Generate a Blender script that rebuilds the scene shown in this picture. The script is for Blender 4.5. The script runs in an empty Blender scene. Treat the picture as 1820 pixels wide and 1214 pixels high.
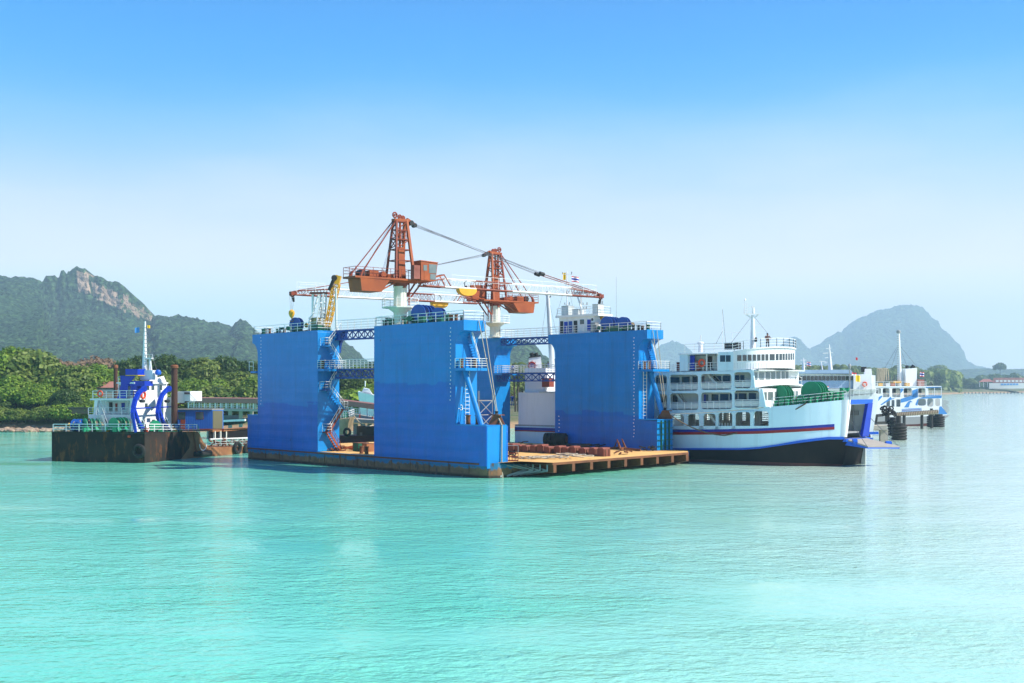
import bpy, math, random
import numpy as np
from mathutils import Vector, noise, Matrix
from mathutils.geometry import tessellate_polygon
random.seed(7); rng = np.random.default_rng(7)
SC = bpy.context.scene
COL = SC.collection
R = math.radians

# ------------------------------------------------------------------ camera, sky, sun, exposure
FPX, HCAM, CX, HY = 2100.0, 10.0, 910.0, 684.0      # focal length in photo pixels, eye height, centre column, horizon row
cam = bpy.data.objects.new('camera', bpy.data.cameras.new('camera'))
cam.data.sensor_width = 36.0
cam.data.lens = 36.0*FPX/1820
cam.data.shift_y = (HY-607)/1820
cam.data.clip_start = 0.5
cam.data.clip_end = 40000
cam.location = (0, 0, HCAM)
cam.rotation_euler = (R(90), 0, 0)
COL.objects.link(cam); SC.camera = cam

SUN_DIR = Vector((0.945, -0.26, 0.90)).normalized()      # towards the sun
sun = bpy.data.objects.new('sun', bpy.data.lights.new('sun', 'SUN'))
sun.data.energy = 5.0; sun.data.angle = R(0.5); sun.data.color = (1.0, 0.945, 0.86)
sun.rotation_euler = SUN_DIR.to_track_quat('Z', 'Y').to_euler()
COL.objects.link(sun)

world = bpy.data.worlds.new('World'); SC.world = world; world.use_nodes = True
wn, wl = world.node_tree.nodes, world.node_tree.links
wn.clear()
wout = wn.new('ShaderNodeOutputWorld')
sky = wn.new('ShaderNodeTexSky'); sky.sky_type = 'NISHITA'; sky.sun_disc = False
sky.sun_elevation = math.asin(SUN_DIR.z); sky.sun_rotation = math.atan2(SUN_DIR.x, SUN_DIR.y)
sky.dust_density = 2.0
bg1 = wn.new('ShaderNodeBackground'); bg1.inputs[1].default_value = 0.10
wl.new(sky.outputs[0], bg1.inputs[0])
geo = wn.new('ShaderNodeTexCoord'); sep = wn.new('ShaderNodeSeparateXYZ')
wl.new(geo.outputs['Generated'], sep.inputs[0])
ramp = wn.new('ShaderNodeValToRGB'); ramp.color_ramp.interpolation = 'B_SPLINE'
stops = [(0.0, (1.62, 1.26, 1.08)), (.05, (1.30, 1.12, 1.04)), (.105, (.92, .90, .98)), (.155, (.58, .73, .97)),
         (.205, (.20, .54, .96)), (.25, (.0, .36, .92)), (.31, (.0, .27, .84)), (.55, (.01, .17, .62)), (1.0, (.01, .11, .42))]
el = ramp.color_ramp.elements
while len(el) < len(stops): el.new(0.5)
for e, (p, c) in zip(el, stops): e.position = p; e.color = (*c, 1)
cn = wn.new('ShaderNodeTexNoise'); cn.inputs['Scale'].default_value = 2.2; cn.inputs['Detail'].default_value = 5
cmap = wn.new('ShaderNodeMapping'); cmap.inputs['Scale'].default_value = (1, 1, 4)
wl.new(geo.outputs['Generated'], cmap.inputs[0]); wl.new(cmap.outputs[0], cn.inputs[0])
cm = wn.new('ShaderNodeMath'); cm.operation = 'MULTIPLY_ADD'; cm.inputs[1].default_value = -0.05; cm.inputs[2].default_value = 0.025
wl.new(cn.outputs[0], cm.inputs[0])
ca = wn.new('ShaderNodeMath'); ca.operation = 'ADD'; wl.new(sep.outputs[2], ca.inputs[0]); wl.new(cm.outputs[0], ca.inputs[1])
wl.new(ca.outputs[0], ramp.inputs[0])
cw = wn.new('ShaderNodeMapRange'); cw.inputs[1].default_value = .50; cw.inputs[2].default_value = .75; cw.inputs[4].default_value = .34; wl.new(cn.outputs[0], cw.inputs[0])
cmx = wn.new('ShaderNodeMix'); cmx.data_type = 'RGBA'; ce = wn.new('ShaderNodeMapRange'); ce.inputs[1].default_value = .15; ce.inputs[2].default_value = .25; ce.inputs[3].default_value = 1; ce.inputs[4].default_value = 0; wl.new(sep.outputs[2], ce.inputs[0])
cf = wn.new('ShaderNodeMath'); cf.operation = 'MULTIPLY'; wl.new(cw.outputs[0], cf.inputs[0]); wl.new(ce.outputs[0], cf.inputs[1]); wl.new(cf.outputs[0], cmx.inputs[0]); wl.new(ramp.outputs[0], cmx.inputs[6]); cmx.inputs[7].default_value = (.98, .93, .92, 1)
bg2 = wn.new('ShaderNodeBackground'); bg2.inputs[1].default_value = .74
wl.new(cmx.outputs[2], bg2.inputs[0])
mx = wn.new('ShaderNodeMixShader'); mx.inputs[0].default_value = 0.95
wl.new(bg1.outputs[0], mx.inputs[1]); wl.new(bg2.outputs[0], mx.inputs[2]); wl.new(mx.outputs[0], wout.inputs[0])

SC.view_settings.view_transform = 'Standard'; SC.view_settings.look = 'None'
SC.view_settings.exposure = 0.66; SC.view_settings.gamma = 1.0; SC.view_settings.use_curve_mapping = False
SC.cycles.use_denoising = True
SC.cycles.max_bounces = 7; SC.cycles.diffuse_bounces = 3; SC.cycles.glossy_bounces = 3
SC.cycles.volume_bounces = 1; SC.cycles.transparent_max_bounces = 12
SC.cycles.caustics_reflective = False; SC.cycles.caustics_refractive = False
SC.cycles.sample_clamp_indirect = 4.0

# ------------------------------------------------------------------ materials
def nodes_of(name, rough=.6, metal=0.0, spec=.4):
    m = bpy.data.materials.new(name); m.use_nodes = True
    n, l = m.node_tree.nodes, m.node_tree.links
    b = n['Principled BSDF']
    b.inputs['Roughness'].default_value = rough; b.inputs['Metallic'].default_value = metal
    b.inputs['Specular IOR Level'].default_value = spec
    return m, n, l, b
def tex(n, l, scale, detail=4, mapscale=(1, 1, 1), rough=.6):
    tc = n.new('ShaderNodeTexCoord'); mp = n.new('ShaderNodeMapping'); mp.inputs['Scale'].default_value = mapscale
    l.new(tc.outputs['Object'], mp.inputs[0])
    t = n.new('ShaderNodeTexNoise'); t.inputs['Scale'].default_value = scale; t.inputs['Detail'].default_value = detail
    t.inputs['Roughness'].default_value = rough
    l.new(mp.outputs[0], t.inputs[0]); return t
def rmp(n, l, src, a, b, inv=False):
    r = n.new('ShaderNodeMapRange'); r.inputs[1].default_value = a; r.inputs[2].default_value = b
    if inv: r.inputs[3].default_value = 1; r.inputs[4].default_value = 0
    l.new(src, r.inputs[0]); return r.outputs[0]
def mixc(n, l, f, a, b):
    m = n.new('ShaderNodeMix'); m.data_type = 'RGBA'
    if isinstance(f, (int, float)): m.inputs[0].default_value = f
    else: l.new(f, m.inputs[0])
    for s, x in ((6, a), (7, b)):
        if isinstance(x, tuple): m.inputs[s].default_value = (*x, 1)
        else: l.new(x, m.inputs[s])
    return m.outputs[2]
def mth(n, l, op, a, b=None):
    m = n.new('ShaderNodeMath'); m.operation = op
    for s, x in ((0, a), (1, b)):
        if x is None: continue
        if isinstance(x, (int, float)): m.inputs[s].default_value = x
        else: l.new(x, m.inputs[s])
    return m.outputs[0]
def bump(n, l, b, h, s=.3, d=.05):
    q = n.new('ShaderNodeBump'); q.inputs['Strength'].default_value = s; q.inputs['Distance'].default_value = d
    l.new(h, q.inputs['Height']); l.new(q.outputs[0], b.inputs['Normal'])
def paint(name, c, c2=None, rough=.45, var=.5, rust=0.0, rustc=(.16, .055, .02), scale=.5, metal=0.0):
    """painted steel: patchy tone, vertical grime streaks, optional rust"""
    m, n, l, b = nodes_of(name, rough, metal)
    c2 = c2 or tuple(x*.72 for x in c)
    t = tex(n, l, scale, 6)
    col = mixc(n, l, mth(n, l, 'MULTIPLY', rmp(n, l, t.outputs[0], .35, .7), var), c, c2)
    st = tex(n, l, 1.2, 5, (1, 1, .12))
    col = mixc(n, l, mth(n, l, 'MULTIPLY', rmp(n, l, st.outputs[0], .52, .8), .35), col, tuple(x*.5+.01 for x in c))
    if rust:
        rt = tex(n, l, .9, 8, (1, 1, .35), .75)
        col = mixc(n, l, rmp(n, l, rt.outputs[0], .78-.4*rust, .86-.4*rust), col, rustc)
    l.new(col, b.inputs['Base Color'])
    bump(n, l, b, t.outputs[0], .25, .05)
    return m
def plain(name, c, rough=.6, metal=0.0, var=.3, scale=3.0):
    m, n, l, b = nodes_of(name, rough, metal)
    t = tex(n, l, scale, 4)
    l.new(mixc(n, l, mth(n, l, 'MULTIPLY', t.outputs[0], var), c, tuple(x*.5 for x in c)), b.inputs['Base Color'])
    return m
def dock_paint(name, zb, upper=(.002, .20, .56), lower=(.001, .135, .54)):
    """blue dock paint: an older tone above, a fresher darker coat below an uneven line"""
    m, n, l, b = nodes_of(name, .38)
    tc = n.new('ShaderNodeTexCoord'); sp = n.new('ShaderNodeSeparateXYZ'); l.new(tc.outputs['Object'], sp.inputs[0])
    blk = n.new('ShaderNodeTexVoronoi'); blk.feature = 'F1'; blk.distance = 'CHEBYCHEV'; blk.inputs['Scale'].default_value = .30
    l.new(tc.outputs['Object'], blk.inputs[0])
    sc = n.new('ShaderNodeSeparateColor'); l.new(blk.outputs['Color'], sc.inputs[0])
    w = tex(n, l, .35, 5, (1, 1, .05))
    hh = mth(n, l, 'ADD', mth(n, l, 'MULTIPLY', w.outputs[0], .7), mth(n, l, 'MULTIPLY', sc.outputs[0], .8))
    d = mth(n, l, 'SUBTRACT', mth(n, l, 'ADD', sp.outputs[2], hh), zb+.7)
    f = rmp(n, l, d, -.12, .12)
    t = tex(n, l, .22, 6)
    up = mixc(n, l, rmp(n, l, t.outputs[0], .3, .7), upper, tuple(x*.8 for x in upper))
    up = mixc(n, l, mth(n, l, 'MULTIPLY', sc.outputs[1], .22), up, tuple(min(1, x*1.25+.004) for x in upper))
    lo = mixc(n, l, rmp(n, l, t.outputs[0], .35, .7), lower, tuple(x*.75 for x in lower))
    col = mixc(n, l, f, lo, up)
    sk = tex(n, l, .9, 7, (1, 1, .07), .7)
    col = mixc(n, l, mth(n, l, 'MULTIPLY', rmp(n, l, sk.outputs[0], .5, .74), .42), col, (.012, .085, .17))
    rs = tex(n, l, 1.6, 9, (1, 1, .3), .8)
    col = mixc(n, l, mth(n, l, 'MULTIPLY', rmp(n, l, rs.outputs[0], .72, .80), .8), col, (.07, .035, .02))
    l.new(col, b.inputs['Base Color'])
    # faint plate buckling between frames
    spots = n.new('ShaderNodeTexVoronoi'); spots.inputs['Scale'].default_value = .42; spots.inputs['Randomness'].default_value = .55; l.new(tc.outputs['Object'], spots.inputs[0])
    col2 = mixc(n, l, mth(n, l, 'MULTIPLY', rmp(n, l, spots.outputs['Distance'], .03, .075, True), .75), col, (.035, .03, .02)); l.new(col2, b.inputs['Base Color'])
    bk_ = n.new('ShaderNodeTexBrick'); bk_.inputs['Scale'].default_value = .16; bk_.inputs['Mortar Size'].default_value = .006; bk_.inputs['Mortar Smooth'].default_value = 1; bk_.offset = .5
    sc_ = n.new('ShaderNodeCombineXYZ'); l.new(mth(n, l, 'SUBTRACT', sp.outputs[0], sp.outputs[1]), sc_.inputs[0]); l.new(mth(n, l, 'MULTIPLY', sp.outputs[2], 1.6), sc_.inputs[1]); l.new(sc_.outputs[0], bk_.inputs[0])
    wv = n.new('ShaderNodeTexWave'); wv.inputs['Scale'].default_value = .45; wv.inputs['Distortion'].default_value = 1.5; wv.bands_direction = 'DIAGONAL'
    l.new(tc.outputs['Object'], wv.inputs[0])
    bump(n, l, b, mth(n, l, 'ADD', mth(n, l, 'MULTIPLY', bk_.outputs['Fac'], .8), mth(n, l, 'ADD', mth(n, l, 'MULTIPLY', wv.outputs['Fac'], .5), t.outputs[0])), .35, .14)
    return m
M = {}
M['dockA'] = dock_paint('dock_blue_a', 10.2)
M['dockB'] = dock_paint('dock_blue_b', 7.6)
M['dockC'] = dock_paint('dock_blue_c', 6.4)
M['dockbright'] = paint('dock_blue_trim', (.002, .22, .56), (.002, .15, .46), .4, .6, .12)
M['truss'] = paint('truss_blue', (.006, .06, .30), None, .45, .5, .1)
M['white'] = paint('white_paint', (.78, .78, .76), (.62, .63, .62), .4, .5, .02)
M['ferry_white'] = paint('ferry_white', (.80, .81, .80), (.70, .72, .72), .35, .5, .02, (.35, .2, .1), .3)
M['ferry_shade'] = paint('ferry_white_shaded', (.60, .78, .84), (.52, .70, .76), .35, .6, .06, (.30, .20, .12), .35)  # white ship's sides tinted cyan: their shade is painted into the colour
M['ferry_in'] = paint('ferry_inner_white', (.60, .64, .62), None, .5, .6, .05)
M['column'] = paint('crane_column_cream', (.72, .72, .62), (.55, .54, .44), .5, .6, .12)
M['orange'] = paint('crane_orange', (.37, .08, .013), (.22, .045, .014), .55, .9, .28, (.10, .03, .015))
M['redoxide'] = paint('crane_red', (.25, .042, .014), (.17, .03, .012), .5, .7, .15)
M['yellow'] = paint('machinery_yellow', (.72, .40, .02), (.55, .26, .02), .5, .6, .15)
M['green'] = paint('winch_green', (.01, .30, .13), (.01, .2, .1), .45, .6, .03)
M['dgreen'] = paint('dark_green_paint', (.01, .11, .06), None, .5, .6, .2)
M['wblue'] = paint('winch_blue', (.01, .08, .36), (.01, .05, .22), .4, .6, .1)
M['cobalt'] = paint('funnel_blue', (.004, .035, .42), None, .4, .4, 0)
M['navy'] = paint('stripe_blue', (.006, .025, .30), None, .4, .4, 0)
M['strake'] = paint('strake_blue', (.006, .10, .55), None, .4, .4, 0)
M['redstripe'] = paint('stripe_red', (.30, .012, .012), None, .4, .4, 0)
M['black'] = paint('black_paint', (.018, .018, .020), (.03, .028, .026), .5, .8, .12, (.05, .025, .015))
M['hullblack'] = paint('hull_black', (.008, .008, .010), (.02, .017, .016), .75, .9, .25, (.055, .03, .02), .25)
M['tughull'] = paint('worn_black_hull', (.010, .010, .011), (.045, .032, .024), .8, 1, .62, (.13, .05, .02), .22)
for k_ in ('hullblack', 'tughull'): M[k_].node_tree.nodes['Principled BSDF'].inputs['Specular IOR Level'].default_value = .15
M['antifoul'] = paint('antifouling_red', (.10, .02, .018), (.05, .02, .018), .6, .8, .1)
M['rust'] = paint('rusty_steel', (.21, .075, .028), (.11, .04, .02), .8, 1, .3, (.32, .16, .07), .6)
M['rustorange'] = paint('orange_rust_hull', (.34, .15, .06), (.22, .08, .03), .8, 1, .3, (.10, .05, .03), .5)
M['spud'] = paint('spud_dark_rust', (.085, .035, .022), (.05, .022, .016), .8, 1, .35, (.24, .08, .03), .5)
M['keel'] = paint('keel_block_rust', (.22, .065, .04), (.13, .045, .03), .8, 1, .3, (.30, .14, .08), 1.2)
M['cap'] = paint('keel_block_cap', (.35, .12, .09), (.2, .06, .04), .8, 1, .2)
M['deckbeige'] = paint('deck_plate', (.80, .47, .15), (.56, .30, .09), .8, .8, .2, (.22, .10, .05), .25)
M['rubber'] = plain('rubber', (.018, .017, .016), .8)
M['rope'] = plain('rope', (.52, .44, .32), .9, 0, .8, 20)
M['cable'] = plain('steel_cable', (.16, .16, .17), .5, .3)
M['pileblack'] = plain('pile_black', (.025, .025, .024), .7)
M['concrete'] = plain('concrete', (.42, .38, .32), .9, 0, .8, 1.5)
M['timber'] = plain('timber', (.16, .11, .07), .85, 0, .8, 4)
M['cyanblue'] = paint('cabin_blue', (.03, .16, .55), None, .5, .4, .05)
M['roofbrown'] = plain('roof_sheet_brown', (.40, .17, .13), .7, 0, .6, 2)
M['redroof'] = plain('roof_red', (.33, .05, .04), .7)
M['lifered'] = plain('lifebuoy_orange', (.75, .08, .02), .5, 0, .1)
M['skin'] = plain('skin', (.28, .15, .09), .6, 0, .1)
M['hair'] = plain('hair', (.015, .012, .01), .8)
M['shirtblue'] = plain('cloth_blue', (.02, .08, .35), .8)
M['shirtbrown'] = plain('cloth_brown', (.10, .05, .04), .8)
M['shirtorange'] = plain('cloth_orange', (.6, .12, .02), .8)
M['trousers'] = plain('cloth_dark', (.03, .03, .045), .85)
M['skyblue'] = paint('stripe_sky_blue', (.06, .25, .58), None, .4, .3, 0)
M['hazewall'] = plain('building_wall', (.62, .62, .6), .8)
M['grey'] = plain('grey_metal', (.3, .31, .31), .6)
M['bark'] = plain('bark', (.09, .065, .045), .9, 0, .8, 4)
def glass(name, c):
    m, n, l, b = nodes_of(name, .12, 0, .8)
    t = tex(n, l, .9, 2); l.new(mixc(n, l, t.outputs[0], c, tuple(x*2.2+.01 for x in c)), b.inputs['Base Color']); return m
M['glass'] = glass('window_glass', (.018, .03, .035))
M['glasslight'] = glass('window_glass_pale', (.085, .11, .11))
M['roofpale'] = paint('pale_blue_roof', (.33, .45, .60), None, .5, .4, 0)
M['flagred'] = plain('flag_red', (.5, .02, .03), .8, 0, .1); M['flagwhite'] = plain('flag_white', (.8, .8, .8), .8, 0, .1)
M['flagblue'] = plain('flag_blue', (.02, .03, .3), .8, 0, .1); M['flagyellow'] = plain('flag_yellow', (.8, .5, .01), .8, 0, .1)

def pontoon_mat():
    m, n, l, b = nodes_of('pontoon_plate', .7)
    tc = n.new('ShaderNodeTexCoord'); sp = n.new('ShaderNodeSeparateXYZ'); l.new(tc.outputs['Object'], sp.inputs[0])
    t = tex(n, l, .6, 8, (1, 1, 1), .7); t2 = tex(n, l, 1.5, 6, (1, 1, .4))
    col = mixc(n, l, rmp(n, l, t.outputs[0], .35, .65), (.27, .145, .07), (.14, .065, .03))
    col = mixc(n, l, rmp(n, l, t2.outputs[0], .62, .7), col, (.38, .13, .04))
    f = mth(n, l, 'ADD', sp.outputs[2], mth(n, l, 'MULTIPLY', t2.outputs[0], 1.3))
    col = mixc(n, l, rmp(n, l, f, 1.55, 1.75), col, (.015, .15, .30))
    f2 = mth(n, l, 'ADD', sp.outputs[2], mth(n, l, 'MULTIPLY', t.outputs[0], .5))
    col = mixc(n, l, rmp(n, l, f2, .42, .62, True), col, (.035, .018, .012))
    t3 = tex(n, l, 2.2, 6, (1, 1, .25)); col = mixc(n, l, rmp(n, l, t3.outputs[0], .57, .62), col, (.11, .06, .04))
    l.new(col, b.inputs['Base Color']); bump(n, l, b, t.outputs[0], .4, .06); return m
M['pontoon'] = pontoon_mat()
def leafmat(name, a, b_):
    m, n, l, b = nodes_of(name, .55, 0, .3)
    g = n.new('ShaderNodeNewGeometry'); t = tex(n, l, .35, 3)
    f = mth(n, l, 'ADD', mth(n, l, 'MULTIPLY', g.outputs['Random Per Island'], .55), mth(n, l, 'MULTIPLY', t.outputs[0], .45))
    l.new(mixc(n, l, rmp(n, l, f, .15, .85), a, b_), b.inputs['Base Color'])
    tr = n.new('ShaderNodeBsdfTranslucent'); tr.inputs[0].default_value = (*[x*1.2 for x in b_], 1)
    ms = n.new('ShaderNodeMixShader'); ms.inputs[0].default_value = .28
    l.new(b.outputs[0], ms.inputs[1]); l.new(tr.outputs[0], ms.inputs[2]); l.new(ms.outputs[0], n['Material Output'].inputs[0]); return m
M['leaf1'] = leafmat('foliage_bright', (.035, .10, .012), (.25, .36, .03))
M['leaf2'] = leafmat('foliage_dark', (.018, .05, .012), (.09, .15, .025))
M['leaf3'] = leafmat('foliage_olive', (.045, .09, .015), (.22, .28, .05))
M['leafbrown'] = leafmat('foliage_brown', (.16, .11, .07), (.34, .22, .12))
M['palm'] = leafmat('foliage_palm', (.04, .08, .02), (.16, .20, .05))

# ------------------------------------------------------------------ mesh builder
def V(*a): return Vector(a if len(a) == 3 else (a[0], a[1], 0))
class MB:
    def __init__(s): s.v = []; s.f = []; s.m = []
    def add(s, vs, fs, mi=0):
        o = len(s.v); s.v += [tuple(p) for p in vs]; s.f += [tuple(i+o for i in f) for f in fs]; s.m += [mi]*len(fs); return s
    def hexa(s, b, t, mi=0):        # four bottom points, four top points
        return s.add(list(b)+list(t), [(3, 2, 1, 0), (4, 5, 6, 7), (0, 1, 5, 4), (1, 2, 6, 5), (2, 3, 7, 6), (3, 0, 4, 7)], mi)
    def box(s, c, sx, sy, sz, ax=(1, 0), mi=0):   # centre of the BASE; ax = horizontal direction of sx
        a = Vector((ax[0], ax[1], 0)).normalized(); b = Vector((-a.y, a.x, 0)); c = Vector(c)
        q = [c+a*i*sx/2+b*j*sy/2 for i, j in ((-1, -1), (1, -1), (1, 1), (-1, 1))]
        return s.hexa(q, [p+V(0, 0, sz) for p in q], mi)
    def beam(s, p, q, w, h=None, mi=0):
        p, q = Vector(p), Vector(q); d = (q-p).normalized(); h = h or w
        up = V(0, 0, 1) if abs(d.z) < .95 else V(1, 0, 0)
        a = d.cross(up).normalized()*w/2; b = a.cross(d).normalized()*h/2
        return s.hexa([p-a-b, p+a-b, p+a+b, p-a+b], [q-a-b, q+a-b, q+a+b, q-a+b], mi)
    def tube(s, p, q, r, r2=None, n=8, mi=0):
        p, q = Vector(p), Vector(q); d = (q-p).normalized(); r2 = r if r2 is None else r2
        up = V(0, 0, 1) if abs(d.z) < .95 else V(1, 0, 0)
        a = d.cross(up).normalized(); b = a.cross(d)
        vs = [p+(a*math.cos(2*math.pi*i/n)+b*math.sin(2*math.pi*i/n))*r for i in range(n)] + \
             [q+(a*math.cos(2*math.pi*i/n)+b*math.sin(2*math.pi*i/n))*r2 for i in range(n)]
        return s.add(vs, [(i, (i+1) % n, (i+1) % n+n, i+n) for i in range(n)]+[tuple(range(n))[::-1], tuple(range(n, 2*n))], mi)
    def path(s, pts, r, n=6, mi=0):
        for a, b in zip(pts, pts[1:]): s.tube(a, b, r, r, n, mi)
        return s
    def torus(s, c, ax, Rr, r, n=20, k=8, mi=0, a0=0, a1=2*math.pi):
        c = Vector(c); ax = Vector(ax).normalized(); up = V(0, 0, 1) if abs(ax.z) < .9 else V(1, 0, 0)
        e1 = ax.cross(up).normalized(); e2 = ax.cross(e1); vs = []; full = abs(a1-a0-2*math.pi) < 1e-6
        nn = n if full else n+1
        for i in range(nn):
            t = a0+(a1-a0)*i/n; d = e1*math.cos(t)+e2*math.sin(t)
            for j in range(k):
                w = 2*math.pi*j/k; vs.append(c+d*(Rr+r*math.cos(w))+ax*r*math.sin(w))
        fs = [(i*k+j, i*k+(j+1) % k, ((i+1) % nn)*k+(j+1) % k, ((i+1) % nn)*k+j) for i in range(nn if full else n) for j in range(k)]
        return s.add(vs, fs, mi)
    def lathe(s, c, prof, n=16, mi=0, axis=(0, 0, 1)):     # prof: (radius, height)
        c = Vector(c); ax = Vector(axis).normalized(); up = V(0, 0, 1) if abs(ax.z) < .9 else V(1, 0, 0)
        e1 = ax.cross(up).normalized(); e2 = ax.cross(e1); vs = []
        for r, h in prof:
            for j in range(n):
                w = 2*math.pi*j/n; vs.append(c+(e1*math.cos(w)+e2*math.sin(w))*r+ax*h)
        fs = [(i*n+j, i*n+(j+1) % n, (i+1)*n+(j+1) % n, (i+1)*n+j) for i in range(len(prof)-1) for j in range(n)]
        fs += [tuple(range(n))[::-1], tuple(range((len(prof)-1)*n, len(prof)*n))]
        return s.add(vs, fs, mi)
    def ngon_prism(s, ring, off, mi=0, holes=()):          # ring of 3D points, extruded by vector off; holes: more rings
        off = Vector(off); rings = [[Vector(p) for p in r] for r in [ring]+list(holes)]
        allp = [p for r in rings for p in r]; k = len(allp)
        tris = tessellate_polygon(rings)
        fs = [tuple(t) for t in tris]+[tuple(i+k for i in t[::-1]) for t in tris]; o = 0
        for r in rings:
            n = len(r); fs += [(o+i, o+(i+1) % n, o+(i+1) % n+k, o+i+k) for i in range(n)]; o += n
        return s.add(allp+[p+off for p in allp], fs, mi)
    def slab(s, p0, p1, p2, p3, off, mi=0):
        off = Vector(off); return s.hexa([p0, p1, p2, p3], [Vector(p)+off for p in (p0, p1, p2, p3)], mi)
    def rail(s, pts, h=1.05, bars=3, step=1.4, r=.03, posts=True, mi=0):
        pts = [Vector(p) for p in pts]; z = V(0, 0, 1)
        for a, b in zip(pts, pts[1:]):
            for k in range(1, bars+1): s.beam(a+z*h*k/bars, b+z*h*k/bars, r*2 if k == bars else r*1.5, mi=mi)
            n = max(1, round((b-a).length/step))
            for i in range(n+1):
                p = a.lerp(b, i/n); s.beam(p, p+z*h, r*2, mi=mi)
        return s
    def mesh(s, name, mats, org=V(0, 0, 0), smooth=False):
        me = bpy.data.meshes.new(name)
        me.from_pydata([(p[0]-org[0], p[1]-org[1], p[2]-org[2]) for p in s.v], [], s.f)
        for m in (mats if isinstance(mats, (list, tuple)) else [mats]): me.materials.append(m)
        me.polygons.foreach_set('material_index', s.m)
        if smooth: me.polygons.foreach_set('use_smooth', [True]*len(s.f))
        me.update(); return me
    def build(s, name, mats, parent=None, smooth=False, label=None, org=None):
        o0 = V(0, 0, 0) if org is None else Vector(org)
        if parent is not None:
            r = parent
            while r.parent: r = r.parent
            o0 = r.location.copy()
        me = s.mesh(name, mats, o0, smooth)
        if smooth: me.set_sharp_from_angle(angle=R(40))
        o = bpy.data.objects.new(name, me); COL.objects.link(o)
        if parent is not None: o.parent = parent
        elif org is not None: o.location = o0
        if label: o['label'] = label
        return o
def thing(name, label, cat, loc, group=None):
    o = bpy.data.objects.new(name, None); COL.objects.link(o); o.location = loc; o.empty_display_size = .5
    o['label'] = label; o['category'] = cat
    if group: o['group'] = group
    return o
def tag(o, label, cat, group=None):
    o['label'] = label; o['category'] = cat
    if group: o['group'] = group
    return o
def copy_tree(o, parent=None):
    c = o.copy(); COL.objects.link(c)
    if parent is not None: c.parent = parent
    for ch in list(o.children): copy_tree(ch, c)
    return c
def place(o, loc, rz=0, s=1):
    o.location = loc; o.rotation_euler = (0, 0, rz); o.scale = (s, s, s); return o
def structure(o): o['kind'] = 'structure'; return o

# ------------------------------------------------------------------ measuring frames (real vertical planes in the harbour)
def onwater(px, py, z=0.0):
    Y = FPX*(HCAM-z)/(py-HY); return V((px-CX)/FPX*Y, Y, z)
def at(px, py, Y): return V((px-CX)/FPX*Y, Y, HCAM+(HY-py)/FPX*Y)
class Fr:
    def __init__(s, o, t):
        s.o = Vector((o[0], o[1])); s.t = Vector((t[0], t[1])).normalized()
        s.n = Vector((-s.t.y, s.t.x))
        if s.n.y < 0: s.n = -s.n
    def W(s, a, v, z): p = s.o+s.t*a+s.n*v; return V(p.x, p.y, z)
    def hit(s, px, py, v0):
        r = (px-CX)/FPX; B = s.o+s.n*v0
        a = (r*B.y-B.x)/(s.t.x-r*s.t.y); Y = B.y+s.t.y*a
        return a, HCAM+(HY-py)/FPX*Y
    def pt(s, px, py, v0): a, z = s.hit(px, py, v0); return s.W(a, v0, z)
    def vhit(s, px, py, a0):        # on the crosswise plane at a0 -> v, z
        r = (px-CX)/FPX; B = s.o+s.t*a0
        v = (r*B.y-B.x)/(s.n.x-r*s.n.y); Y = B.y+s.n.y*v
        return v, HCAM+(HY-py)/FPX*Y
    def block(s, mb, a0, a1, v0, v1, z0, z1, mi=0):
        q = [(a0, v0), (a1, v0), (a1, v1), (a0, v1)]
        return mb.hexa([s.W(a, v, z0) for a, v in q], [s.W(a, v, z1) for a, v in q], mi)
    def pblock(s, mb, x0, x1, yt, yb, v0, depth, mi=0):    # box whose near face shows at these photo columns and rows
        a0, zt = s.hit(x0, yt, v0); a1, _ = s.hit(x1, yt, v0); xm = (x0+x1)/2
        zt = s.hit(xm, yt, v0)[1]; zb = s.hit(xm, yb, v0)[1]
        return s.block(mb, min(a0, a1), max(a0, a1), v0, v0+depth, zb, zt, mi)
def lens(name, fn): return fn()

# ------------------------------------------------------------------ setting: haze, water, land, hills
hz = MB(); q = [V(-9000, -200, -9), V(9000, -200, -9), V(9000, 9700, -9), V(-9000, 9700, -9)]
hz.hexa(q, [p+V(0, 0, 640) for p in q])
hm = bpy.data.materials.new('haze_air'); hm.use_nodes = True; hn = hm.node_tree.nodes; hn.clear()
ho = hn.new('ShaderNodeOutputMaterial'); hv = hn.new('ShaderNodeVolumePrincipled')
hv.inputs['Color'].default_value = (.56, .77, .91, 1); hv.inputs['Density'].default_value = .00015; hv.inputs['Anisotropy'].default_value = .0
hm.node_tree.links.new(hv.outputs[0], ho.inputs['Volume'])
haze = hz.build('haze', hm); haze['kind'] = 'stuff'

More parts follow.
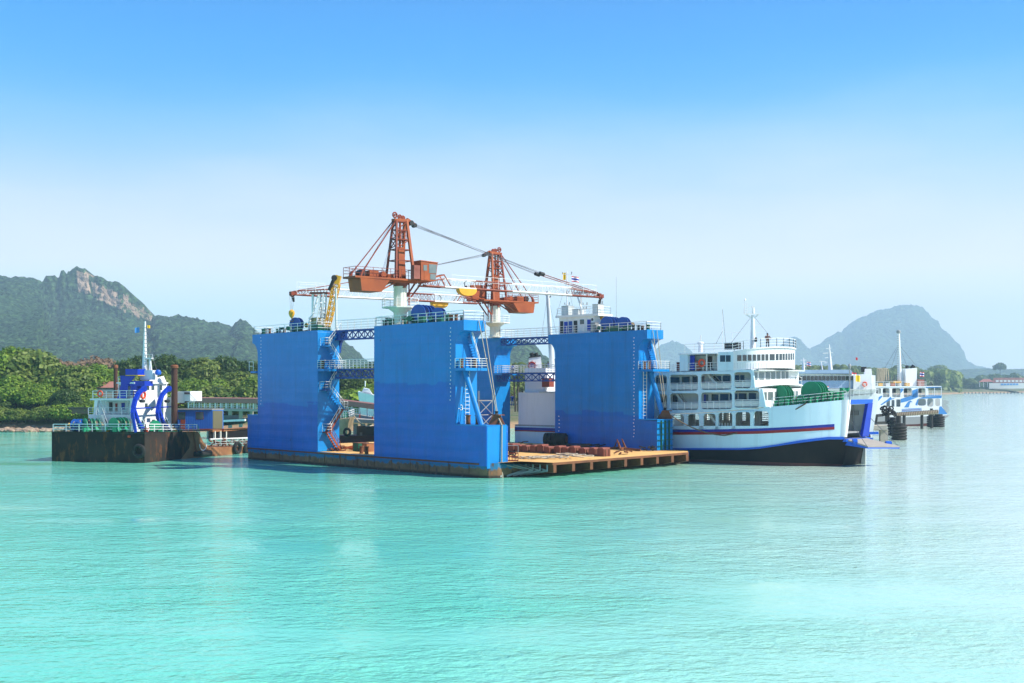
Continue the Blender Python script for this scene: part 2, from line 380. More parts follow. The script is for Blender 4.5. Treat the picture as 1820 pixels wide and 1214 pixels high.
def water_mat():
    m, n, l, b = nodes_of('sea_water', .07, 0, .5)
    b.inputs['IOR'].default_value = 1.33
    tc = n.new('ShaderNodeTexCoord')
    def nz(scale, ms, det=3, rot=0, dist=0):
        mp = n.new('ShaderNodeMapping'); mp.inputs['Scale'].default_value = ms; mp.inputs['Rotation'].default_value = (0, 0, rot)
        l.new(tc.outputs['Object'], mp.inputs[0]); t = n.new('ShaderNodeTexNoise'); t.inputs['Scale'].default_value = scale
        t.inputs['Detail'].default_value = det; t.inputs['Distortion'].default_value = dist; l.new(mp.outputs[0], t.inputs[0]); return t.outputs[0]
    a = nz(1.15, (1, 1.7, 1), 3, R(-14), .4); c = nz(.28, (1, 1.5, 1), 3, R(12)); f = nz(4.2, (1, 1.3, 1), 2, R(-30)); g = nz(.02, (1, 2, 1), 3)
    h = mth(n, l, 'ADD', mth(n, l, 'MULTIPLY', a, .62), mth(n, l, 'ADD', mth(n, l, 'MULTIPLY', c, .9), mth(n, l, 'MULTIPLY', f, .2)))
    bp = n.new('ShaderNodeBump'); pt_ = nz(.045, (1, 2.2, 1), 3, R(8), .5); l.new(rmp(n, l, pt_, .25, .7), bp.inputs['Strength']); bp.inputs['Distance'].default_value = .31
    l.new(h, bp.inputs['Height']); l.new(bp.outputs[0], b.inputs['Normal'])
    col = mixc(n, l, rmp(n, l, g, .35, .65), (.12, .54, .37), (.19, .61, .45))
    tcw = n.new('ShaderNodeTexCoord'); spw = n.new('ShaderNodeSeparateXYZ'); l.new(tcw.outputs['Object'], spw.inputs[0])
    glare = mth(n, l, 'ADD', mth(n, l, 'SUBTRACT', spw.outputs[0], mth(n, l, 'MULTIPLY', spw.outputs[1], .1)), mth(n, l, 'MULTIPLY', g, 16))       # whitish glare towards the right, painted into the water colour
    col = mixc(n, l, mth(n, l, 'MULTIPLY', rmp(n, l, glare, 1, 34), .85), col, (.62, .73, .61))
    l.new(col, b.inputs['Base Color'])
    return m
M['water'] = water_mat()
w = MB(); w.add([V(-12000, -150, 0), V(12000, -150, 0), V(12000, 24000, 0), V(-12000, 24000, 0)], [(0, 1, 2, 3)])
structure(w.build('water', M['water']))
w = MB(); w.add([V(-12000, -150, -8), V(12000, -150, -8), V(12000, 24000, -8), V(-12000, 24000, -8)], [(0, 1, 2, 3)])
structure(w.build('seabed', M['concrete']))

def land_mat():
    m, n, l, b = nodes_of('shore_ground', .9)
    t = tex(n, l, .12, 6); t2 = tex(n, l, 1.0, 6)
    tc = n.new('ShaderNodeTexCoord'); sp = n.new('ShaderNodeSeparateXYZ'); l.new(tc.outputs['Object'], sp.inputs[0])
    col = mixc(n, l, rmp(n, l, t.outputs[0], .4, .6), (.06, .10, .02), (.16, .13, .07))
    low = mixc(n, l, t2.outputs[0], (.40, .27, .15), (.20, .12, .06))
    col = mixc(n, l, rmp(n, l, mth(n, l, 'ADD', sp.outputs[2], mth(n, l, 'MULTIPLY', t.outputs[0], .8)), 1.5, 2.1), low, col)
    l.new(col, b.inputs['Base Color']); return m
M['land'] = land_mat()
def land(name, shore, zt, back, slope=5.0):
    """shore: list of xy from left to right; rises to zt within `slope` metres of the waterline and runs on to y=back"""
    mb = MB(); rows = [(0, -.4), (slope*.35, zt*.45), (slope, zt), (slope*5, zt*1.25)]
    k = len(rows)+1; vs = []
    for (x, y) in shore:
        for d, z in rows: vs.append(V(x-d*.05, y+d, z+.35*noise.noise(V(x*.05, y*.05, d))))
        vs.append(V(x, max(back, y+slope*8), zt*1.3))
    mb.add(vs, [(i*k+j, (i+1)*k+j, (i+1)*k+j+1, i*k+j+1) for i in range(len(shore)-1) for j in range(k-1)])
    return structure(mb.build(name, M['land'], smooth=True))
sh = []
for i in range(121):
    x = -600+i*7.0; y = 252+4*noise.noise(V(x*.03, 0, 0))+1.5*noise.noise(V(x*.2, 3, 0))
    if x > -35: y += (x+35)*.55+max(0, x-25)**1.5*1.6
    sh.append((x, y))
land('shore', sh, 2.0, 1400)
sh = []
for i in range(160):
    x = 60+i*22.0; y = 760+4*noise.noise(V(x*.01, 9, 0))*10+max(0, min(1, (x-60)/640))*820
    sh.append((x, y))
land('far_shore', sh, 4.0, 3500, 30.0)

def hill_mat(name, g1, g2, rock, fine=.05):
    m, n, l, b = nodes_of(name, .95, 0, .1)
    t = tex(n, l, fine, 7, (1, 1, 1), .65); t2 = tex(n, l, fine*.22, 4)
    at_ = n.new('ShaderNodeAttribute'); at_.attribute_name = 'rock'
    col = mixc(n, l, rmp(n, l, t.outputs[0], .35, .68), g1, g2)
    col = mixc(n, l, rmp(n, l, t2.outputs[0], .35, .7), col, tuple(x*.6 for x in g1))
    t5 = tex(n, l, fine*2.6, 3); col = mixc(n, l, mth(n, l, 'MULTIPLY', rmp(n, l, t5.outputs[0], .52, .66), .6), col, tuple(x*1.7 for x in g2))
    col = mixc(n, l, mth(n, l, 'MULTIPLY', rmp(n, l, t5.outputs[0], .36, .48, True), .75), col, tuple(x*.35 for x in g1))
    rt = tex(n, l, fine*1.3, 8, (1, 1, .45), .7)
    tb = tex(n, l, fine*1.6, 4, (1, 1, 1), .6); vb = n.new('ShaderNodeTexVoronoi'); vb.inputs['Scale'].default_value = fine*1.5; tcv = n.new('ShaderNodeTexCoord'); l.new(tcv.outputs['Object'], vb.inputs[0])
    bump(n, l, b, mth(n, l, 'ADD', tb.outputs[0], mth(n, l, 'MULTIPLY', vb.outputs['Distance'], -.9)), 1.0, .9/fine)
    f = rmp(n, l, mth(n, l, 'ADD', at_.outputs['Fac'], mth(n, l, 'MULTIPLY', mth(n, l, 'SUBTRACT', rt.outputs[0], .5), 2.0)), .45, .62)
    rc = mixc(n, l, rmp(n, l, rt.outputs[0], .4, .62), rock, tuple(x*.45 for x in rock))
    l.new(mixc(n, l, f, col, rc), b.inputs['Base Color']); return m
M['hillnear'] = hill_mat('forest_hill', (.020, .056, .024), (.07, .13, .045), (.55, .40, .28), .05)
M['hillfar'] = hill_mat('far_hill', (.03, .065, .02), (.06, .10, .03), (.3, .25, .2), .018)
def prof_at(prof, px):
    if px <= prof[0][0]: return prof[0][1]
    for (a, ya), (b, yb) in zip(prof, prof[1:]):
        if a <= px <= b: return ya+(yb-ya)*(px-a)/(b-a)
    return prof[-1][1]
def hill(name, prof, Y, depth, mat_, nx, nd, bumpz, bumps, rockf=None, cliff=None, seed=0, back=500):
    """terrain whose skyline is the measured ridge at distance Y, falling towards the shore over `depth`"""
    x0, x1 = prof[0][0], prof[-1][0]; vs = []; rk = []
    rows = [(-back, .0), (-back*.5, .55), (-back*.2, .9)]+[(depth*(j/nd)**1.35, None) for j in range(nd+1)]
    for i in range(nx+1):
        px = x0+(x1-x0)*i/nx; X = (px-CX)/FPX*Y; ridge = HCAM+(HY-prof_at(prof, px))/FPX*Y
        for d, k in rows:
            t = max(0, d)/depth
            if k is None:
                c = cliff(px) if cliff else 0
                k = (1-t)**1.25*(1-c*.34*min(1, t/.035))
                k += .05*math.sin(px*.04+t*9)*min(1, t*6)*(1-t)
            yy = Y-d; zz = ridge*k
            xx0 = X
            nn = noise.fractal(V(X*bumps, yy*bumps, seed), .8, 2.2, 5)
            fade = min(1, .35+abs(t)*8) if d >= 0 else 1
            cell = noise.voronoi(V(X*bumps*4.2, yy*bumps*4.2, seed))[0][0]
            zz += (nn*bumpz*fade+(.45-cell)*bumpz*.55+.22*bumpz*noise.noise(V(xx0*bumps*14, yy*bumps*14, seed)))*(1-t*.6)
            xx = X*(yy/Y if d >= 0 else 1)+nn*bumpz*.5*fade; vs.append(V(xx, yy+nn*bumpz*1.3*fade, max(zz, -3)))
            rk.append(rockf(px, HY-(zz-HCAM)/max(yy, 1)*FPX, t) if rockf else 0.0)
    k = len(rows); mb = MB()
    mb.add(vs, [(i*k+j, i*k+j+1, (i+1)*k+j+1, (i+1)*k+j) for i in range(nx) for j in range(k-1)])
    o = mb.build(name, mat_, smooth=False); structure(o)
    o.data.polygons.foreach_set('use_smooth', [True]*len(o.data.polygons))
    a = o.data.attributes.new('rock', 'FLOAT', 'POINT'); a.data.foreach_set('value', rk)
    return o
profL = [(-420, 500), (-200, 470), (-60, 478), (0, 489), (30, 493), (60, 496), (76, 498), (82, 489), (96, 488), (104, 494), (107, 482), (113, 481), (117, 490), (120, 480),
         (135, 477), (151, 477), (156, 486), (160, 491), (185, 488), (195, 496), (205, 500), (218, 501), (228, 508), (240, 520), (252, 537), (262, 552), (266, 560), (290, 562),
         (330, 566), (385, 570), (400, 576), (411, 585), (418, 573), (430, 568), (440, 574), (452, 590), (470, 598), (520, 592), (560, 585), (590, 592), (604, 602), (618, 614), (637, 630), (660, 650), (720, 672), (760, 684)]
def rockL(px, py, t):
    r = 0
    if 136 < px < 158 and 482 < py < 520: r = .75
    if 160 < px < 212 and 500+(px-160)*.35 < py < 528+(px-160)*.4: r = .62
    if 176 < px < 270 and 512+(px-176)*.42 < py < 534+(px-176)*.42: r = max(r, .55)
    if 196 < px < 212 and 520 < py < 542: r = .7
    if 222 < px < 232 and 524 < py < 546: r = .68
    return r
def cliffL(px): return 1.0 if 80 < px < 262 else (.0 if px > 275 or px < 70 else .5)
hill('left_hill', profL, 2500, 1400, M['hillnear'], 700, 170, 16, .0105, rockL, cliffL, 3)
profM = [(820, 610), (860, 603), (900, 602), (930, 606), (950, 612), (962, 628), (985, 640), (1030, 650), (1100, 655)]
hill('middle_hill', profM, 2200, 800, M['hillnear'], 150, 60, 14, .012, None, None, 5)
profR = [(1130, 655), (1160, 622), (1180, 611), (1195, 608), (1210, 613), (1226, 626), (1240, 642), (1300, 655), (1370, 650), (1392, 612), (1402, 603), (1412, 600), (1420, 603), (1430, 612),
         (1441, 622), (1455, 614), (1468, 606), (1485, 592), (1492, 589), (1500, 592), (1514, 582), (1517, 572), (1532, 561), (1547, 557), (1558, 550), (1580, 548), (1600, 544),
         (1618, 541), (1633, 541), (1641, 545), (1649, 553), (1656, 564), (1668, 570), (1676, 585), (1690, 598), (1706, 612), (1714, 626), (1717, 640), (1719, 645), (1728, 646), (1736, 652), (1760, 656)]
hill('right_hill', profR, 8000, 1800, M['hillfar'], 800, 60, 40, .004, None, None, 8, 1200)
profF = [(1500, 668), (1560, 662), (1640, 660), (1700, 657), (1745, 655), (1800, 656), (1860, 654), (1950, 650), (2100, 655)]
hill('far_ridge', profF, 4600, 1000, M['hillfar'], 160, 30, 5, .02, None, None, 11)

# ------------------------------------------------------------------ trees
def crown_mesh(name, mat_, rx, rz, nclump, nleaf, leaf, seed, flat=.75):
    g = np.random.default_rng(seed); vs = []
    cl = []
    for i in range(nclump):
        d = g.normal(size=3); d /= np.linalg.norm(d); d[2] = abs(d[2])*1.0-.35
        r = (.45+.55*g.random()**.5); cl.append((d*np.array([rx, rx, rz])*r*.82, rx*(.20+.17*g.random())))
    for c, cr in cl:
        k = max(8, int(nleaf/nclump))
        d = g.normal(size=(k, 3)); d /= np.linalg.norm(d, axis=1)[:, None]
        pos = c+d*cr*(.55+.5*g.random((k, 1)))*np.array([1.15, 1.15, flat])
        up = d*.8+g.normal(size=(k, 3))*.45+np.array([0, 0, .55]); up /= np.linalg.norm(up, axis=1)[:, None]
        a = np.cross(up, g.normal(size=(k, 3))); a /= np.linalg.norm(a, axis=1)[:, None]; b = np.cross(up, a)
        s = leaf*(.5+g.random((k, 1)))
        vs.append(np.stack([pos-a*s-b*s*.55, pos+a*s-b*s*.55, pos+a*s*.8+b*s*.6, pos-a*s*.8+b*s*.6], 1).reshape(-1, 3))
    v = np.concatenate(vs); n = len(v)//4
    me = bpy.data.meshes.new(name); me.from_pydata(v.tolist(), [], [(4*i, 4*i+1, 4*i+2, 4*i+3) for i in range(n)])
    me.materials.append(mat_); me.update(); return me, cl
TREES = []
def tree_proto(mat_, rx, rz, nc, nl, leaf, seed, h):
    """unlinked crown + trunk meshes for trees of one kind; crown centre stands at height h"""
    cm_, cl = crown_mesh('crown', mat_, rx, rz, nc, nl, leaf, seed)
    t = MB(); g = random.Random(seed); tr = max(.16, rx*.055)
    p = V(0, 0, -.3); pts = [p]
    for k in range(4): p = p+V(g.uniform(-.25, .25), g.uniform(-.25, .25), (h)/4); pts.append(p)
    for k in range(4): t.tube(pts[k], pts[k+1], tr*(1-.17*k), tr*(1-.17*(k+1)), 8)
    for c, cr in cl[::2]:
        s_ = pts[2].lerp(pts[4], g.random()); e = V(c[0], c[1], c[2]+h); m_ = s_.lerp(e, .5)+V(0, 0, -.3)
        t.tube(s_, m_, tr*.38, tr*.25, 5); t.tube(m_, e, tr*.25, tr*.1, 5)
    tm = t.mesh('trunk', M['bark'])
    for v_ in cm_.vertices: v_.co.z += h
    return (cm_, tm)
PR = {
 'broad': tree_proto(M['leaf1'], 4.6, 4.2, 72, 16500, 0.20, 1, 5.0),
 'broad2': tree_proto(M['leaf1'], 4.2, 4.8, 68, 15400, 0.18, 2, 5.4),
 'dark': tree_proto(M['leaf2'], 4.4, 4.6, 70, 16500, 0.18, 3, 5.2),
 'olive': tree_proto(M['leaf3'], 4.4, 4.0, 66, 14300, 0.20, 4, 4.8),
 'bush': tree_proto(M['leaf1'], 3.6, 2.6, 44, 8500, .19, 5, 1.7),
 'bushdark': tree_proto(M['leaf3'], 3.8, 2.8, 44, 8500, .19, 6, 1.8),
 'brown': tree_proto(M['leafbrown'], 4.0, 2.6, 26, 2600, .26, 7, 7.0),
}
def tree(kind, name, px, pytop, Y, label, group='trees along the shore', pybase=None, zb=2.0, sx=1.0):
    c, t = PR[kind]; top = max(v.co.z for v in c.vertices) if not hasattr(tree, 'c_'+kind) else getattr(tree, 'c_'+kind)
    setattr(tree, 'c_'+kind, top)
    h = HCAM+(HY-pytop)/FPX*Y-zb; s = h/top
    o = thing(name, label, 'tree', V((px-CX)/FPX*Y, Y, zb), group)
    o.rotation_euler = (0, 0, random.uniform(0, 6.28)); o.scale = (s*sx, s*sx, s)
    for nm, me in (('crown', c), ('trunk', t)):
        q_ = bpy.data.objects.new(nm, me); COL.objects.link(q_); q_.parent = o
    return o
def palm_proto(seed):
    g = random.Random(seed); f = MB()
    for k in range(17):
        az = k*2*math.pi/17+g.uniform(-.15, .15); L = g.uniform(3.2, 4.2); up0 = g.uniform(-.1, 1.15)
        d = V(math.cos(az), math.sin(az), 0); sd = V(-d.y, d.x, 0); prev = V(0, 0, 0); sl = up0
        for i in range(7):
            nx_ = prev+d*(L/7)*math.cos(sl)+V(0, 0, L/7*math.sin(sl)); w_ = .75*math.sin(math.pi*(i+1.2)/8.5)
            for sg in (-1, 1):
                for e in (0, .5):
                    b0 = prev.lerp(nx_, e); b1 = prev.lerp(nx_, e+.38)
                    f.add([b0, b1, b1+sd*sg*w_+V(0, 0, -w_*.55)+d*.25, b0+sd*sg*w_+V(0, 0, -w_*.6)+d*.2], [(0, 1, 2, 3)])
            prev = nx_; sl -= .38
    t = MB(); p = V(0, 0, -9.3)
    for k in range(6):
        q_ = V(.5*math.sin(k*.5), 0, -9.3+(k+1)*1.55) if k < 5 else V(0, 0, 0); t.tube(p, q_, .22-.015*k, .21-.015*k, 8); p = q_
    fm = f.mesh('fronds', M['palm']); tm = t.mesh('trunk', M['bark'])
    for me in (fm, tm):
        for v_ in me.vertices: v_.co.z += 9.3
    return fm, tm
PP = [palm_proto(3), palm_proto(8)]
def palm(px, pytop, Y, label, group, zb=2.0):
    h = HCAM+(HY-pytop)/FPX*Y-zb; s = h/11.5; fm, tm = random.choice(PP)
    o = thing('palm_tree', label, 'palm tree', V((px-CX)/FPX*Y, Y, zb), group); o.scale = (s, s, s); o.rotation_euler = (0, 0, random.uniform(0, 6))
    for nm, me in (('fronds', fm), ('trunk', tm)):
        q_ = bpy.data.objects.new(nm, me); COL.objects.link(q_); q_.parent = o
    return o
near = 'shore trees left of the workboat'; mid = 'shore trees between workboat and blue dock'
for (k, px, py, Y, lab) in [
    ('broad', -45, 618, 268, 'tall leafy tree cut by the left edge of the photo'),
    ('broad2', 8, 614, 270, 'tallest leafy tree at the far left of the shore'),
    ('olive', 48, 618, 272, 'broad olive green tree second from the left edge'),
    ('dark', 78, 640, 274, 'dark tree sloping down right of the tallest leafy tree'),
    ('broad', 25, 662, 262, 'lower bright tree overhanging the rocks at far left'),
    ('dark', -8, 690, 258, 'dark low tree at the water by the left edge'),
    ('broad2', 62, 680, 260, 'round lower tree above the rocky beach'),
    ('broad', 105, 662, 266, 'bright green tree over the beach left of the workboat'),
    ('olive', 140, 648, 268, 'yellow green tree directly left of the workboat funnel'),
    ('broad2', 175, 645, 270, 'bright tree with flat top just left of the rusty spud pile'),
    ('dark', 120, 690, 259, 'shaded tree low over the beach by the workboat stern'),
    ('broad', 155, 690, 262, 'leafy tree behind the workboat winches'),
    ('olive', 215, 655, 275, 'tree half hidden behind the workboat funnel'),
    ]: tree(k, 'broadleaf_tree', px, py, Y, lab, near)
for (k, px, py, Y, lab) in [
    ('dark', 245, 630, 320, 'dark tall tree behind the workboat mast'),
    ('dark', 302, 628, 322, 'dark crowned tree rising beside the right rusty spud pile'),
    ('olive', 275, 657, 300, 'olive tree between mast and right spud pile'),
    ('broad', 325, 677, 286, 'bright tree right of the rusty spud pile'),
    ('olive', 365, 634, 322, 'tall olive tree above the covered jetty'),
    ('broad2', 350, 671, 288, 'bright low tree left above the jetty roof'),
    ('dark', 405, 631, 325, 'brownish dark tree standing above its neighbours left of the dock'),
    ('broad', 390, 671, 290, 'bright bushy tree above the middle of the jetty roof'),
    ('olive', 430, 659, 296, 'olive tree touching the left edge of the blue dock'),
    ('broad2', 450, 669, 292, 'bright tree mostly behind the left dock tower'),
    ('dark', 455, 640, 318, 'dark tree showing beside the top left dock tower'),
    ('dark', 612, 660, 300, 'dark tree seen through the gap between the near dock towers'),
    ('broad', 628, 648, 310, 'bright tree in the gap below the upper truss'),
    ('olive', 648, 652, 305, 'olive tree in the gap left of the nearest tower'),
    ('dark', 662, 641, 322, 'tallest dark tree against the left side of the nearest tower'),
    ('broad2', 620, 690, 280, 'round tree behind the covered jetty in the gap'),
    ]: tree(k, 'broadleaf_tree', px, py, Y, lab, mid, sx=.78 if py < 645 else 1.05)
tree('brown', 'bare_tree', 172, 631, 430, 'leafless reddish brown tree top above the green trees', near)
tree('brown', 'bare_tree', 105, 636, 385, 'faint brown bare tree between the leafy crowns', near)
for i in range(22):
    tree(random.choice(['bush', 'bushdark', 'bush']), 'bush', -70+i*12.5+random.uniform(-4, 4), random.uniform(706, 734), random.uniform(255.5, 259), 'leafy bush overhanging the left beach rocks', 'bushes over the left beach')['category'] = 'bush'
gi = ['low bush between the shore trees and the beach']
for i in range(26):
    px = random.choice([random.uniform(-60, 180), random.uniform(180, 470), random.uniform(590, 680)])
    Y = random.uniform(262, 300); py = random.uniform(700, 728) if px < 180 else random.uniform(676, 705)
    tree(random.choice(['bush', 'bushdark']), 'bush', px, py, Y, 'low green bush filling the gaps under the shore trees', 'bushes under the shore trees')['category'] = 'bush'
for (px, py, Y, lb) in [(885, 660, 420, 'olive tree left of the palms beyond the rear dock tower'), (925, 655, 440, 'olive tree directly behind the ferry funnel'), (965, 660, 450, 'olive tree right of the ferry funnel'), (905, 690, 400, 'low olive tree under the lower rear walkway'), (990, 650, 460, 'olive tree behind the right dock tower edge'), (1190, 668, 460, 'olive tree between the right dock tower and the big ferry')]:
    tree('olive', 'broadleaf_tree', px, py, Y, lb, 'trees behind the ferry stern')
for px, py, lb in ((916, 632, 'tallest coconut palm left of the ferry funnel'), (921, 640, 'middle palm crown just left of the ferry funnel'), (905, 645, 'low palm against the rear dock tower edge'), (973, 634, 'hazy palm between funnel and right dock tower')):
    palm(px, py, 330 if px < 960 else 380, lb, 'palms behind the dock')
# far wood along the opposite shore: palms and broadleaf crowns that read as a belt
def wood(name, x0, x1, ytop, Yb, n, seed, mat_, size):
    g = np.random.default_rng(seed); vs = []
    for i in range(n):
        px = g.uniform(x0, x1); Y = Yb+g.uniform(0, 220)
        X = (px-CX)/FPX*Y; top = HCAM+(HY-(ytop+g.uniform(-4, 10)))/FPX*Y
        r = size*g.uniform(.7, 1.3); k = 60
        for zc in np.arange(3, top-r*.5, r*1.1).tolist()+[top-r*.7]:
            d = g.normal(size=(k, 3)); d /= np.linalg.norm(d, axis=1)[:, None]
            pos = np.array([X, Y, zc])+d*r*np.array([1.1, 1.1, .8])*(.6+.5*g.random((k, 1)))
            a = np.cross(d+g.normal(size=(k, 3))*.4, g.normal(size=(k, 3))); a /= np.linalg.norm(a, axis=1)[:, None]; b = np.cross(d, a)
            s = r*.28*(.6+g.random((k, 1)))
            vs.append(np.stack([pos-a*s-b*s, pos+a*s-b*s, pos+a*s+b*s, pos-a*s+b*s], 1).reshape(-1, 3))
    v = np.concatenate(vs); m_ = len(v)//4
    me = bpy.data.meshes.new(name); me.from_pydata(v.tolist(), [], [(4*i, 4*i+1, 4*i+2, 4*i+3) for i in range(m_)]); me.materials.append(mat_)
    o = bpy.data.objects.new(name, me); COL.objects.link(o); o['kind'] = 'stuff'; o['label'] = 'distant wood along the far shore'; o['category'] = 'wood'; return o
wood('far_wood', 1150, 1460, 662, 1000, 120, 1, M['leaf2'], 4.5)
wood('far_wood', 1440, 1700, 660, 1330, 170, 2, M['leaf3'], 6.0)
wood('far_wood', 1600, 1760, 676, 1500, 90, 3, M['leaf2'], 5.0)
wood('far_wood', 1740, 2000, 668, 1750, 120, 4, M['leaf2'], 6.0)
for i in range(34):
    px = 1418+i*6.2+random.uniform(-3, 3)
    palm(px, random.uniform(641, 652), 900+i*8+random.uniform(0, 60), 'hazy coconut palm on the far shore, number '+str(i+1)+' from the left of the row', 'palms on the far shore', zb=4)
for px, py, k, Y, lab in ((1687, 657, 'dark', 1480, 'big rounded hazy tree on the far shore'), (1666, 662, 'olive', 1500, 'hazy tree left of the biggest far shore tree'),
                     (1706, 668, 'dark', 1520, 'hazy tree right of the biggest far shore tree'), (1777, 644, 'dark', 2300, 'lone round tree on the far ridge skyline'),
                     (1668, 648, 'olive', 2000, 'thin pale tree rising above the far wood'), (1725, 672, 'olive', 1500, 'low hazy tree next to the waterside building')):
    tree(k, 'broadleaf_tree', px, py, Y, lab, 'trees on the far shore', zb=4 if Y < 2200 else 30)

# rocks on the left beach
rm = MB(); 
def rock_mesh(seed):
    import bmesh
    g = random.Random(seed); bm = bmesh.new(); bmesh.ops.create_icosphere(bm, subdivisions=2, radius=1)
    for v_ in bm.verts:
        v_.co *= 1+.35*noise.noise(v_.co*1.3+V(seed, 0, 0)); v_.co.z *= .55
    me = bpy.data.meshes.new('rock'); bm.to_mesh(me); bm.free(); me.materials.append(M['rock']); return me
m_, n_, l_, b_ = nodes_of('beach_rock', .9); t_ = tex(n_, l_, 1.5, 6); l_.new(mixc(n_, l_, rmp(n_, l_, t_.outputs[0], .35, .65), (.42, .32, .22), (.16, .10, .07)), b_.inputs['Base Color']); M['rock'] = m_
RM = [rock_mesh(i) for i in range(5)]
for i in range(150):
    px = random.uniform(-30, 150); Y = random.uniform(249, 258); s = random.uniform(.3, 1.1)
    o = bpy.data.objects.new('rock', random.choice(RM)); COL.objects.link(o); o.location = ((px-CX)/FPX*Y, Y, .25+max(0, (Y-252))*.22); o.scale = (s*1.3, s, s)
    o.rotation_euler = (0, 0, random.uniform(0, 6)); tag(o, 'pale boulder on the rocky beach under the left trees', 'rock', 'rocks on the left beach')

ORD = ['first', 'second', 'third', 'fourth', 'fifth', 'sixth', 'seventh', 'eighth', 'ninth', 'tenth', 'eleventh', 'twelfth', 'thirteenth', 'fourteenth', 'fifteenth']

# ------------------------------------------------------------------ the floating dock
O0 = onwater(870, 851); L0 = onwater(441, 816)
D = Fr(O0, (L0.x-O0.x, L0.y-O0.y))           # a = metres along the dock away from the near corner, v = metres across it
ZD = 1.6
def ztop(a): return 17.06-.0085*(a-4)
dock = thing('floating_dock', 'blue floating dry dock with four box towers and rusty pontoon', 'floating dock', V(O0.x, O0.y, 0))
mb = MB(); ring = [(1.6, 0), (47.0, 0), (47.0, 35.2), (0, 35.2), (0, 1.2), (.5, .35)]
mb.ngon_prism([D.W(a, v, -1.2) for a, v in ring], V(0, 0, ZD+1.2)); mb.build('pontoon', M['pontoon'], dock)
mb = MB(); mb.ngon_prism([D.W(a, v, ZD+.004) for a, v in [(2, .35), (46.6, .35), (46.6, 34.8), (.4, 34.8), (.4, 1.6)]], V(0, 0, .02)); mb.build('deck_plate', M['deckbeige'], dock)
mb = MB()      # rubbing edge
for a0, a1, v in ((1.6, 47, -.06),): mb.beam(D.W(a0, v, ZD-.12), D.W(a1, v, ZD-.12), .12, .18)
mb.build('rubbing_edge', M['rust'], dock)
mb = MB()      # vertical weld seams and fender plates on the pontoon side
for a in np.arange(3.2, 46, 3.3): mb.beam(D.W(a, -.02, .25), D.W(a, -.02, ZD-.2), .09, .05)
mb.build('side_frames', M['rust'], dock)['kind'] = 'stuff'

def arc(c, r, a0, a1, n=8): return [(c[0]+r*math.cos(a0+(a1-a0)*i/n), c[1]+r*math.sin(a0+(a1-a0)*i/n)) for i in range(n+1)]
def tower(prof, v0, v1, mat_, label):
    mb = MB(); mb.ngon_prism([D.W(a, v0, z) for a, z in prof], D.W(0, v1, 0)-D.W(0, v0, 0))
    return mb.build('wing_tower', mat_, dock, label=label)
zb = ZD-.3
PI = math.pi
def over(ain, aout, zt, sgn):   # overhang profile from the top outer corner down into the recessed wall; sgn=+1 when outer side has larger a
    z1 = zt-1.15; w_ = abs(aout-ain); h = 1.7
    return [(aout, zt), (aout, z1)]+[(aout-sgn*w_*math.sin(t), z1-h+h*math.cos(t)) for t in [PI/2*i/8 for i in range(1, 9)]]
pA = [(19.7, zb), (19.7, ztop(19.7))]+over(5.4, 4.05, ztop(4), -1)+[(5.4, 5.62), (.45, 5.55), (.45, 1.28), (1.6, 1.28), (2.2, zb)]
pA = [(19.9, zb), (19.7, zb+.5), (19.7, ztop(19.7))]+pA[2:-2]+[(2.2, 1.28)]
tA = tower(pA, -.03, 3.2, M['dockA'], 'nearest dock tower with two tone blue side')
pB = [(31.1, zb), (31.1, ztop(31))]+over(44.6, 45.9, ztop(46), 1)+[(44.6, 5.9), (47.05, 5.9), (47.05, zb)]
tB = tower(pB, -.03, 3.3, M['dockB'], 'left dock tower with zigzag stairs on its end')
pC = [(20.3, zb)]+[(20.3, 13.9)]+over(20.3, 21.6, ztop(21), 1)[::-1][1:]+over(5.6, 4.2, ztop(4), -1)+[(5.6, 5.5), (2.6, 5.4), (2.6, zb)]
tC = tower(pC, 31.9, 35.15, M['dockC'], 'right dock tower carrying the small deckhouse')
pD = [(32.4, zb), (32.4, 13.9)]+over(32.4, 31.1, ztop(31), -1)[::-1][1:]+[(45.9, ztop(46)), (45.9, zb)]
tD = tower(pD, 31.9, 35.15, M['dockC'], 'rear dock tower half hidden behind the nearest one')
# bright trim: overhang end plates, kerb line along tower tops, step lids
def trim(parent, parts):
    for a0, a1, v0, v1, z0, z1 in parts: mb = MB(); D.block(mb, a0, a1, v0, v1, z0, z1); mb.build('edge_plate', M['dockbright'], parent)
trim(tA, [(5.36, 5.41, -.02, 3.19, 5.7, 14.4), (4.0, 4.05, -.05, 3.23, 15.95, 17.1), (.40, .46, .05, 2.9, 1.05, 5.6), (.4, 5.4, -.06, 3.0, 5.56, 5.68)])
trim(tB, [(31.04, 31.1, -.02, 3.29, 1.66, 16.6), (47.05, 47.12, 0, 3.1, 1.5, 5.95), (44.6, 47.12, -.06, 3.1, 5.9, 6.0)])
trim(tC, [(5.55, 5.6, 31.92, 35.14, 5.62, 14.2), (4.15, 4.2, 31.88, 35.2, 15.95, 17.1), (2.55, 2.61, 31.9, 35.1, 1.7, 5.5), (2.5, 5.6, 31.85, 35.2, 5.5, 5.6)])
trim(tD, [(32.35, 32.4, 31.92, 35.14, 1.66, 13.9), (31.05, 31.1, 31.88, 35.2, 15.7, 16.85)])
mb = MB()
for z in np.arange(2.2, 5.3, .75): D.block(mb, 2.38, 2.55, 31.95, 35.05, z, z+.05)
for v in (32.6, 33.4, 34.2): D.block(mb, 2.35, 2.55, v, v+.1, 1.7, 5.45)
mb.build('stiffener', M['dgreen'], tC)
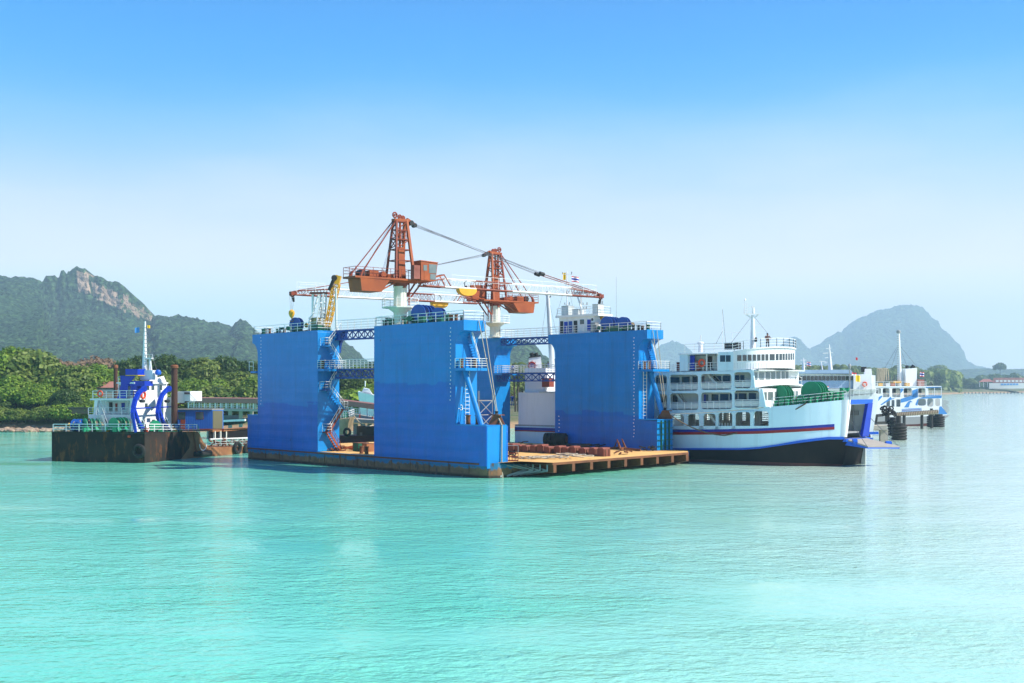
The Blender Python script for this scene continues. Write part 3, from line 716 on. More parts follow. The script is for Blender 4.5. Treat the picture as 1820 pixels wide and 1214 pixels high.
# white dotted draught marks and seam of rivets
def marks(parent, px, y0, y1, v0, w_=.13, step=.44):
    mb = MB(); (a, zt) = D.hit(px, y0, v0); zb_ = D.hit(px, y1, v0)[1]; z = zb_; k = 0
    while z < zt:
        mb.add([D.W(a+(.09 if k % 4 == 0 else 0)+s_*w_/2, v0-.012, z+t_*.07) for s_, t_ in ((-1, -1), (1, -1), (1, 1), (-1, 1))], [(0, 1, 2, 3)]); z += step; k += 1
    mb.build('draught_mark', M['white'], parent)['kind'] = 'stuff'
marks(tA, 801, 580, 711, -.03); marks(tB, 464, 597, 718, -.03); marks(tC, 1127, 598, 776, 31.9); marks(tC, 994, 736, 766, 31.9, .22, .5)
# lettering beside the near step
cu = bpy.data.curves.new('t3', 'FONT'); cu.body = '-3-'; cu.size = .9; cu.extrude = .01
to = bpy.data.objects.new('t3', cu); COL.objects.link(to)
dg = bpy.context.evaluated_depsgraph_get(); me = bpy.data.meshes.new_from_object(to.evaluated_get(dg)); bpy.data.objects.remove(to)
me.materials.clear(); me.materials.append(M['white'])
lt = bpy.data.objects.new('painted_number', me); COL.objects.link(lt); lt.parent = tA
lt.location = D.W(5.33, .35, 7.2)-dock.location; lt.rotation_euler = (R(90), 0, math.atan2(D.n.y, D.n.x))

# railings along the tower tops
def toprail(parent, pts):
    MB().rail([D.W(a, v, ztop(a)+.02) for a, v in pts], 1.05, 3, 1.5, .03).build('railing', M['white'], parent)
toprail(tA, [(19.5, 3.1), (19.5, .1), (4.2, .1), (4.2, 3.1)]); toprail(tB, [(45.7, 3.1), (45.7, .1), (31.3, .1), (31.3, 2.2)])
toprail(tC, [(21.4, 32.05), (4.4, 32.05), (4.4, 35.0), (21.4, 35.0)]); toprail(tD, [(45.5, 32.05), (31.3, 32.05), (31.3, 35.0)]); toprail(tA, [(19.5, 3.1), (4.2, 3.1)])
# platforms at mid height with railings
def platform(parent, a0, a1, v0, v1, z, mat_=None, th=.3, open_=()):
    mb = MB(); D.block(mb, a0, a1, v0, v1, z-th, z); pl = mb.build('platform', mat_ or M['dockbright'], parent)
    r = [(a1, v0), (a0, v0), (a0, v1), (a1, v1)]
    MB().rail([D.W(a, v, z) for a, v in r], 1.05, 4, .9, .028).build('guard_rail', M['white'], pl)
platform(tA, 3.7, 5.4, -.05, 3.2, 11.85); platform(tB, 29.7, 31.1, .0, 3.3, 12.0); platform(tC, 3.2, 5.6, 31.9, 35.3, 12.0); platform(tD, 30.8, 32.4, 31.9, 35.2, 11.7)
mb = MB(); mb.beam(D.W(46.4, .4, 11.7), D.W(45.2, .4, 11.7), .8, .25); MB().rail([D.W(45.9, .1, 11.9), D.W(46.9, .1, 11.9)], 1.2, 2, .8, .03).build('guard_rail', M['white'], tB); mb.build('bracket', M['dockbright'], tB)
# bitts on platforms
def bitt_mesh(mb, p, r=.22, h=.9): mb.lathe(p, [(r*1.25, 0), (r*1.25, .06), (r, .06), (r, h), (r*1.3, h), (r*1.3, h+.1)], 10)
for tw, pts in ((tA, [(4.9, .45, 11.85), (4.9, 2.5, 11.85)]), (tC, [(5.0, 32.4, 12.0), (5.0, 33.3, 12.0)]), (tB, [(30.6, .4, 12.0)])):
    for a, v, z in pts:
        mb = MB(); bitt_mesh(mb, D.W(a, v, z)); mb.build('bitt', M['rust'], tw)
# ladders, stairs and braces on the tower ends
def ladder(parent, p, q, w_, side, mat_, step=.42):
    mb = MB(); s_ = Vector(side).normalized()*w_/2
    for sg in (-1, 1): mb.beam(p+s_*sg, q+s_*sg, .06)
    n_ = int((q-p).length/step)
    for i in range(1, n_): c = p.lerp(q, i/n_); mb.beam(c-s_, c+s_, .05)
    return mb.build('ladder', mat_, parent)
nv = V(D.n.x, D.n.y, 0)
ladder(tA, D.W(5.2, 1.62, 5.65), D.W(5.2, 1.62, 11.6), .6, nv, M['white'])
ladder(tC, D.W(5.4, 33.0, 5.6), D.W(5.4, 33.0, 11.7), .7, nv, M['column'])
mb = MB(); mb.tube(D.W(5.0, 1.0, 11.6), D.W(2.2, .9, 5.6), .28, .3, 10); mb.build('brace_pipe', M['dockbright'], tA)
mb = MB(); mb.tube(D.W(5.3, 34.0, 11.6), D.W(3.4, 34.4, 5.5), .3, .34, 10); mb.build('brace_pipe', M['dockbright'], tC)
def stair(parent, pts, a_of, w_, mat_, hand=M['white']):
    """a flight on the end wall: pts in (v, z), treads spanning w_ metres out from the wall"""
    (v0, z0), (v1, z1) = pts; mb = MB(); aw = a_of
    for off in (0, w_): mb.beam(D.W(aw-off, v0, z0), D.W(aw-off, v1, z1), .06, .24)
    n_ = max(4, int(abs(z1-z0)/.27))
    for i in range(n_+1):
        t = i/n_; v = v0+(v1-v0)*t; z = z0+(z1-z0)*t; D.block(mb, aw-w_, aw, v-.13, v+.13, z, z+.045)
    st = mb.build('staircase', mat_, parent); hr = MB()
    for k in (.55, 1.0): hr.beam(D.W(aw-w_, v0, z0+k), D.W(aw-w_, v1, z1+k), .05)
    for i in range(5): t = i/4; hr.beam(D.W(aw-w_, v0+(v1-v0)*t, z0+(z1-z0)*t), D.W(aw-w_, v0+(v1-v0)*t, z0+(z1-z0)*t+1), .05)
    hr.build('handrail', hand, st)
def landing(parent, v0, v1, z, a, mat_):
    mb = MB(); D.block(mb, a-1.0, a, v0, v1, z-.1, z); o = mb.build('landing', mat_, parent)
    MB().rail([D.W(a, v0, z), D.W(a-1.0, v0, z), D.W(a-1.0, v1, z)], 1.0, 3, .8, .025).build('guard_rail', M['white'], o)
aw = 31.05
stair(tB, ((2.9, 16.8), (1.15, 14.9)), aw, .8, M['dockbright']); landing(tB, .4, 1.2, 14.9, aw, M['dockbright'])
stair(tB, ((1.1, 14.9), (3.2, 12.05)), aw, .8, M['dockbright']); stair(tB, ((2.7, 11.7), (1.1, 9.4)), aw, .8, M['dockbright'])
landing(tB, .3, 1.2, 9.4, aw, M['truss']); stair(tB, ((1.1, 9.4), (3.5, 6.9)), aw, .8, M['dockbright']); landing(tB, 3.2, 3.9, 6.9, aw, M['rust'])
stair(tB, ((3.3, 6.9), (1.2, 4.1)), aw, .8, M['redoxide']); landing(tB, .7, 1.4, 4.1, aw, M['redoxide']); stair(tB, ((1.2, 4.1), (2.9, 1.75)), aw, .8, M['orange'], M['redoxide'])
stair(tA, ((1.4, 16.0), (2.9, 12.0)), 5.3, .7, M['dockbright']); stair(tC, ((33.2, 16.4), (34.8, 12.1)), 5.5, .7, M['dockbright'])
# curved bracket plates carrying the truss bridges
def bracket(parent, a0, sg, v0, v1, zt, mat_):
    pr = [(a0, zt), (a0+sg*1.4, zt), (a0+sg*1.4, zt-.7)]+[(a0+sg*1.4*(1-math.sin(t)), zt-.7-2.0*(1-math.cos(t))) for t in [PI/2*i/7 for i in range(1, 8)]]
    mb = MB(); mb.ngon_prism([D.W(a, v0, z) for a, z in pr], D.W(0, v1, 0)-D.W(0, v0, 0)); mb.build('bracket', mat_, parent)
bracket(tB, 31.1, -1, 3.32, 3.6, 16.75, M['truss']); mb = MB(); D.block(mb, 29.6, 31.5, 2.3, 3.3, 15.6, 16.7); mb.build('bracket', M['truss'], tB)
# truss bridges between the towers (each hung from two towers)
def bridge(a0, a1, v0, v1, z, h, nx, label, rail_h, rail_step, g=None):
    br = MB()
    for v in (v0, v1):
        br.beam(D.W(a0, v, z), D.W(a1, v, z), .14, .16); br.beam(D.W(a0, v, z-h), D.W(a1, v, z-h), .14, .16)
        for i in range(nx+1):
            a = a0+(a1-a0)*i/nx; br.beam(D.W(a, v, z-h), D.W(a, v, z), .09)
            if i < nx:
                b = a0+(a1-a0)*(i+1)/nx; br.beam(D.W(a, v+.02, z-h), D.W(b, v+.02, z), .08); br.beam(D.W(a, v-.02, z), D.W(b, v-.02, z-h), .08)
    o = br.build('truss_bridge', M['truss'], dock, label=label)
    mb = MB(); D.block(mb, a0, a1, v0+.08, v1-.08, z+.09, z+.14); mb.build('walkway', M['grey'], o)
    mb = MB()
    for v in (v0, v1): mb.rail([D.W(a0, v, z+.1), D.W(a1, v, z+.1)], rail_h, 4, rail_step, .022)
    mb.build('guard_rail', M['white'], o)
bridge(30.6, 19.7, 2.3, 3.25, 16.75, 1.05, 9, 'upper truss bridge between the two near towers', 1.25, 1.3)
bridge(31.0, 19.7, 2.0, 3.2, 11.9, 1.05, 9, 'lower truss walkway between the two near towers', 1.15, .75)
bridge(31.4, 21.3, 32.0, 33.2, 16.6, .85, 9, 'upper truss bridge between the two rear towers', 1.25, 1.3)
bridge(31.8, 20.6, 32.0, 33.4, 11.6, 1.05, 8, 'lower truss walkway between the two rear towers', 1.1, .6)
# apron at the near end with its cantilever brackets
qa = [onwater(896, 817, ZD), onwater(916, 820.2, ZD), onwater(982, 823.0, ZD), onwater(1223, 804.2, ZD), D.W(.1, 34.9, ZD), D.W(.1, 1.4, ZD)]
mb = MB(); mb.ngon_prism([p+V(0, 0, -.1) for p in qa], V(0, 0, .135)); ap = mb.build('apron', M['deckbeige'], dock)
mb = MB()
for a, b in ((1, 2), (2, 3)): mb.beam(qa[a]+V(0, 0, -.1), qa[b]+V(0, 0, -.1), .12, .26)
mb.beam(qa[3]+V(0, 0, -.1), D.W(.1, 34.9, ZD-.1), .12, .26); mb.build('edge_beam', M['rust'], ap)
E0, E1 = qa[2], qa[3]
br_pr = []
for i in range(9):
    t = .012+i*.122; p = E0.lerp(E1, t); vv = (Vector((p.x, p.y))-D.o).dot(D.n); root = D.W(.05, vv+.4, 0)
    d = (V(root.x, root.y, 0)-V(p.x, p.y, 0)); sd = V(-d.y, d.x, 0).normalized()*.09
    mb = MB(); up = lambda q_, z: V(q_.x, q_.y, z)
    ring = [up(p, ZD-.22), up(p, .62), up(root, .18 - .0), up(root, ZD-.22)]
    mb.ngon_prism([r_-sd for r_ in ring], sd*2); mb.box(up(p, .55)-d.normalized()*.03, .12, .42, ZD-.75, (d.x, d.y))
    mb.beam(up(p, .6), up(root, .15), .34, .1); mb.build('bracket', M['rust'], ap)
for i in range(5):     # side brackets with diagonals under the near corner
    t = .1+i*.19; p = qa[1].lerp(qa[2], t); root = D.W(.05, 1.6+i*1.0, 0); mb = MB()
    mb.beam(V(p.x, p.y, .75), V(root.x, root.y, .15), .16, .2); mb.beam(V(p.x, p.y, ZD-.2), V(p.x, p.y, .7), .14); mb.beam(V(p.x, p.y, .75), V(root.x, root.y, ZD-.3), .12)
    mb.build('strut', M['grey'], ap)
# mooring bollards on the step boxes
def rope(name, pts, r, label, mat_=None, sag=0, n=14, group=None, cat='rope'):
    out = []
    for a, b in zip(pts, pts[1:]):
        a, b = Vector(a), Vector(b)
        for i in range(n): t = i/n; out.append(a.lerp(b, t)+V(0, 0, -4*sag*t*(1-t)))
    out.append(Vector(pts[-1])); mb = MB().path(out, r, 6); o = mb.build(name, mat_ or M['rope'], None, True, org=out[0]); return tag(o, label, cat, group)
def fairlead(p, label, s=1.0):
    t = thing('rope_fairlead', label, 'fairlead', p, 'rope fairleads on the tower steps'); ax = (-D.t.x, -D.t.y)
    mb = MB(); mb.hexa([p+V(*q_, 0)*s for q_ in ((-.9, -.6), (.9, -.6), (.9, .6), (-.9, .6))], [p+V(*q_, 1.0)*s for q_ in ((-.45, -.4), (.45, -.4), (.45, .4), (-.45, .4))]); mb.build('base', M['rust'], t)
    mb = MB(); mb.box(p+V(0, 0, 1.0*s), 1.6*s, .9*s, .1, ax); mb.build('top_plate', M['rust'], t)
    mb = MB(); mb.lathe(p+V(0, 0, 1.1*s), [(.22, 0), (.16, .15), (.24, .35)], 10); mb.build('roller', M['black'], t)
fairlead(D.W(1.4, 2.4, 5.68), 'rusty fairlead block on the step of the nearest tower'); fairlead(D.W(3.4, 34.6, 5.62), 'rusty fairlead block on the step of the right tower')
for k, (a, v) in enumerate(((4.3, .9), (3.0, 1.1))):
    mb = MB(); bitt_mesh(mb, D.W(a, v, 5.66), .26, .95); tag(mb.build('mooring_bollard', M['rust'], None, True, org=D.W(a, v, 5.66)), ['rusty bollard on the nearest step, left of the pair', 'rusty bollard on the nearest step, right of the pair'][k], 'bollard', 'bollards on the nearest step')
fl = D.W(1.4, 2.4, 6.85)
for k in range(2):
    rope('mooring_rope', [D.W(3.9, 2.1+k*.75, 17.05), fl+V(.1*k, 0, 0)], .055, ['taut rope from the nearest tower top to its step, left strand', 'taut rope from the nearest tower top to its step, right strand'][k], sag=-.02, group='ropes at the near corner')
rope('mooring_rope', [fl, D.W(.25, 2.1, 5.6), D.W(.2, 2.0, 1.3), D.W(-.1, 1.9, -.3)], .085, 'thick rope hanging down the near corner into the water', sag=.0, group='ropes at the near corner')
fr = D.W(3.4, 34.6, 6.8)
for k in range(2): rope('mooring_rope', [D.W(4.0, 32.8+k*.9, 17.05), fr+V(.15*k, 0, 0)], .05, ['rope from the right tower top down to its step, left strand', 'rope from the right tower top down to its step, right strand'][k], group='ropes at the right tower')
# keel blocks, rope coil, fender, pallets, anchors on the dock deck
KB = None
def keel_block(p, s):
    t = thing('keel_block', 'x', 'keel block', p); ax = (D.n.x, D.n.y)
    MB().box(p, 1.25*s, 1.1*s, .95*s, ax).build('block', M['keel'], t); MB().box(p+V(0, 0, .95*s), 1.3*s, .8*s, .16, ax).build('cap', M['cap'], t)
    mb = MB(); n2 = V(D.t.x, D.t.y, 0)*-.58*s
    for k in (-.35, .35): mb.box(p+n2+V(D.n.x, D.n.y, 0)*k*s, .1, .1, .9*s, ax)
    mb.build('rib', M['rust'], t); return t
kp = keel_block(onwater(1073, 811.5, ZD), .95); kp['label'] = 'keel block standing alone at the right end of the rusty row'; kp['group'] = 'rusty keel blocks on the dock deck'
kx = [(1056, 810), (1040, 809), (1022, 808.5), (1010, 808), (996, 806.5), (978, 806), (965, 805), (952, 804.5), (938, 803.5), (925, 803), (914, 802), (903, 801.5), (893, 801), (884, 800)]
for i, (px, py) in enumerate(kx):
    c = copy_tree(kp); p = onwater(px, py, ZD+.02); c.location = p
    c.rotation_euler = (0, 0, random.uniform(-.12, .12)); s_ = random.uniform(.85, 1.05); c.scale = (s_, s_, random.uniform(.8, 1.05))
    c['label'] = ORD[i+1]+' keel block from the right end of the rusty row on the dock deck'
mb = MB(); g = random.Random(5)
for k in range(9):
    c0 = onwater(930+k*13, 813.5+g.uniform(-2.5, 2), ZD+.05); pts = []
    for i in range(26):
        t = i/25*2*PI; rr = 1+.18*math.sin(3*t+k); pts.append(c0+V(math.cos(t)*1.15*rr, math.sin(t)*1.6*rr, .05+.035*k % .3+.03*math.sin(5*t)))
    mb.path(pts, .065, 5)
tag(mb.build('rope_coil', M['rope'], None, True, org=onwater(985, 814, ZD)), 'long pale rope heaped in loops on the beige dock apron', 'rope')
p0 = D.pt(968, 792, 27.5); t = thing('roller_fender', 'big black rubber roller fender lying against the right tower', 'fender', p0); ax = (nv*.35-Vector((D.t.x, D.t.y, 0))*.94).normalized()
pc = D.W(20.6, 30.3, ZD+.95)
mb = MB(); prof = []
for i in range(5): prof += [(.9, i*.62), (.9, i*.62+.5), (.78, i*.62+.52), (.78, i*.62+.6)]
mb.lathe(pc, prof, 20, 0, ax); t.location = pc; mb.build('tyres', M['rubber'], t, True)
mb = MB(); mb.lathe(pc+ax*-.06, [(.42, 0), (.42, 3.2)], 14, 0, ax); mb.build('core', M['rust'], t)
def anchor(p, rz, label, s=1):
    t = thing('anchor', label, 'anchor', p, 'anchors on the dock deck'); f = lambda x, y, z: p+V((x*math.cos(rz)-y*math.sin(rz))*s, (x*math.sin(rz)+y*math.cos(rz))*s, z*s)
    MB().beam(f(-1.8, 0, .15), f(.6, 0, .3), .22, .3).build('shank', M['rust'], t)
    mb = MB(); mb.beam(f(.6, -.7, .3), f(.6, .7, .3), .3); mb.build('crown', M['rust'], t)
    for sg in (-1, 1):
        mb = MB(); mb.hexa([f(.7, sg*.75-.15, .2), f(.45, sg*.75-.15, .2), f(.45, sg*.75+.15, .2), f(.7, sg*.75+.15, .2)], [f(1.2, sg*.7-.03, 1.5), f(1.05, sg*.7-.03, 1.5), f(1.05, sg*.7+.03, 1.5), f(1.2, sg*.7+.03, 1.5)]); mb.build('fluke', M['rust'], t)
anchor(D.W(5.2, 29.2, ZD), 2.6, 'rusty anchor with two flukes up at the foot of the right tower')
anchor(D.W(8.5, 30.3, ZD), .4, 'dark anchor lying flat left of the upright anchor', .7)
t = thing('pallet_cage', 'small rusty wire cage on the deck behind the near corner', 'cage', D.W(1.2, 5.2, ZD))
mb = MB(); c0 = D.W(1.2, 4.6, ZD)
for z in (0, .4, .8):
    for (i, j), (k, l) in zip(((-1, -1), (1, -1), (1, 1), (-1, 1)), ((1, -1), (1, 1), (-1, 1), (-1, -1))): mb.beam(c0+V(i*.65, j*.5, z+.1), c0+V(k*.65, l*.5, z+.1), .06)
for i in np.linspace(-1, 1, 5):
    for j in (-1, 1): mb.beam(c0+V(i*.65, j*.5, 0), c0+V(i*.65, j*.5, .9), .06)
mb.build('mesh_side', M['redoxide'], t); mb = MB(); mb.path([c0+V(-.65, .5, .9), c0+V(-.65, .5, 1.7), c0+V(.65, .5, 1.7), c0+V(.65, .5, .9)], .04); mb.build('handle', M['grey'], t)
# boxes and drums in the gap between the near towers
def crate(px, py, z, w_, d_, h, mat_, label, cat='crate', name='steel_crate', lidm=None, v=None):
    p = onwater(px, py, z); t = thing(name, label, cat, p, 'gear on the dock deck'); ax = (-D.t.x, -D.t.y)
    MB().box(p, w_, d_, h, ax).build('body', mat_, t); MB().box(p+V(0, 0, h), w_*1.04, d_*1.06, .06, ax).build('rim', lidm or M['rust'], t)
    mb = MB(); mb.box(p-V(-D.t.x, -D.t.y, 0)*w_*.3, .07, d_*1.04, h*.95, ax); mb.box(p+V(-D.t.x, -D.t.y, 0)*w_*.3, .07, d_*1.04, h*.95, ax); mb.build('rib', lidm or M['rust'], t)
crate(641, 802, ZD, 1.2, 1.6, 1.05, M['dgreen'], 'dark green rusty steel box left of the nearest tower'); crate(655, 803, ZD, .95, 1.3, 1.0, M['rustorange'], 'orange rusted box against the nearest tower')
for i, (px, py) in enumerate(((642.5, 806.5), (651.5, 807.5))):
    p = onwater(px, py, ZD); mb = MB(); bitt_mesh(mb, p, .24, .85); tag(mb.build('mooring_bollard', M['rust'], None, True, org=p), ['left short bollard on the dock edge between the near towers', 'right short bollard on the dock edge between the near towers'][i], 'bollard', 'edge bollards between near towers')
for i, (px, py) in enumerate(((882, 800), (889, 806))):
    pass
def heap(px, py, z, n_, label, mat_, name, cat, L=1.6, seed=1, spread=1.1):
    g = random.Random(seed); p = onwater(px, py, z); mb = MB()
    for i in range(n_):
        a = g.uniform(0, 6.28); c0 = p+V(g.uniform(-spread, spread), g.uniform(-spread, spread)*.7, .06+g.uniform(0, .5)); d = V(math.cos(a)*L/2, math.sin(a)*L/2, g.uniform(-.15, .2))
        mb.beam(c0-d, c0+d, g.uniform(.06, .16), g.uniform(.06, .2))
    tag(mb.build(name, mat_, None, org=p), label, cat)
heap(617, 800, ZD, 22, 'tangled orange scrap steel at the foot of the zigzag stairs', M['orange'], 'scrap_pile', 'scrap', 1.8, 3, 1.5)
heap(596, 802, ZD, 16, 'heap of rope and rusty bars under the left tower stairs', M['rust'], 'scrap_pile', 'scrap', 1.2, 4, 1.0)
heap(1045, 797, ZD, 26, 'dark scrap bars along the foot of the right tower', M['black'], 'scrap_pile', 'scrap', 1.8, 9, 2.6)
for i, (px, py, lb) in enumerate(((905, 812, 'small pile of rusty plates beside the wire cage'), (1108, 808, 'loose rusty bars on the bare right part of the apron'), (1150, 802, 'few dark offcuts near the far end of the apron'), (930, 792, 'dark timber trestle behind the keel blocks'))): heap(px, py, ZD, 8, lb, M['rust'] if i % 2 else M['black'], 'scrap_pile', 'scrap', .9, 20+i, .9)
# low wall of planks across the deck, seen in the gap
tb_ = thing('deck_barrier', 'low beige plate barrier on the dock deck seen in the gap', 'barrier', D.W(22, 24, ZD))
for i in range(7): mb = MB(); D.block(mb, 20+i*2.1, 22.05+i*2.1, 20, 20.12, ZD+.02, ZD+1.0); mb.build('panel', M['deckbeige'], tb_)
# scaffold behind the near corner
t = thing('scaffold_tower', 'grey steel scaffold standing behind the near rope fairlead', 'scaffold', D.W(8, 6, ZD)); mb = MB()
sx = [D.W(6.2, 4.2, 0), D.W(6.2, 6.4, 0), D.W(8.4, 6.4, 0), D.W(8.4, 4.2, 0)]
for p in sx: mb.beam(p+V(0, 0, ZD), p+V(0, 0, 9.3), .1)
mb.build('upright', M['grey'], t); mb = MB()
for z in (3.4, 5.0, 6.6, 8.2):
    for a, b in zip(sx, sx[1:]+sx[:1]): mb.beam(a+V(0, 0, z), b+V(0, 0, z), .08)
    for a, b in zip(sx[:2], sx[1:3]): mb.beam(a+V(0, 0, z-1.6), b+V(0, 0, z), .07)
mb.build('cross_brace', M['grey'], t)
mb = MB(); mb.ngon_prism([p+V(0, 0, 8.2) for p in sx], V(0, 0, .08)); mb.build('floor_board', M['timber'], t)
# tyre hung on the rear tower
def tyre(p, axd, Rr, label, group=None, lit=False):
    t = thing('tyre_fender', label, 'tyre', p, group); MB().torus(p, axd, Rr*.72, Rr*.28, 22, 8).build('tyre', M['rubber'], t, True); return t
tyre(D.W(34.2, 31.6, 3.2), nv, .85, 'black tyre leaning on the foot of the rear dock tower')

# ------------------------------------------------------------------ winches, bollards and gear on the tower tops
def winch(loc, ang, label, body, s=1.0, group='blue winches on the tower tops', drums=2):
    t = thing('mooring_winch', label, 'winch', V(0, 0, 0), group)
    mb = MB()
    for sg in (-.5, .5): mb.box((0, sg*1.1, 0), 1.9, .14, .3)
    mb.box((0, 0, 0), .2, 2.4, .28); mb.build('base', M['dgreen'], t)
    for i in range(drums):
        y = -.75+i*1.15
        mb = MB()
        for yy in (y-.05, y+.62): mb.lathe((0, yy, 1.0), [(.92, 0), (.92, .07)], 22, 0, (0, 1, 0))
        mb.build('drum_flange', body, t, True)
        mb = MB(); prof = [(.0, 0)]
        for j in range(8): prof += [(.52, .02+j*.072), (.58, .05+j*.072)]
        mb.lathe((0, y, 1.0), prof[1:]+[(.5, .6)], 16, 0, (0, 1, 0)); mb.build('rope_drum', M['rope'], t, True)
        mb = MB(); mb.hexa([V(-.9, y+.1, .28), V(.9, y+.1, .28), V(.9, y+.5, .28), V(-.9, y+.5, .28)], [V(-.3, y+.1, 1.0), V(.3, y+.1, 1.0), V(.3, y+.5, 1.0), V(-.3, y+.5, 1.0)]); mb.build('drum_frame', body, t)
    mb = MB(); mb.lathe((.0, 1.5, 1.0), [(.3, 0), (.3, .08), (.18, .12), (.18, .5), (.3, .56)], 14, 0, (0, 1, 0)); mb.build('warping_head', M['yellow'], t, True)
    mb = MB(); mb.tube((-.75, -1.35, .5), (-.75, -.6, .5), .28, .28, 12); mb.box((.7, -1.0, .1), .7, .6, .55); mb.build('motor', M['dgreen'] if body is M['wblue'] else body, t)
    return place(t, loc, ang, s)
angD = math.atan2(-D.t.y, -D.t.x)
winch(D.W(12.6, 1.5, ztop(12)), -.6, 'blue double winch on the nearest tower, left drum set', M['wblue'], 1.15)
winch(D.W(9.6, 1.6, ztop(12)), -.6, 'blue and yellow winch on the nearest tower, right of the big blue drum', M['wblue'], .9, drums=1)
winch(D.W(37.2, 1.4, ztop(37)), -.5, 'blue winch beside the railing on the left tower', M['wblue'], 1.0, drums=1)
winch(D.W(11.8, 33.6, ztop(11)), -.7, 'blue winch right beside the deckhouse on the right tower', M['wblue'], 1.1)
winch(D.W(9.2, 33.6, ztop(9)), -.6, 'blue winch with rope nearest the right tower end', M['wblue'], 1.0, drums=1)
gk = random.Random(11)
def small_bollards(lst, where):
    for i, (a, v) in enumerate(lst):
        p = D.W(a, v, ztop(a)); mb = MB(); bitt_mesh(mb, p, gk.uniform(.16, .24), gk.uniform(.5, .8))
        tag(mb.build('mooring_bollard', gk.choice([M['black'], M['dgreen'], M['rust']]), None, True, org=p), ORD[sorted(lst, key=lambda q_: -q_[0]).index((a, v))]+' small dark bollard from the left on top of the '+where, 'bollard', 'bollards on the '+where)
small_bollards([(44.6, .8), (43.9, .8), (43.2, .9), (41.3, .9), (40.2, 1.2)], 'left dock tower')
small_bollards([(7.6, .7), (6.9, .7), (6.2, .8), (5.4, .9), (15.0, .8), (15.8, 2.0), (18.7, .7)], 'nearest dock tower')
small_bollards([(7.6, 32.5), (7.0, 32.6), (6.2, 32.6), (5.6, 32.7), (4.8, 32.9)], 'right dock tower')
def vent(p, label, s=1.0, mat_=None, g='ventilators on the dock towers'):
    t = thing('ventilator', label, 'ventilator', p, g); MB().tube(p, p+V(0, 0, 1.0*s), .16*s, .16*s, 10).build('pipe', mat_ or M['grey'], t)
    MB().torus(p+V(.22*s, 0, 1.0*s), (0, 1, 0), .22*s, .17*s, 10, 8, 0, 0, PI).build('cowl', mat_ or M['dgreen'], t, True)
vent(D.W(18.9, 1.2, ztop(19)), 'dark cowl ventilator at the left corner of the nearest tower'); vent(D.W(15.9, 1.0, ztop(16)), 'cowl ventilator right of the crane column on the nearest tower')
vent(D.W(41.8, 1.6, ztop(41)), 'cowl ventilator with chain on the left tower', .9)
def locker(p, w_, d_, h, mat_, label, name='deck_locker', ax=None, cat='locker', g=None):
    t = thing(name, label, cat, p, g); ax = ax or (-D.t.x, -D.t.y); MB().box(p, w_, d_, h, ax).build('body', mat_, t)
    MB().box(p+V(0, 0, h), w_*1.06, d_*1.08, .05, ax).build('lid', M['grey'], t); mb = MB(); q_ = p-V(D.n.x, D.n.y, 0)*(d_/2+.012)
    mb.box(q_+V(0, 0, h*.12), w_*.7, .025, h*.76, ax); mb.build('door', mat_, t)
locker(D.W(34.3, 2.2, ztop(34)), 1.9, 1.2, 1.75, paint('mottled_tank', (.42, .36, .16), (.06, .09, .05), .7, 1, .35), 'mottled green and yellow tank on the left tower', 'tank', cat='tank')
locker(D.W(32.9, 1.2, ztop(33)), 1.6, 1.0, .85, M['dgreen'], 'dark green machinery box at the corner of the left tower')
locker(D.W(14.6, 1.4, ztop(14)), .55, .5, 1.6, M['ferry_in'], 'pale control cabinet standing right of the crane on the nearest tower', 'control_cabinet', cat='cabinet')
locker(D.W(17.6, .9, ztop(17)), .6, .5, .8, M['dgreen'], 'green box left of the crane column')
locker(D.W(13.6, 32.5, ztop(13)), .8, .7, 1.3, M['grey'], 'grey cabinet at the right corner of the deckhouse', 'control_cabinet', cat='cabinet')
locker(D.W(10.0, 32.3, ztop(10)), 2.6, .5, .5, M['dgreen'], 'low dark bench under the winches on the right tower')

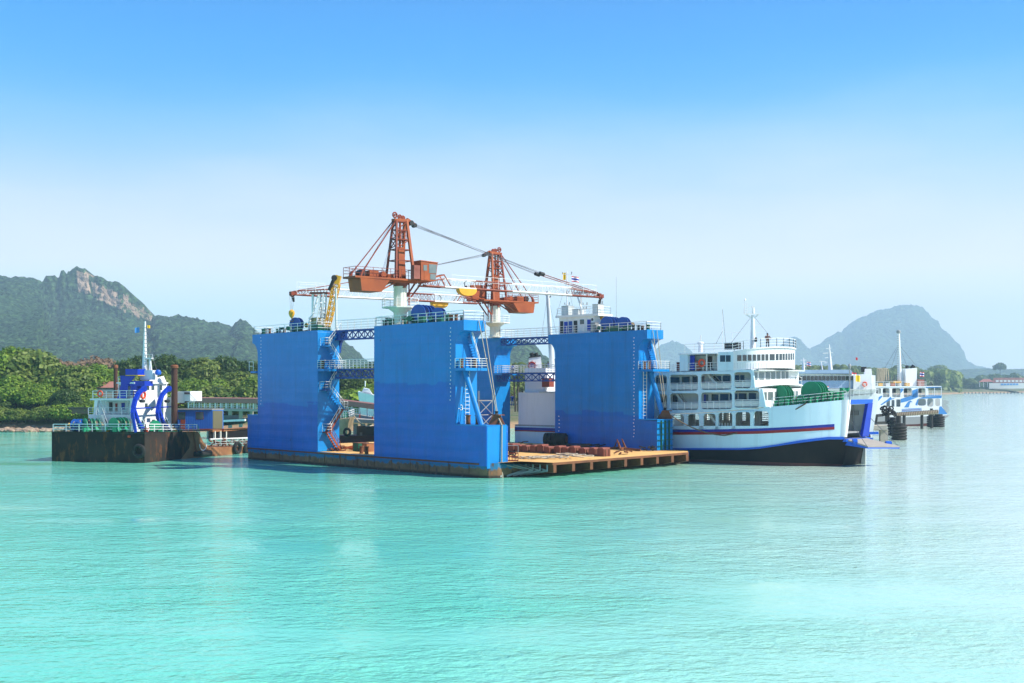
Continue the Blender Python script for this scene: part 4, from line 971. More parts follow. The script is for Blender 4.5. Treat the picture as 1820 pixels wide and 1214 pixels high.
# ------------------------------------------------------------------ cranes
def make_crane():
    t = thing('dock_crane', 'x', 'crane', V(0, 0, 0), 'orange slewing cranes on the dock')
    mb = MB(); mb.lathe((0, 0, 0), [(1.0, 0), (1.0, .15), (.76, .2), (.74, 4.5), (.85, 4.5), (.85, 4.6)], 24)
    for i in range(12): w_ = i*PI/6; mb.box((.76*math.cos(w_), .76*math.sin(w_), .2), .05, .03, 4.2, (math.cos(w_), math.sin(w_)))
    mb.build('column', M['column'], t, True)
    mb = MB(); mb.lathe((0, 0, 2.05), [(.75, -.55), (1.5, 0), (2.2, 0), (2.2, .14), (.75, .14)], 8); pf = mb.build('ring_platform', M['column'], t)
    MB().rail([(2.15*math.cos(w_), 2.15*math.sin(w_), 2.19) for w_ in [i*PI/4 for i in range(9)]], 1.0, 3, 1.7, .025).build('guard_rail', M['white'], pf)
    mb = MB(); mb.lathe((0, 0, 4.55), [(.78, 0), (.9, .45), (.9, .75)], 20); mb.box((.0, 0, 4.4), .3, 1.9, .3); mb.build('slewing_ring', M['redoxide'], t, True)
    for k, (x, y) in enumerate(((1.0, -.5), (1.0, .5))): MB().beam((x-.1, y, 2.4), (x-.1, y, 5.2), .12).build('hanger', M['redoxide'], t)
    mb = MB(); mb.beam((1.0, -.55, 3.2), (2.6, -.7, 5.2), .16); mb.beam((1.0, .55, 3.2), (2.6, .7, 5.2), .16); mb.build('strut', M['redoxide'], t)
    mb = MB(); mb.hexa([V(-7.0, -1.35, 5.2), V(3.0, -1.5, 5.2), V(3.0, 1.5, 5.2), V(-7.0, 1.35, 5.2)], [V(-7.0, -1.35, 5.42), V(3.0, -1.5, 5.42), V(3.0, 1.5, 5.42), V(-7.0, 1.35, 5.42)])
    mb.box((-2.3, -.9, 4.95), 8, .16, .26); mb.box((-2.3, .9, 4.95), 8, .16, .26); pd = mb.build('platform', M['orange'], t)
    mb = MB(); mb.rail([(-1.0, -1.3, 5.42), (-6.95, -1.3, 5.42), (-6.95, 1.3, 5.42), (-1.0, 1.3, 5.42)], 1.05, 3, 1.3, .025); mb.rail([(1.2, -1.45, 5.42), (-.8, -1.4, 5.42)], 1.05, 3, 1.0, .025); mb.build('guard_rail', M['redoxide'], pd)
    mb = MB(); mb.hexa([V(-6.1, -1.3, 3.75), V(-3.4, -1.3, 3.75), V(-3.4, 1.3, 3.75), V(-6.1, 1.3, 3.75)], [V(-6.3, -1.35, 5.19), V(-2.3, -1.35, 5.19), V(-2.3, 1.35, 5.19), V(-6.3, 1.35, 5.19)])
    mb.build('counterweight', M['orange'], t); mb = MB(); mb.beam((-3.4, -.8, 3.85), (-.9, -.7, 5.1), .14); mb.beam((-3.4, .8, 3.85), (-.9, .7, 5.1), .14); mb.build('strut', M['orange'], t)
    # machinery on the back deck
    mb = MB(); mb.tube((-5.4, -.5, 5.85), (-5.4, .5, 5.85), .42, .42, 14); mb.build('hoist_drum', M['black'], t, True)
    MB().box((-4.1, 0, 5.42), 1.2, 1.5, .75).build('motor_box', M['orange'], t); mb = MB(); mb.tube((-2.6, -.5, 5.8), (-2.6, .5, 5.8), .38, .38, 12); mb.box((-1.7, 0, 5.42), .9, 1.2, .5); mb.build('gear_case', M['orange'], t)
    # mast: box column, four legs, head
    mb = MB(); mb.hexa([V(-.5, -.5, 5.42), V(.5, -.5, 5.42), V(.5, .5, 5.42), V(-.5, .5, 5.42)], [V(-.5, -.4, 9.2), V(.3, -.4, 9.2), V(.3, .4, 9.2), V(-.5, .4, 9.2)])
    mb.build('mast_box', M['orange'], t)
    for sg in (-1, 1):
        MB().beam((1.15, sg*1.25, 5.42), (.75, sg*.22, 12.5), .30, .30).build('mast_leg', M['orange'], t); MB().beam((-1.3, sg*1.1, 5.42), (-.75, sg*.35, 12.3), .22, .22).build('mast_leg', M['redoxide'], t)
    mb = MB()
    for z in (7.6, 8.9, 10.1, 11.2, 12.2):
        f_ = (z-5.42)/7; yb, yf = 1.1-.75*f_, 1.25-1.0*f_; xb, xf = -1.3+.55*f_, 1.15-.4*f_
        for a, b in (((xb, -yb), (xb, yb)), ((xb, yb), (xf, yf)), ((xf, yf), (xf, -yf)), ((xf, -yf), (xb, -yb))): mb.beam((*a, z), (*b, z), .11)
    for z0, z1, sg in ((8.9, 10.1, 1), (10.1, 11.2, -1), (11.2, 12.2, 1), (9.0, 10.1, -1)):
        f0, f1 = (z0-5.42)/7, (z1-5.42)/7; mb.beam((-1.3+.55*f0, sg*-(1.1-.75*f0), z0), (1.15-.4*f1, sg*-(1.25-1.0*f1), z1), .1)
        mb.beam((-1.3+.55*f1, -(1.1-.75*f1)*sg, z1), (-1.3+.55*f0, (1.1-.75*f0)*sg, z0), .09)
    mb.build('mast_bracing', M['redoxide'], t); MB().box((-.2, 0, 10.1), 1.5, 1.2, .06).build('mast_landing', M['redoxide'], t)
    mb = MB(); mb.tube((-.15, -.12, 9.2), (-.1, -.12, 12.2), .16, .14, 8); mb.beam((.25, .3, 9.2), (-.4, .25, 11.9), .12); mb.build('cable_duct', M['orange'], t)
    mb = MB(); mb.rail([(-.9, -.6, 10.15), (.5, -.6, 10.15), (.5, .6, 10.15)], .8, 2, .7, .022); mb.build('guard_rail', M['redoxide'], t)
    mb = MB(); mb.beam((-1.0, 0, 12.35), (1.1, 0, 12.45), .7, .28); mb.beam((.9, 0, 12.6), (2.0, 0, 12.05), .35, .3); hd = mb.build('mast_head', M['orange'], t)
    for (x, z, r_) in ((-.75, 12.95, .36), (-.05, 12.75, .3), (.4, 12.7, .26)):
        mb = MB(); mb.torus((x, 0, z), (0, 1, 0), r_*.8, .1, 16, 6); mb.tube((x, -.1, z), (x, .1, z), .12); mb.build('sheave', M['redoxide'], hd, True)
    mb = MB(); mb.tube((1.5, -.25, 12.2), (1.5, .25, 12.2), .3, .3, 12); mb.tube((2.0, -.25, 11.95), (2.0, .25, 11.95), .26, .26, 12); mb.build('sheave', M['black'], hd, True)
    for sg in (-1, 1): MB().beam((-.8, sg*.3, 12.3), (-6.1, sg*1.15, 5.7), .11).build('back_stay', M['redoxide'], t)
    mb = MB(); mb.beam((-6.2, 1.15, 5.42), (-5.9, 1.15, 6.1), .35, .2); mb.beam((-6.2, -1.15, 5.42), (-5.9, -1.15, 6.1), .35, .2); mb.build('stay_anchor', M['redoxide'], t)
    mb = MB()
    for y in (-.1, .15): mb.tube((-.7, y, 12.6), (-5.2, y, 5.9), .018, .018, 4); mb.tube((-.4, y, 12.4), (-2.5, y, 6.0), .018, .018, 4)
    mb.build('hoist_wire', M['cable'], t)
    # operator's cab
    cb = MB(); c = [V(1.5, -2.1, 5.3), V(3.6, -2.1, 5.3), V(3.6, -.55, 5.3), V(1.5, -.55, 5.3)]; c2 = [V(1.5, -2.1, 7.55), V(3.9, -2.1, 7.45), V(3.9, -.55, 7.45), V(1.5, -.55, 7.55)]
    cb.hexa(c, c2); cb.hexa([p+V(-.08 if i in (0, 3) else .12, -.08 if i < 2 else .08, 0) for i, p in enumerate(c2)], [p+V(0, 0, .1) for p in c2]); cabo = cb.build('cab', M['orange'], t)
    for (x0, x1, z0, z1) in ((1.85, 2.35, 6.45, 7.1),): MB().slab(V(x0, -2.13, z0), V(x1, -2.13, z0), V(x1, -2.13, z1), V(x0, -2.13, z1), (0, .04, 0)).build('window', M['glasslight'], cabo)
    MB().slab(V(2.65, -2.13, 6.2), V(3.66, -2.13, 6.2), V(3.78, -2.13, 7.25), V(2.65, -2.13, 7.25), (0, .04, 0)).build('window', M['glasslight'], cabo)
    MB().slab(V(2.8, -2.13, 5.45), V(3.56, -2.13, 5.45), V(3.62, -2.13, 6.1), V(2.8, -2.13, 6.1), (0, .04, 0)).build('window', M['glasslight'], cabo)
    MB().slab(V(3.74, -2.0, 6.2), V(3.74, -.65, 6.2), V(3.9, -.65, 7.25), V(3.9, -2.0, 7.25), (.03, 0, 0)).build('window', M['glasslight'], cabo)
    MB().slab(V(1.95, -2.125, 5.35), V(2.5, -2.125, 5.35), V(2.5, -2.125, 7.2), V(1.95, -2.125, 7.2), (0, .015, 0)).build('door', M['orange'], cabo)
    MB().box((.95, -1.75, 5.42), .85, .7, 1.6).build('electrical_box', M['cap'], t)
    # boom in coloured sections
    secs = [(2.9, 6.1, 'redoxide'), (6.1, 10.8, 'white'), (10.8, 16.6, 'redoxide'), (16.6, 26.7, 'white'), (26.7, 32.2, 'redoxide')]
    zb_, zt_, hw = 4.85, 5.85, .55
    for s0, s1, c_ in secs:
        mb = MB(); last = s1 > 30; ztt = (lambda s_: zt_-(.55*max(0, (s_-27.5)/4.7))) if last else (lambda s_: zt_-(.7*max(0, (6.1-s_)/3.2)) if s0 < 3 else zt_)
        n_ = max(2, round((s1-s0)/1.25))
        for sg in (-1, 1):
            mb.tube((s0, sg*hw, zb_), (s1, sg*hw*(1 if not last else .5), zb_), .095, .095, 8)
            mb.tube((s0, sg*hw*.8, ztt(s0)), (s1, sg*hw*(.8 if not last else .4), ztt(s1)), .07, .07, 8)
            for i in range(n_):
                a = s0+(s1-s0)*i/n_; b = s0+(s1-s0)*(i+1)/n_; m_ = (a+b)/2
                mb.tube((a, sg*hw, zb_), (m_, sg*hw*.8, ztt(m_)), .03, .03, 5); mb.tube((m_, sg*hw*.8, ztt(m_)), (b, sg*hw, zb_), .03, .03, 5); mb.tube((a, sg*hw, zb_), (a, sg*hw*.8, ztt(a)), .03, .03, 5)
        for i in range(n_+1):
            a = s0+(s1-s0)*i/n_; mb.beam((a, -hw, zb_), (a, hw, zb_), .07); mb.beam((a, -hw*.8, ztt(a)), (a, hw*.8, ztt(a)), .05)
        mb.box(((s0+s1)/2, 0, zb_-.03), s1-s0, .5, .04); o = mb.build('boom_section', M[c_], t)
    mb = MB(); mb.rail([(7, -.7, 5.0), (31, -.7, 5.0)], 1.35, 2, 2.4, .018); mb.rail([(28, .6, 5.2), (32, .5, 5.2)], 1.3, 2, 1.2, .022); mb.build('boom_rail', M['white'], t)
    mb = MB(); mb.beam((3.0, -.8, 5.5), (6.0, -.5, 6.3), .14); mb.beam((3.0, .8, 5.5), (6.0, .5, 6.3), .14); mb.beam((6.0, -.5, 6.3), (6.0, .5, 6.3), .14); mb.beam((6.0, -.5, 6.3), (7.0, -.5, 5.0), .1); mb.beam((6.0, .5, 6.3), (7.0, .5, 5.0), .1); mb.build('boom_foot', M['orange'], t)
    mb = MB(); mb.box((32.3, 0, 4.75), .8, .7, .5); mb.torus((32.4, 0, 4.9), (0, 1, 0), .3, .1, 14, 6); mb.build('boom_head', M['redoxide'], t)
    # half-moon catwalk tray under the boom
    mb = MB(); n_ = 14; rg = [V(8.1+2.7*.5*(1-math.cos(PI*i/n_)), -.75, 4.78-.85*max(0, math.sin(PI*i/n_))**.8) for i in range(n_+1)]; mb.ngon_prism(rg, V(0, .7, 0)); mb.build('half_moon_tray', M['yellow'], t)
    mb = MB(); mb.path([V(9.3, -.4, 4.8), V(9.1, -.4, 5.5), V(9.6, -.4, 5.9)], .05); mb.build('tray_arm', M['black'], t)
    for sg in (-1, 1):
        mb = MB(); mb.lathe((21.6, sg*.45, 7.35), [(.05, -.55), (.24, -.4), (.26, .3), (.08, .5)], 12, 0, (1, 0, -.2)); mb.build('pendant_block', M['black'], t, True)
        MB().tube((22.1, sg*.45, 7.25), (31.6, sg*.35, 5.45), .055, .055, 6).build('pendant', M['redoxide'], t)
        mb = MB()
        for k in range(3): mb.tube((1.9, sg*.12, 12.15-.1*k), (21.1, sg*(.45+.05*k), 7.45+.1*k-.1), .018, .018, 4)
        mb.build('luffing_wire', M['cable'], t)
    mb = MB(); mb.tube((1.6, 0, 11.9), (32.0, 0, 5.2), .016, .016, 4); mb.build('hoist_wire', M['cable'], t)
    mb = MB(); 
    for x in (-.28, .02, .3): mb.tube((32.5+x, 0, 4.8), (32.5+x*.5, 0, 2.9), .016, .016, 4)
    mb.build('hoist_wire', M['cable'], t)
    mb = MB(); mb.lathe((32.5, 0, 2.15), [(.05, -.45), (.28, -.15), (.42, .25), (.36, .55), (.1, .75)], 14); hk = mb.build('hook_block', M['yellow'], t, True)
    mb = MB(); mb.torus((32.5, 0, 1.5), (0, 1, 0), .22, .06, 12, 6, 0, 0, PI*1.5); mb.tube((32.3, 0, 4.5), (32.2, 0, 3.9), .2, .14, 8); mb.build('hook', M['black'], hk, True)
    return t
c1 = make_crane(); c1['label'] = 'taller orange slewing crane on the nearest tower, cab and boom pointing right'
b1 = D.W(16.9, 1.65, ztop(17)); place(c1, b1, math.atan2(.63, .77))
c2_ = copy_tree(c1); c2_['label'] = 'second orange crane behind, on the rear tower, its boom pointing left'
place(c2_, V((880-CX)/FPX*171, 171, 16.85), math.atan2(-.585, -.81)); c2_.scale = (.985, .985, .985)
# boom rest frame and small yellow lattice jib on the left tower
zt = 16.78
t = thing('boom_rest', 'white steel frame on the left tower holding up the crane boom', 'boom rest', D.W(33, 1.6, zt))
mb = MB(); A1 = [at(556, y_, 152) for y_ in (521, 560)]; 
mb.path([at(556, 523, 151), at(556, 560, 151), at(551, 566, 151), at(549, 588, 151)], .16, 8); mb.path([at(567, 521, 151), at(557, 555, 151)], .11, 8); mb.build('left_post', M['white'], t)
mb = MB(); mb.beam(at(552, 521, 151), at(584, 521, 150), .5, .25); mb.build('cradle_beam', M['redoxide'], t)
for (x0, x1, Y_) in ((575, 572, 150), (580, 577, 152), (569, 573, 152)): MB().beam(at(x0, 522, Y_), at(x1, 586, Y_), .2).build('post', M['white'], t)
mb = MB(); ys = list(range(528, 586, 10))
for i, y_ in enumerate(ys):
    mb.beam(at(565, y_, 150), at(577, y_, 151), .09)
    if i: mb.beam(at(565 if i % 2 else 578, ys[i-1], 150), at(578 if i % 2 else 566, y_, 151), .09)
mb.beam(at(568, 526, 150), at(562, 586, 150), .14); mb.beam(at(557, 557, 151), at(572, 556, 151), .1); mb.beam(at(573, 540, 151), at(560, 570, 151), .09); mb.build('lattice', M['white'], t)
ladder(t, at(571, 584, 149.5), at(575, 545, 149.5), .5, (1, 0, 0), M['black'])
t = thing('lattice_jib', 'yellow lattice jib standing behind the white boom rest', 'jib', D.W(32.5, 2.6, zt))
mb = MB(); p0, p1, q0, q1 = at(577, 580, 151.5), at(584, 582, 151.5), at(591, 505, 151.5), at(602, 505, 151.5); dv = V(.1, .8, 0)
ch = [(p0, q0), (p1, q1), (p0+dv, q0+dv), (p1+dv, q1+dv)]
for a, b in ch: mb.beam(a, b, .12)
for i in range(8):
    for (a, b), (c, d) in ((ch[0], ch[1]), (ch[2], ch[3]), (ch[0], ch[2]), (ch[1], ch[3])): mb.beam(a.lerp(b, i/8), c.lerp(d, (i+1)/8), .07); mb.beam(c.lerp(d, i/8), a.lerp(b, (i+1)/8), .07)
mb.build('lattice', M['yellow'], t)
mb = MB(); mb.beam(q0.lerp(q1, .5)+dv/2, at(602, 490, 151.9), .85, .7); mb.build('jib_head', M['yellow'], t); mb = MB(); mb.tube(at(594, 494, 151.3), at(594, 494, 152.3), .38, .38, 14); mb.beam(at(593, 497, 151.2), at(585, 516, 151.4), .4, .3); mb.build('sheave', M['black'], t)
mb = MB(); mb.tube(D.W(32.6, 2.2, zt), D.W(32.6, 2.2, zt+.6), .9, .8, 16); mb.build('turntable', M['dgreen'], t)
t = MB(); t.tube(D.W(30.9, 2.7, 16.8), D.W(30.9, 2.7, 22.2), .16, .12, 8); tag(t.build('pole', M['ferry_in'], None, org=D.W(30.9, 2.7, 16.8)), 'pale vertical pole at the left end of the upper truss bridge', 'pole')

# ------------------------------------------------------------------ deckhouse on the right tower
zc = ztop(14); dh = thing('deckhouse', 'small white control deckhouse with blue doors on the right dock tower', 'deckhouse', D.W(16, 33, zc))
a1, _ = D.hit(994, 590, 32.5); a0, _ = D.hit(1056, 590, 32.5)
mb = MB(); D.block(mb, a0, a1, 32.5, 34.9, zc, zc+2.25); mb.build('wall', M['ferry_white'], dh)
mb = MB(); D.block(mb, a0-1.0, a1+.45, 32.2, 35.1, zc+2.25, zc+2.55); rf = mb.build('roof', M['ferry_white'], dh)
MB().rail([D.W(a1+.3, 32.4, zc+2.55), D.W(a0-.7, 32.4, zc+2.55), D.W(a0-.7, 35, zc+2.55), D.W(a1+.3, 35, zc+2.55), D.W(a1+.3, 32.4, zc+2.55)], 1.0, 3, 1.5, .024).build('guard_rail', M['white'], rf)
def onp(mb, x0, x1, yt, yb, v0, th=.05):
    a = D.hit(x0, yt, v0)[0]; b = D.hit(x1, yt, v0)[0]; z1 = D.hit((x0+x1)/2, yt, v0)[1]; z0 = D.hit((x0+x1)/2, yb, v0)[1]
    D.block(mb, min(a, b), max(a, b), v0-th, v0+.01, z0, z1); return mb
for x0, x1, yt, yb, m_, nm in ((996, 1001, 571, 592, 'black', 'door'), (1003, 1009, 572, 592, 'cobalt', 'door'), (1011, 1017, 571, 591, 'wblue', 'door'), (1020, 1026, 570, 591, 'black', 'door'), (1031, 1038, 568, 576, 'glass', 'window'), (1044, 1050, 568, 588, 'cobalt', 'door')):
    onp(MB(), x0, x1, yt, yb, 32.49).build(nm, M[m_], dh)
mb = MB(); c_ = D.pt(1052.5, 568, 32.46); mb.tube(c_, c_+nv*.04, .2, .2, 14); mb.build('porthole', M['glass'], dh)
for x0, x1, yt, yb, lab in ((998, 1010, 544, 561, 'tall pale tank, left of the three on the deckhouse roof'), (1017, 1028, 550, 560, 'low pale tank between the two tall ones on the deckhouse roof'), (1053, 1063, 541, 556, 'tall grey tank, right of the three on the deckhouse roof')):
    aa, z1 = D.hit(x0, yt, 33.0); bb, _ = D.hit(x1, yt, 33.0); p = D.W((aa+bb)/2, 33.6, zc+2.56)
    locker(p, abs(aa-bb), 1.2, z1-zc-2.6, M['ferry_in'], lab, 'tank', cat='tank', g='tanks on the deckhouse roof')
def ensign(p, w_, h, label, cols=('flagred', 'flagwhite', 'flagblue', 'flagwhite', 'flagred'), fr=(1, 1, 2, 1, 1), d=(.95, .3)):
    """a waving flag on a short staff, striped from top to bottom"""
    t = thing('flag', label, 'flag', p, None); tot = sum(fr); z = 0; d = V(d[0], d[1], 0).normalized()
    for c_, f_ in zip(cols, fr):
        mb = MB(); z0, z1 = h*(1-z/tot), h*(1-(z+f_)/tot); z += f_; n_ = 8; vs = []
        for i in range(n_+1):
            x = w_*i/n_; wv = .12*w_*math.sin(i*.95)*(i/n_+.2); q_ = p+d*x+V(-d.y, d.x, 0)*wv+V(0, 0, -.12*x)
            vs += [q_+V(0, 0, z0), q_+V(0, 0, z1)]
        o_ = V(-d.y, d.x, 0)*.02; k = len(vs); fs = [(2*i, 2*i+1, 2*i+3, 2*i+2) for i in range(n_)]
        mb.add(vs+[v_+o_ for v_ in vs], fs+[tuple(j+k for j in f2[::-1]) for f2 in fs]); mb.build('stripe', M[c_], t)
    return t
def mast(name, p, q, r, label, cat='mast', spread=None, mat_=None, r2=None):
    t = thing(name, label, cat, p); MB().tube(p, q, r, r2 or r*.6, 10).build('pole', mat_ or M['white'], t, True)
    if spread:
        for f_, w_ in spread:
            c = p.lerp(q, f_); MB().beam(c-V(w_, 0, 0), c+V(w_, 0, 0), .07).build('crossarm', mat_ or M['white'], t)
            mb = MB(); mb.tube(c+V(w_*.9, 0, 0), c+V(w_*.9, 0, .35), .07); mb.tube(c-V(w_*.9, 0, 0), c-V(w_*.9, 0, -.3), .06); mb.build('lamp', M['grey'], t)
    return t
mp = D.pt(1008, 556, 33.8); mp.z = zc+2.55; mt = D.pt(1008, 481, 33.8)
mast('flag_mast', mp, mt, .09, 'thin white flag mast on the deckhouse roof', spread=[(.92, .7), (.25, .35)])
ensign(D.pt(1016, 499, 33.8)-V(0, 0, .1), 1.1, .75, 'red white and blue flag flying right of the deckhouse mast'); ensign(D.pt(1002, 496, 33.8)+V(.3, 0, -.1), .4, 1.0, 'small yellow pennant flag left of the deckhouse mast', ('flagyellow',), (1,), (-1, .1))
mb = MB(); 
for x0 in (.35, -.5): mb.tube(mp+V(x0*3, .3, 0), mp.lerp(mt, .8), .015, .015, 4)
tag(mb.build('stay_wire', M['cable'], None, org=mp), 'thin stay wires of the deckhouse flag mast', 'wire')
t = thing('davit', 'white davit post with arm right of the roof tanks on the deckhouse', 'davit', D.pt(1033, 556, 33.5)); b_ = D.pt(1033, 557, 33.5)
mb = MB(); mb.beam(b_, D.pt(1033, 524, 33.5), .35, .25); mb.build('post', M['white'], t); MB().beam(D.pt(1033, 548, 33.3), D.pt(1025, 522, 33.3), .15).build('strut', M['white'], t); MB().beam(D.pt(1021, 521, 33.5), D.pt(1056, 519, 33.5), .18, .3).build('arm', M['ferry_in'], t)
for (px, y0, y1, lab) in ((1040, 540, 558, 'small aerial with crossbar on the deckhouse roof'), (1067, 538, 557, 'thin aerial at the right end of the deckhouse roof')):
    mast('aerial', D.pt(px, y1, 33.9), D.pt(px, y0, 33.9), .05, lab, 'aerial', spread=[(.9, .3), (.5, .2)])
mast('aerial', D.W(11.5, 34.5, zc), D.W(11.5, 34.5, zc+7.5), .025, 'very thin whip aerial above the winches on the right tower', 'aerial', mat_=M['grey'])

# ------------------------------------------------------------------ hull paths: vertical walls over a plan line
class Path:
    """a plan polyline (world xy); pixels are read onto the vertical wall standing on it"""
    def __init__(s, pts): s.p = [Vector((p[0], p[1])) for p in pts]
    def xy(s, px, off=0.0):
        r = (px-CX)/FPX; best = None; segs = list(zip(s.p, s.p[1:]))
        for i, (a, b) in enumerate(segs):
            d = b-a; den = d.x-r*d.y
            if abs(den) < 1e-9: continue
            t = (r*a.y-a.x)/den
            lo = -5 if i == 0 else -1e-6; hi = 5 if i == len(segs)-1 else 1+1e-6
            if lo <= t <= hi:
                q = a+d*t
                if best is None or q.y < best[0].y: best = (q, d.normalized())
        if best is None:
            a, b = segs[-1] if px > CX else segs[0]; best = (b, (b-a).normalized())
        q, d = best; n_ = Vector((d.y, -d.x))
        if n_.y > 0 and abs(n_.y) > .02: n_ = -n_
        return q+n_*off, d, n_
    def pt(s, px, py, off=0.0):
        q, d, n_ = s.xy(px, off); return V(q.x, q.y, HCAM+(HY-py)/FPX*q.y)
    def win(s, x0, x1, yt, yb, off=.03, th=.05, mb=None, skew=0):
        """a thin pane on the wall between two columns and rows"""
        mb = mb or MB(); _, _, n_ = s.xy((x0+x1)/2); o = V(n_.x, n_.y, 0)*-th
        return mb.slab(s.pt(x0, yb, off), s.pt(x1, yb+skew, off), s.pt(x1, yt+skew, off), s.pt(x0, yt, off), o)
def band(path, name, mat_, parent, top, bot, x0, x1, off=.0, th=.12, step=6, smooth=True, inset=None, label=None):
    """a strip of shell plating following the path; top/bot: lists of (px, py)"""
    n_ = max(1, int((x1-x0)/step)); o_, i_ = [], []
    for k in range(n_+1):
        px = x0+(x1-x0)*k/n_; yt, yb = prof_at(top, px), prof_at(bot, px); fl = inset(px) if inset else 0
        for of in (off, off-th):
            q1 = path.pt(px, yt, of); q0 = path.pt(px, yb, of-fl)
            (o_ if of == off else i_).append((q0, q1))
    vs = [p for a in o_ for p in a]+[p for a in i_ for p in a]; m_ = len(o_); fs = []
    for k in range(m_-1):
        a, b, c, d = 2*k, 2*k+1, 2*k+3, 2*k+2; e = 2*m_
        fs += [(a, d, c, b), (a+e, b+e, c+e, d+e), (b, c, c+e, b+e), (a, a+e, d+e, d)]
    fs += [(0, 1, 2*m_+1, 2*m_), (2*m_-2, 4*m_-2, 4*m_-1, 2*m_-1)]
    return MB().add(vs, fs).build(name, mat_, parent, smooth, label)

# ------------------------------------------------------------------ the big ferry behind the dock
fd = Vector((.754, -.656)); S0 = Vector((22.9, 153.5))          # straight ship's side runs along fd through S0
def side_at(px, off=0):
    r = (px-CX)/FPX; t = (r*S0.y-S0.x)/(fd.x-r*fd.y); return S0+fd*t
fn = Vector((.656, .754)); BEAM = 12.5
stern = side_at(915); bend0 = side_at(1330)
bw = Vector((41.0, 144.4)); pts = [stern, bend0]
for i in range(1, 9):      # gentle inward curve to the bow corner
    t = i/8; c_ = side_at(1400); pts.append(bend0.lerp(c_, t).lerp(c_.lerp(bw, t), t))
pts = [Vector(p) for p in pts]
FP = Path(pts)
ferry = thing('car_ferry', 'large white car ferry with its bow door open beside the blue dock', 'ferry', V(bw.x, bw.y, 0))
sheer = [(915, 757), (986, 758), (1190, 763.5), (1215, 763.5), (1367, 762)]
topb = [(1367, 731), (1368, 723), (1400, 720.5), (1436, 717), (1506, 710)]
strU = [(915, 759), (986, 761), (1200, 763.6), (1275, 763.2), (1350, 761.6), (1420, 758), (1483, 753.6)]
strM = [(915, 764), (986, 766.5), (1200, 768), (1275, 767.6), (1350, 766), (1420, 762.4), (1483, 758.6)]
strL = [(915, 766), (986, 768.5), (1200, 772.8), (1275, 772.4), (1350, 771), (1420, 767.5), (1483, 763.5)]
lowU = [(915, 797), (1215, 796.5), (1318, 796.6), (1350, 794.5), (1384, 789.5), (1423, 782.5), (1450, 779), (1471, 776.6), (1510, 776.5)]
lowL = [(a, b+(3 if a < 1400 else 4.5)) for a, b in lowU]
wl_ = [(915, 806), (1000, 809), (1223, 821), (1330, 825.5), (1400, 828), (1505, 830.5)]
band(FP, 'hull_side', M['ferry_shade'], ferry, [(915, 757), (1366, 757)], strU, 915, 1366, step=20)
band(FP, 'hull_side', M['ferry_shade'], ferry, [(1340, 731)]+topb, strU, 1366.5, 1496, step=4)
band(FP, 'hull_side', M['ferry_shade'], ferry, strU, lowU, 915, 1496, off=-.01, step=5)
band(FP, 'hull_stripe', M['navy'], ferry, strU, strM, 915, 1483, off=.03, th=.05, step=8)
band(FP, 'hull_stripe', M['redstripe'], ferry, strM, strL, 915, 1483, off=.03, th=.05, step=8)
band(FP, 'rubbing_strake', M['strake'], ferry, lowU, lowL, 915, 1500, off=.12, th=.2, step=6)
ins = lambda px: .0 if px < 1330 else 1.5*((px-1330)/175)**1.6
band(FP, 'lower_hull', M['hullblack'], ferry, lowL, [(a, b-5.5) for a, b in wl_], 915, 1506, off=.0, th=.2, step=6, inset=ins)
ins2 = lambda px: ins(px)+.1
lh = [(a, b-5.5) for a, b in wl_]
def band2(name, mat_, yt, yb, ina, inb):
    n_ = 60; v_ = []
    for k in range(n_+1):
        px = 915+(1504-915)*k/n_; v_ += [FP.pt(px, prof_at(yb, px), -inb(px)), FP.pt(px, prof_at(yt, px), -ina(px))]
    MB().add(v_, [(2*k, 2*k+2, 2*k+3, 2*k+1) for k in range(n_)]).build(name, mat_, ferry, True)
band2('boot_top', M['antifoul'], lh, [(a, b+8) for a, b in wl_], ins, lambda px: ins(px)*1.1)
# bow: rounded corner, front frame with blue far post and header, inner walls, ramp
fwd = fd.copy(); xa = Vector((fn.x, fn.y))
cB = bw-Vector((.3, 0)); BW = 8.0
def bowpt(u_, z, f=0): p = cB+xa*u_+fwd*f; return V(p.x, p.y, z)
zT, zS = FP.pt(1496, 710.5).z, FP.pt(1496, 777).z
mb = MB(); n_ = 6; rk = 1.0
st = FP.xy(1495)[0]; vs = []
for i in range(n_+1):
    t = i/n_; q = st.lerp(Vector((cB.x+1.0, cB.y+.15)), 1).lerp(st, 1-t) if False else st.lerp(Vector((cB.x+.45, cB.y+.3)), t)+Vector((.3, -.3))*math.sin(PI*t)*.9
    vs += [V(q.x-.75*(1-0)*.6*t, q.y, zS), V(q.x+.1, q.y, zT)]
mb.add(vs, [(2*i, 2*i+2, 2*i+3, 2*i+1) for i in range(n_)]); mb.build('bow_corner', M['ferry_white'], ferry, True)
e0 = vs[-2]; e1 = vs[-1]; far0 = V(e0.x+BW*.50, e0.y+BW*.56, zS); far1 = V(e1.x+BW*.50, e1.y+BW*.56, zT)
def fp(u_, w_): return e0.lerp(far0, u_).lerp(e1.lerp(far1, u_), w_)
fo = V(fwd.x, fwd.y, 0)*.35
MB().slab(fp(.0, .88), fp(1, .88), fp(1, 1.0), fp(0, 1.0), fo).build('bow_header', M['strake'], ferry)
MB().slab(fp(.70, -.02), fp(1, -.02), fp(1, .9), fp(.78, .9), fo*1.1).build('bow_post', M['cobalt'], ferry)
MB().slab(fp(-.04, 0), fp(.03, 0), fp(.03, 1), fp(-.04, 1), fo*.8).build('bow_post', M['ferry_white'], ferry)
bk = V(-fwd.x, -fwd.y, 0)*9
MB().slab(fp(.86, 0), fp(.86, .9), fp(.86, .9)+bk, fp(.86, 0)+bk, V(.1, .1, 0)).build('inner_wall', M['ferry_in'], ferry)
